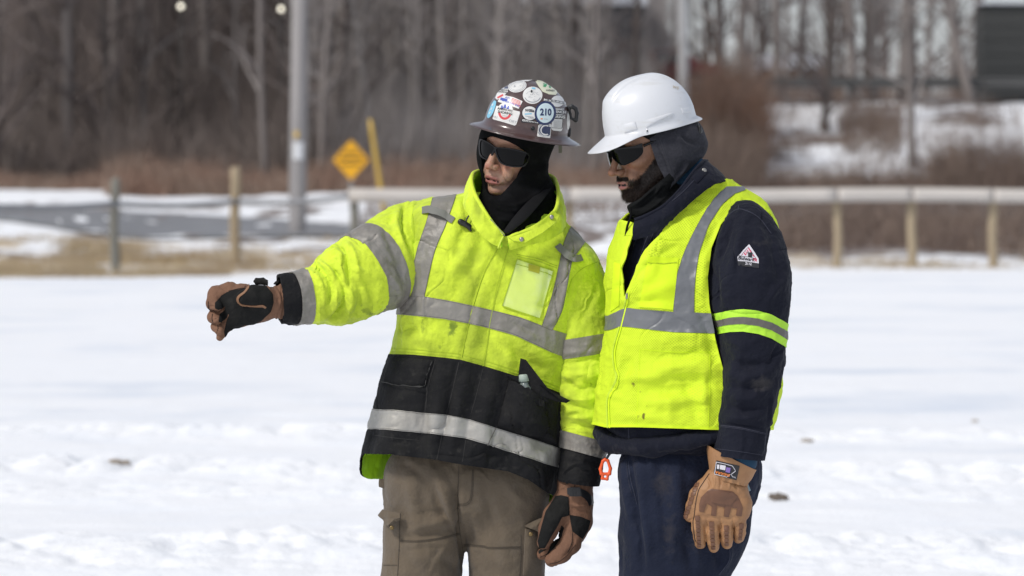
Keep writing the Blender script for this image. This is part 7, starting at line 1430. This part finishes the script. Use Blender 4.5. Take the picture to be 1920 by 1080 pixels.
c = P(*zw([(487, 428)])[0], -.225); ey = obj('strap_eyelet', tube_vt(np.array([c+[0, 0, .006], c+[0, 0, -.006]])-[0, 0, 0], [.0045, .0055], 12), whp, wh); obj('hole', tube_vt(np.array([c+[0, -.0062, -.001], c+[0, -.0050, -.001]]), .0022, 10), blk_s, ey)
S = SDF.box(P(1280, 262, 0)*[1, 0, 1]+[0, 9.8, 0], P(1330, 222, 0)*[1, 0, 1]+[0, 9.98, 0], .002); S.cap(P(1296, 236, -.12), P(1298, 240, -.11), .017, .015, .005); S.cap(P(1298, 240, -.15), P(1312, 246, -.15), .009, .008, .003); S.cap(P(1312, 238, -.16), P(1312, 248, -.16), .005, .005, .002); S.cap(P(1285, 228, -.15), P(1305, 234, -.15), .009, .008, .004)
V, T, N = S.mesh(); obj('ratchet_knob', (V, T), buck, wh)

# --- trousers
S = SDF(np.arange(P(1140, 0, -.2)[0], P(1450, 0, 0)[0], .0062), np.arange(9.62, 10.14, .0062), nonuni(gzb+.08, P(0, 810)[2], P(0, 1095)[2], 5, .0062, .013)); yb = -.13
S.rbox(P(1294, 880, yb), (.185, .14, .10), .11, None, .03); S.chain([P(1252, 900, yb-.04), P(1248, 1000, yb-.05), P(1246, 1090, yb-.05), P(1240, 1270, yb-.02), P(1225, 1468, yb+.0)], [.125, .122, .118, .105, .085], .03); S.chain([P(1338, 900, yb+.06), P(1312, 1000, yb+.07), P(1285, 1090, yb+.07), P(1300, 1270, yb+.08), P(1320, 1468, yb+.10)], [.115, .105, .098, .100, .085], .03)
S.cap(P(1330, 895, yb-.02), P(1318, 990, yb-.02), .125, .115, .03); S.cap(P(1318, 990, yb-.02), P(1285, 1090, yb-.02), .115, .105, .03)
V, T, N = S.mesh(); V = V+N*(.005*fbm(V, (9, 9, 6), 3, 2)+.0035*fbm(V, (18, 18, 10), 3, 12, True)+creases(V, (12, 8, 4), 6.7, .0042, .08)+creases(V, (8, 8, 10), 16.7, .0030, .08))[:, None]; N = vnormals(V, T)
tf = [(zc([(285, 440), (295, 560), (320, 680), (330, 800)]), 5, -8), (zc([(250, 440), (260, 560), (280, 700), (310, 840)]), 7, 6), (zc([(340, 430), (350, 600), (370, 800), (380, 1000)]), 9, 7), (zc([(300, 700), (340, 860), (360, 1060)]), 7, -8), (zc([(450, 430), (440, 560), (470, 760), (480, 1000)]), 10, -5), (zc([(560, 420), (540, 560), (560, 760)]), 12, 5), (zc([(380, 430), (420, 520), (480, 600)]), 8, 4), (zc([(650, 820), (640, 920), (650, 1060)]), 9, 6), (zc([(720, 900), (760, 980), (770, 1070)]), 7, -6), (zc([(820, 900), (810, 980), (760, 1070)]), 6, 6), (zc([(920, 640), (930, 760), (880, 900)]), 6, -5), (zc([(540, 860), (600, 940), (620, 1060)]), 10, -5), (zc([(240, 860), (230, 960), (240, 1070)]), 6, -5)]
V = folds(V, N, tf, 1.8); V = lap(V, T, 1, .4); N = vnormals(V, T); x, y = toPX(V)
wear = .15+.75*np.exp(-((x-zc([(470, 620)])[0][0])/22)**2-((y-905)/26)**2)+.6*np.exp(-((x-zc([(500, 600)])[0][0])/14)**2-((y-1000)/50)**2)+.4*np.exp(-((x-1305)/20)**2-((y-1025)/22)**2)
tb = obj('trousers', (V, T), navyt, personB, attrs=dict(wear=wear)); bTb = bvh(V, T)
for ln, w in ((zc([(280, 470), (290, 560), (310, 640), (325, 700)]), 1.0), (zc([(270, 470), (278, 560), (296, 640)]), .7), (zc([(960, 460), (975, 480), (970, 640), (920, 800)]), .9), (zc([(820, 930), (815, 1000), (760, 1075)]), 1.0)): addif('seam', ribbon(bTb, ln, w, .0012), mat('navy_thread', (.035, .04, .065, 1), .9) if w > .95 else seamn, tb)
boots(personB, [(P(1225, 0, -.13)[0], 9.87), (P(1325, 0, -.03)[0], 9.98)], [62, 50])

# --- leather glove, back of the hand to the camera
tanl = mat('tan_leather', (.36, .185, .082, 1), .6, var=[(22, .45, .7, (.28, .135, .06, 1), .7), (90, .58, .8, (.20, .10, .05, 1), .4)], bump=(90, .4, .002), bump2=(300, .3, .001)); tpr = mat('brown_rubber_guard', (.15, .068, .036, 1), .5, var=[(40, .5, .8, (.11, .05, .028, 1), .5)], bump=(200, .2, .001))
tand = mat('dark_glove_seam', (.05, .028, .018, 1), .8); dg = -.305
pg = lambda a, b, d=0.0: P(*zg([(a, b)])[0], dg+d)
S = SDF.box(pg(60, 1060)*[1, 0, 1]+[0, 9.62, 0], pg(810, 20)*[1, 0, 1]+[0, 9.80, 0], .0020)
S.cap(pg(430, 330), pg(440, 420), .040, .044, .01); S.rbox(pg(440, 580, .0), (.060, .026, .054), .024, None, .012); S.cap(pg(260, 560), pg(640, 560), .030, .030, .015); S.cap(pg(300, 430), pg(590, 420), .030, .030, .02); S.cap(pg(260, 640), pg(640, 640, .005), .026, .025, .012)
for pts, rs in (([(215, 660, -.004), (215, 800, -.006), (225, 900, .002), (235, 965, .012)], [.0200, .0175, .0165, .0145]), ([(345, 690, -.005), (355, 840, -.008), (362, 940, -.000), (368, 1000, .012)], [.0200, .0175, .0165, .0145]), ([(490, 700, -.004), (497, 830, -.006), (500, 920, .002), (502, 970, .012)], [.0195, .0170, .0160, .0140]), ([(625, 680, .0), (635, 790, .0), (630, 860, .006), (622, 915, .014)], [.0180, .0160, .0150, .0130])):
    S.chain([pg(a, b, d) for a, b, d in pts], rs, .0035)
S.chain([pg(290, 420, .002), pg(210, 480, .0), pg(165, 590, .0), pg(130, 690, .006)], [.026, .024, .0195, .0150], .010)
plate = zg([(350, 412), (560, 440), (610, 482), (650, 570), (662, 600), (650, 690), (592, 682), (605, 610), (545, 605), (520, 700), (470, 690), (478, 600), (400, 580), (392, 688), (340, 680), (350, 590), (300, 560), (268, 650), (222, 640), (225, 560), (240, 500), (300, 440)])
gB_, bGB, _ = glove('leather_glove', S, personB, tanl, [], 1.0, [(zg([(300, 300), (330, 380), (310, 420)]), 2, -4), (zg([(430, 290), (440, 350), (430, 410)]), 2, -4), (zg([(520, 310), (530, 360), (520, 420)]), 2, 3), (zg([(600, 320), (590, 380), (610, 440)]), 2, -3), (zg([(370, 290), (380, 350), (370, 400)]), 2, 3), (zg([(290, 690), (300, 800), (290, 900)]), 1.6, -3), (zg([(430, 700), (440, 800), (430, 900)]), 1.6, -3), (zg([(560, 700), (565, 800), (555, 900)]), 1.6, -3), (zg([(230, 690), (440, 715), (650, 700)]), 4, -2.5), (zg([(100, 740), (150, 720), (180, 700)]), 2, -2)], 4)
V, T, N = _
kn = region(V, T, N, pxmask(V, N, plate), .002, .003, puff=.0022); obj('knuckle_guard', kn, tpr, gB_) if kn else None
addif('guard_panel', region(V, T, N, pxmask(V, N, zg([(345, 425), (555, 452), (600, 490), (540, 575), (345, 545), (305, 460)])), .0052, .002), tpr, gB_)
for cx0, y0, y1, x1_, w in ((205, 680, 1000, 222, 42), (345, 740, 1020, 365, 44), (497, 780, 1000, 500, 42), (648, 760, 930, 632, 38)):
    k = 0; yy = y0
    while yy < y1-20:
        t = (yy-y0)/(y1-y0); cc = cx0+(x1_-cx0)*t; h = 38 if k else 60; w2 = w*(1-.2*t)
        addif('finger_guard', region(V, T, N, pxmask(V, N, zg([(cc-w2*.55, yy+3), (cc+w2*.55, yy+3), (cc+w2*.52, yy+h-3), (cc-w2*.52, yy+h-3)])), .0022, .003, puff=.0012), tpr, gB_); yy += h; k += 1
for k in range(8): a, b = 215-k*17+(k > 3)*4, 350+k*46; addif('thumb_guard', region(V, T, N, pxmask(V, N, zg([(a-35, b+8), (a+10, b), (a-2, b+40), (a-45, b+46)])), .0018, .003), tpr, gB_)
addif('seam', ribbon(bGB, zg([(325, 260), (270, 340), (215, 430), (185, 560), (172, 680), (160, 760), (175, 900), (185, 945)]), 1.2, .0012), tand, gB_)
# flared cuff
cf = limb([(1366, 903, dg, 33, .042), (1366, 893, dg, 36, .045), (1368, 880, dg, 41, .050), (1370, 866, dg, 45, .053), (1372, 857, dg, 47, .054)], 160, 50, 2.2); cf.V[:, 2] -= (cf.V[:, 0]-P(1370, 0, dg)[0])*.28*1.0
cf.upd(cf.V+cf.N*(.0030*fbm(cf.V, (25, 25, 12), 2, 5)+.002*np.sin(cf.th*16)*(1-sstep(0, .35, cf.v)))[:, None]); cu_ = obj('glove_cuff', rim(cf.V, cf.T, cf.N, .004), tanl, gB_); obj('cuff_inner', (cf.V-cf.N*.0035, cf.T[:, ::-1]), tanl, cu_); bCu = bvh(cf.V, cf.T)
M = Multi(); ang = -10
def cuq(q, off, m): M.add(grid_patch(bCu, zg(q), 8, 6, off), m)
cuq([(400, 125), (630, 180), (598, 325), (370, 262)], .0020, bk_)
for ln in ([(402, 140), (480, 158), (560, 180), (590, 230), (545, 262), (560, 290)], [(385, 262), (430, 272), (500, 290), (540, 262)], [(402, 140), (395, 200), (385, 262)]): M.add(ribbon(bCu, zg(ln), .9, .0036, smooth=False), bw)
vio = mat('badge_violet', (.22, .14, .42, 1), .6); cuq([(498, 192), (540, 200), (532, 248), (488, 238)], .0038, vio)
for q in ([(412, 165), (432, 168), (428, 210), (408, 206)], [(440, 168), (492, 178), (486, 222), (436, 210)]): cuq(q, .0038, bw)
M.add(text_on(bCu, 'ENDURA', 6.6, *zg([(463, 256)])[0], 166, .0040, bold=.02), or_s).add(text_on(bCu, 'CAL', 3.6, *zg([(575, 290)])[0], -12, .0040, bold=.02), bw); M.build('cuff_badge', cu_, label='black woven badge with an upside down orange word')
addif('side_tag', grid_patch(bGB, zg([(648, 330), (700, 320), (742, 430), (700, 452)]), 5, 6, .004), mat('grey_blue_tag', (.20, .28, .31, 1), .6), gB_) or obj('side_tag', (lambda a: (np.vstack([a, a+[0, .002, 0]]), tris(np.array([[0, 1, 2, 3], [7, 6, 5, 4], [0, 4, 5, 1], [1, 5, 6, 2], [2, 6, 7, 3], [3, 7, 4, 0]]))))(np.array([pg(640, 330, -.01), pg(700, 320, .0), pg(745, 430, .0), pg(700, 452, -.008)])), mat('grey_blue_tag', (.20, .28, .31, 1), .6), gB_, smooth=False)
S = SDF.box(P(1330, 880, 0)*[1, 0, 1]+[0, 9.60, 0], P(1430, 835, 0)*[1, 0, 1]+[0, 9.80, 0], .0035); S.cap(P(1384, 862, dg), P(1384, 852, dg), .050, .050, 0); V, T, N = S.mesh(); obj('blue_shirt_cuff', (V, T), teal, personB)

# --- orange glove clip hanging from the hem: a thing of its own
orc = mat('orange_clip_plastic', (.80, .10, .018, 1), .4, spec=.5); zo = lambda pts: [(1000+a/4.69, 840+b/4.69) for a, b in pts]; do = -.20
po = lambda a, b, d=0.: P(*zo([(a, b)])[0], do+d); oc = empty('glove_clip', po(632, 285), 'small orange plastic glove clip hanging below the navy jacket hem', 'clip')
S = SDF.box(po(560, 300)*[1, 0, 1]+[0, 9.77, 0], po(705, 80)*[1, 0, 1]+[0, 9.83, 0], .0014)
S.chain([po(600, 225), po(590, 185), po(612, 115), po(632, 102), po(655, 110), po(678, 180), po(670, 225)], [.0048, .0044, .004, .0042, .004, .0044, .0048], .002); S.cap(po(598, 228), po(672, 228), .0042, .0042, .002); S.chain([po(610, 240), po(605, 268), po(650, 275), po(655, 240)], [.0036]*4, .002); V, T, N = S.mesh(); obj('clip_jaw', (V, T), orc, oc)
obj('strap', tube_vt(crom(np.array([po(640, 100), po(665, 60), po(690, 30), po(720, 8)]), 10), .0035, 7), buck, oc); obj('strap_end', box_vt(po(715, 18)-.004, po(760, -10)+.004), orc, oc, smooth=False)
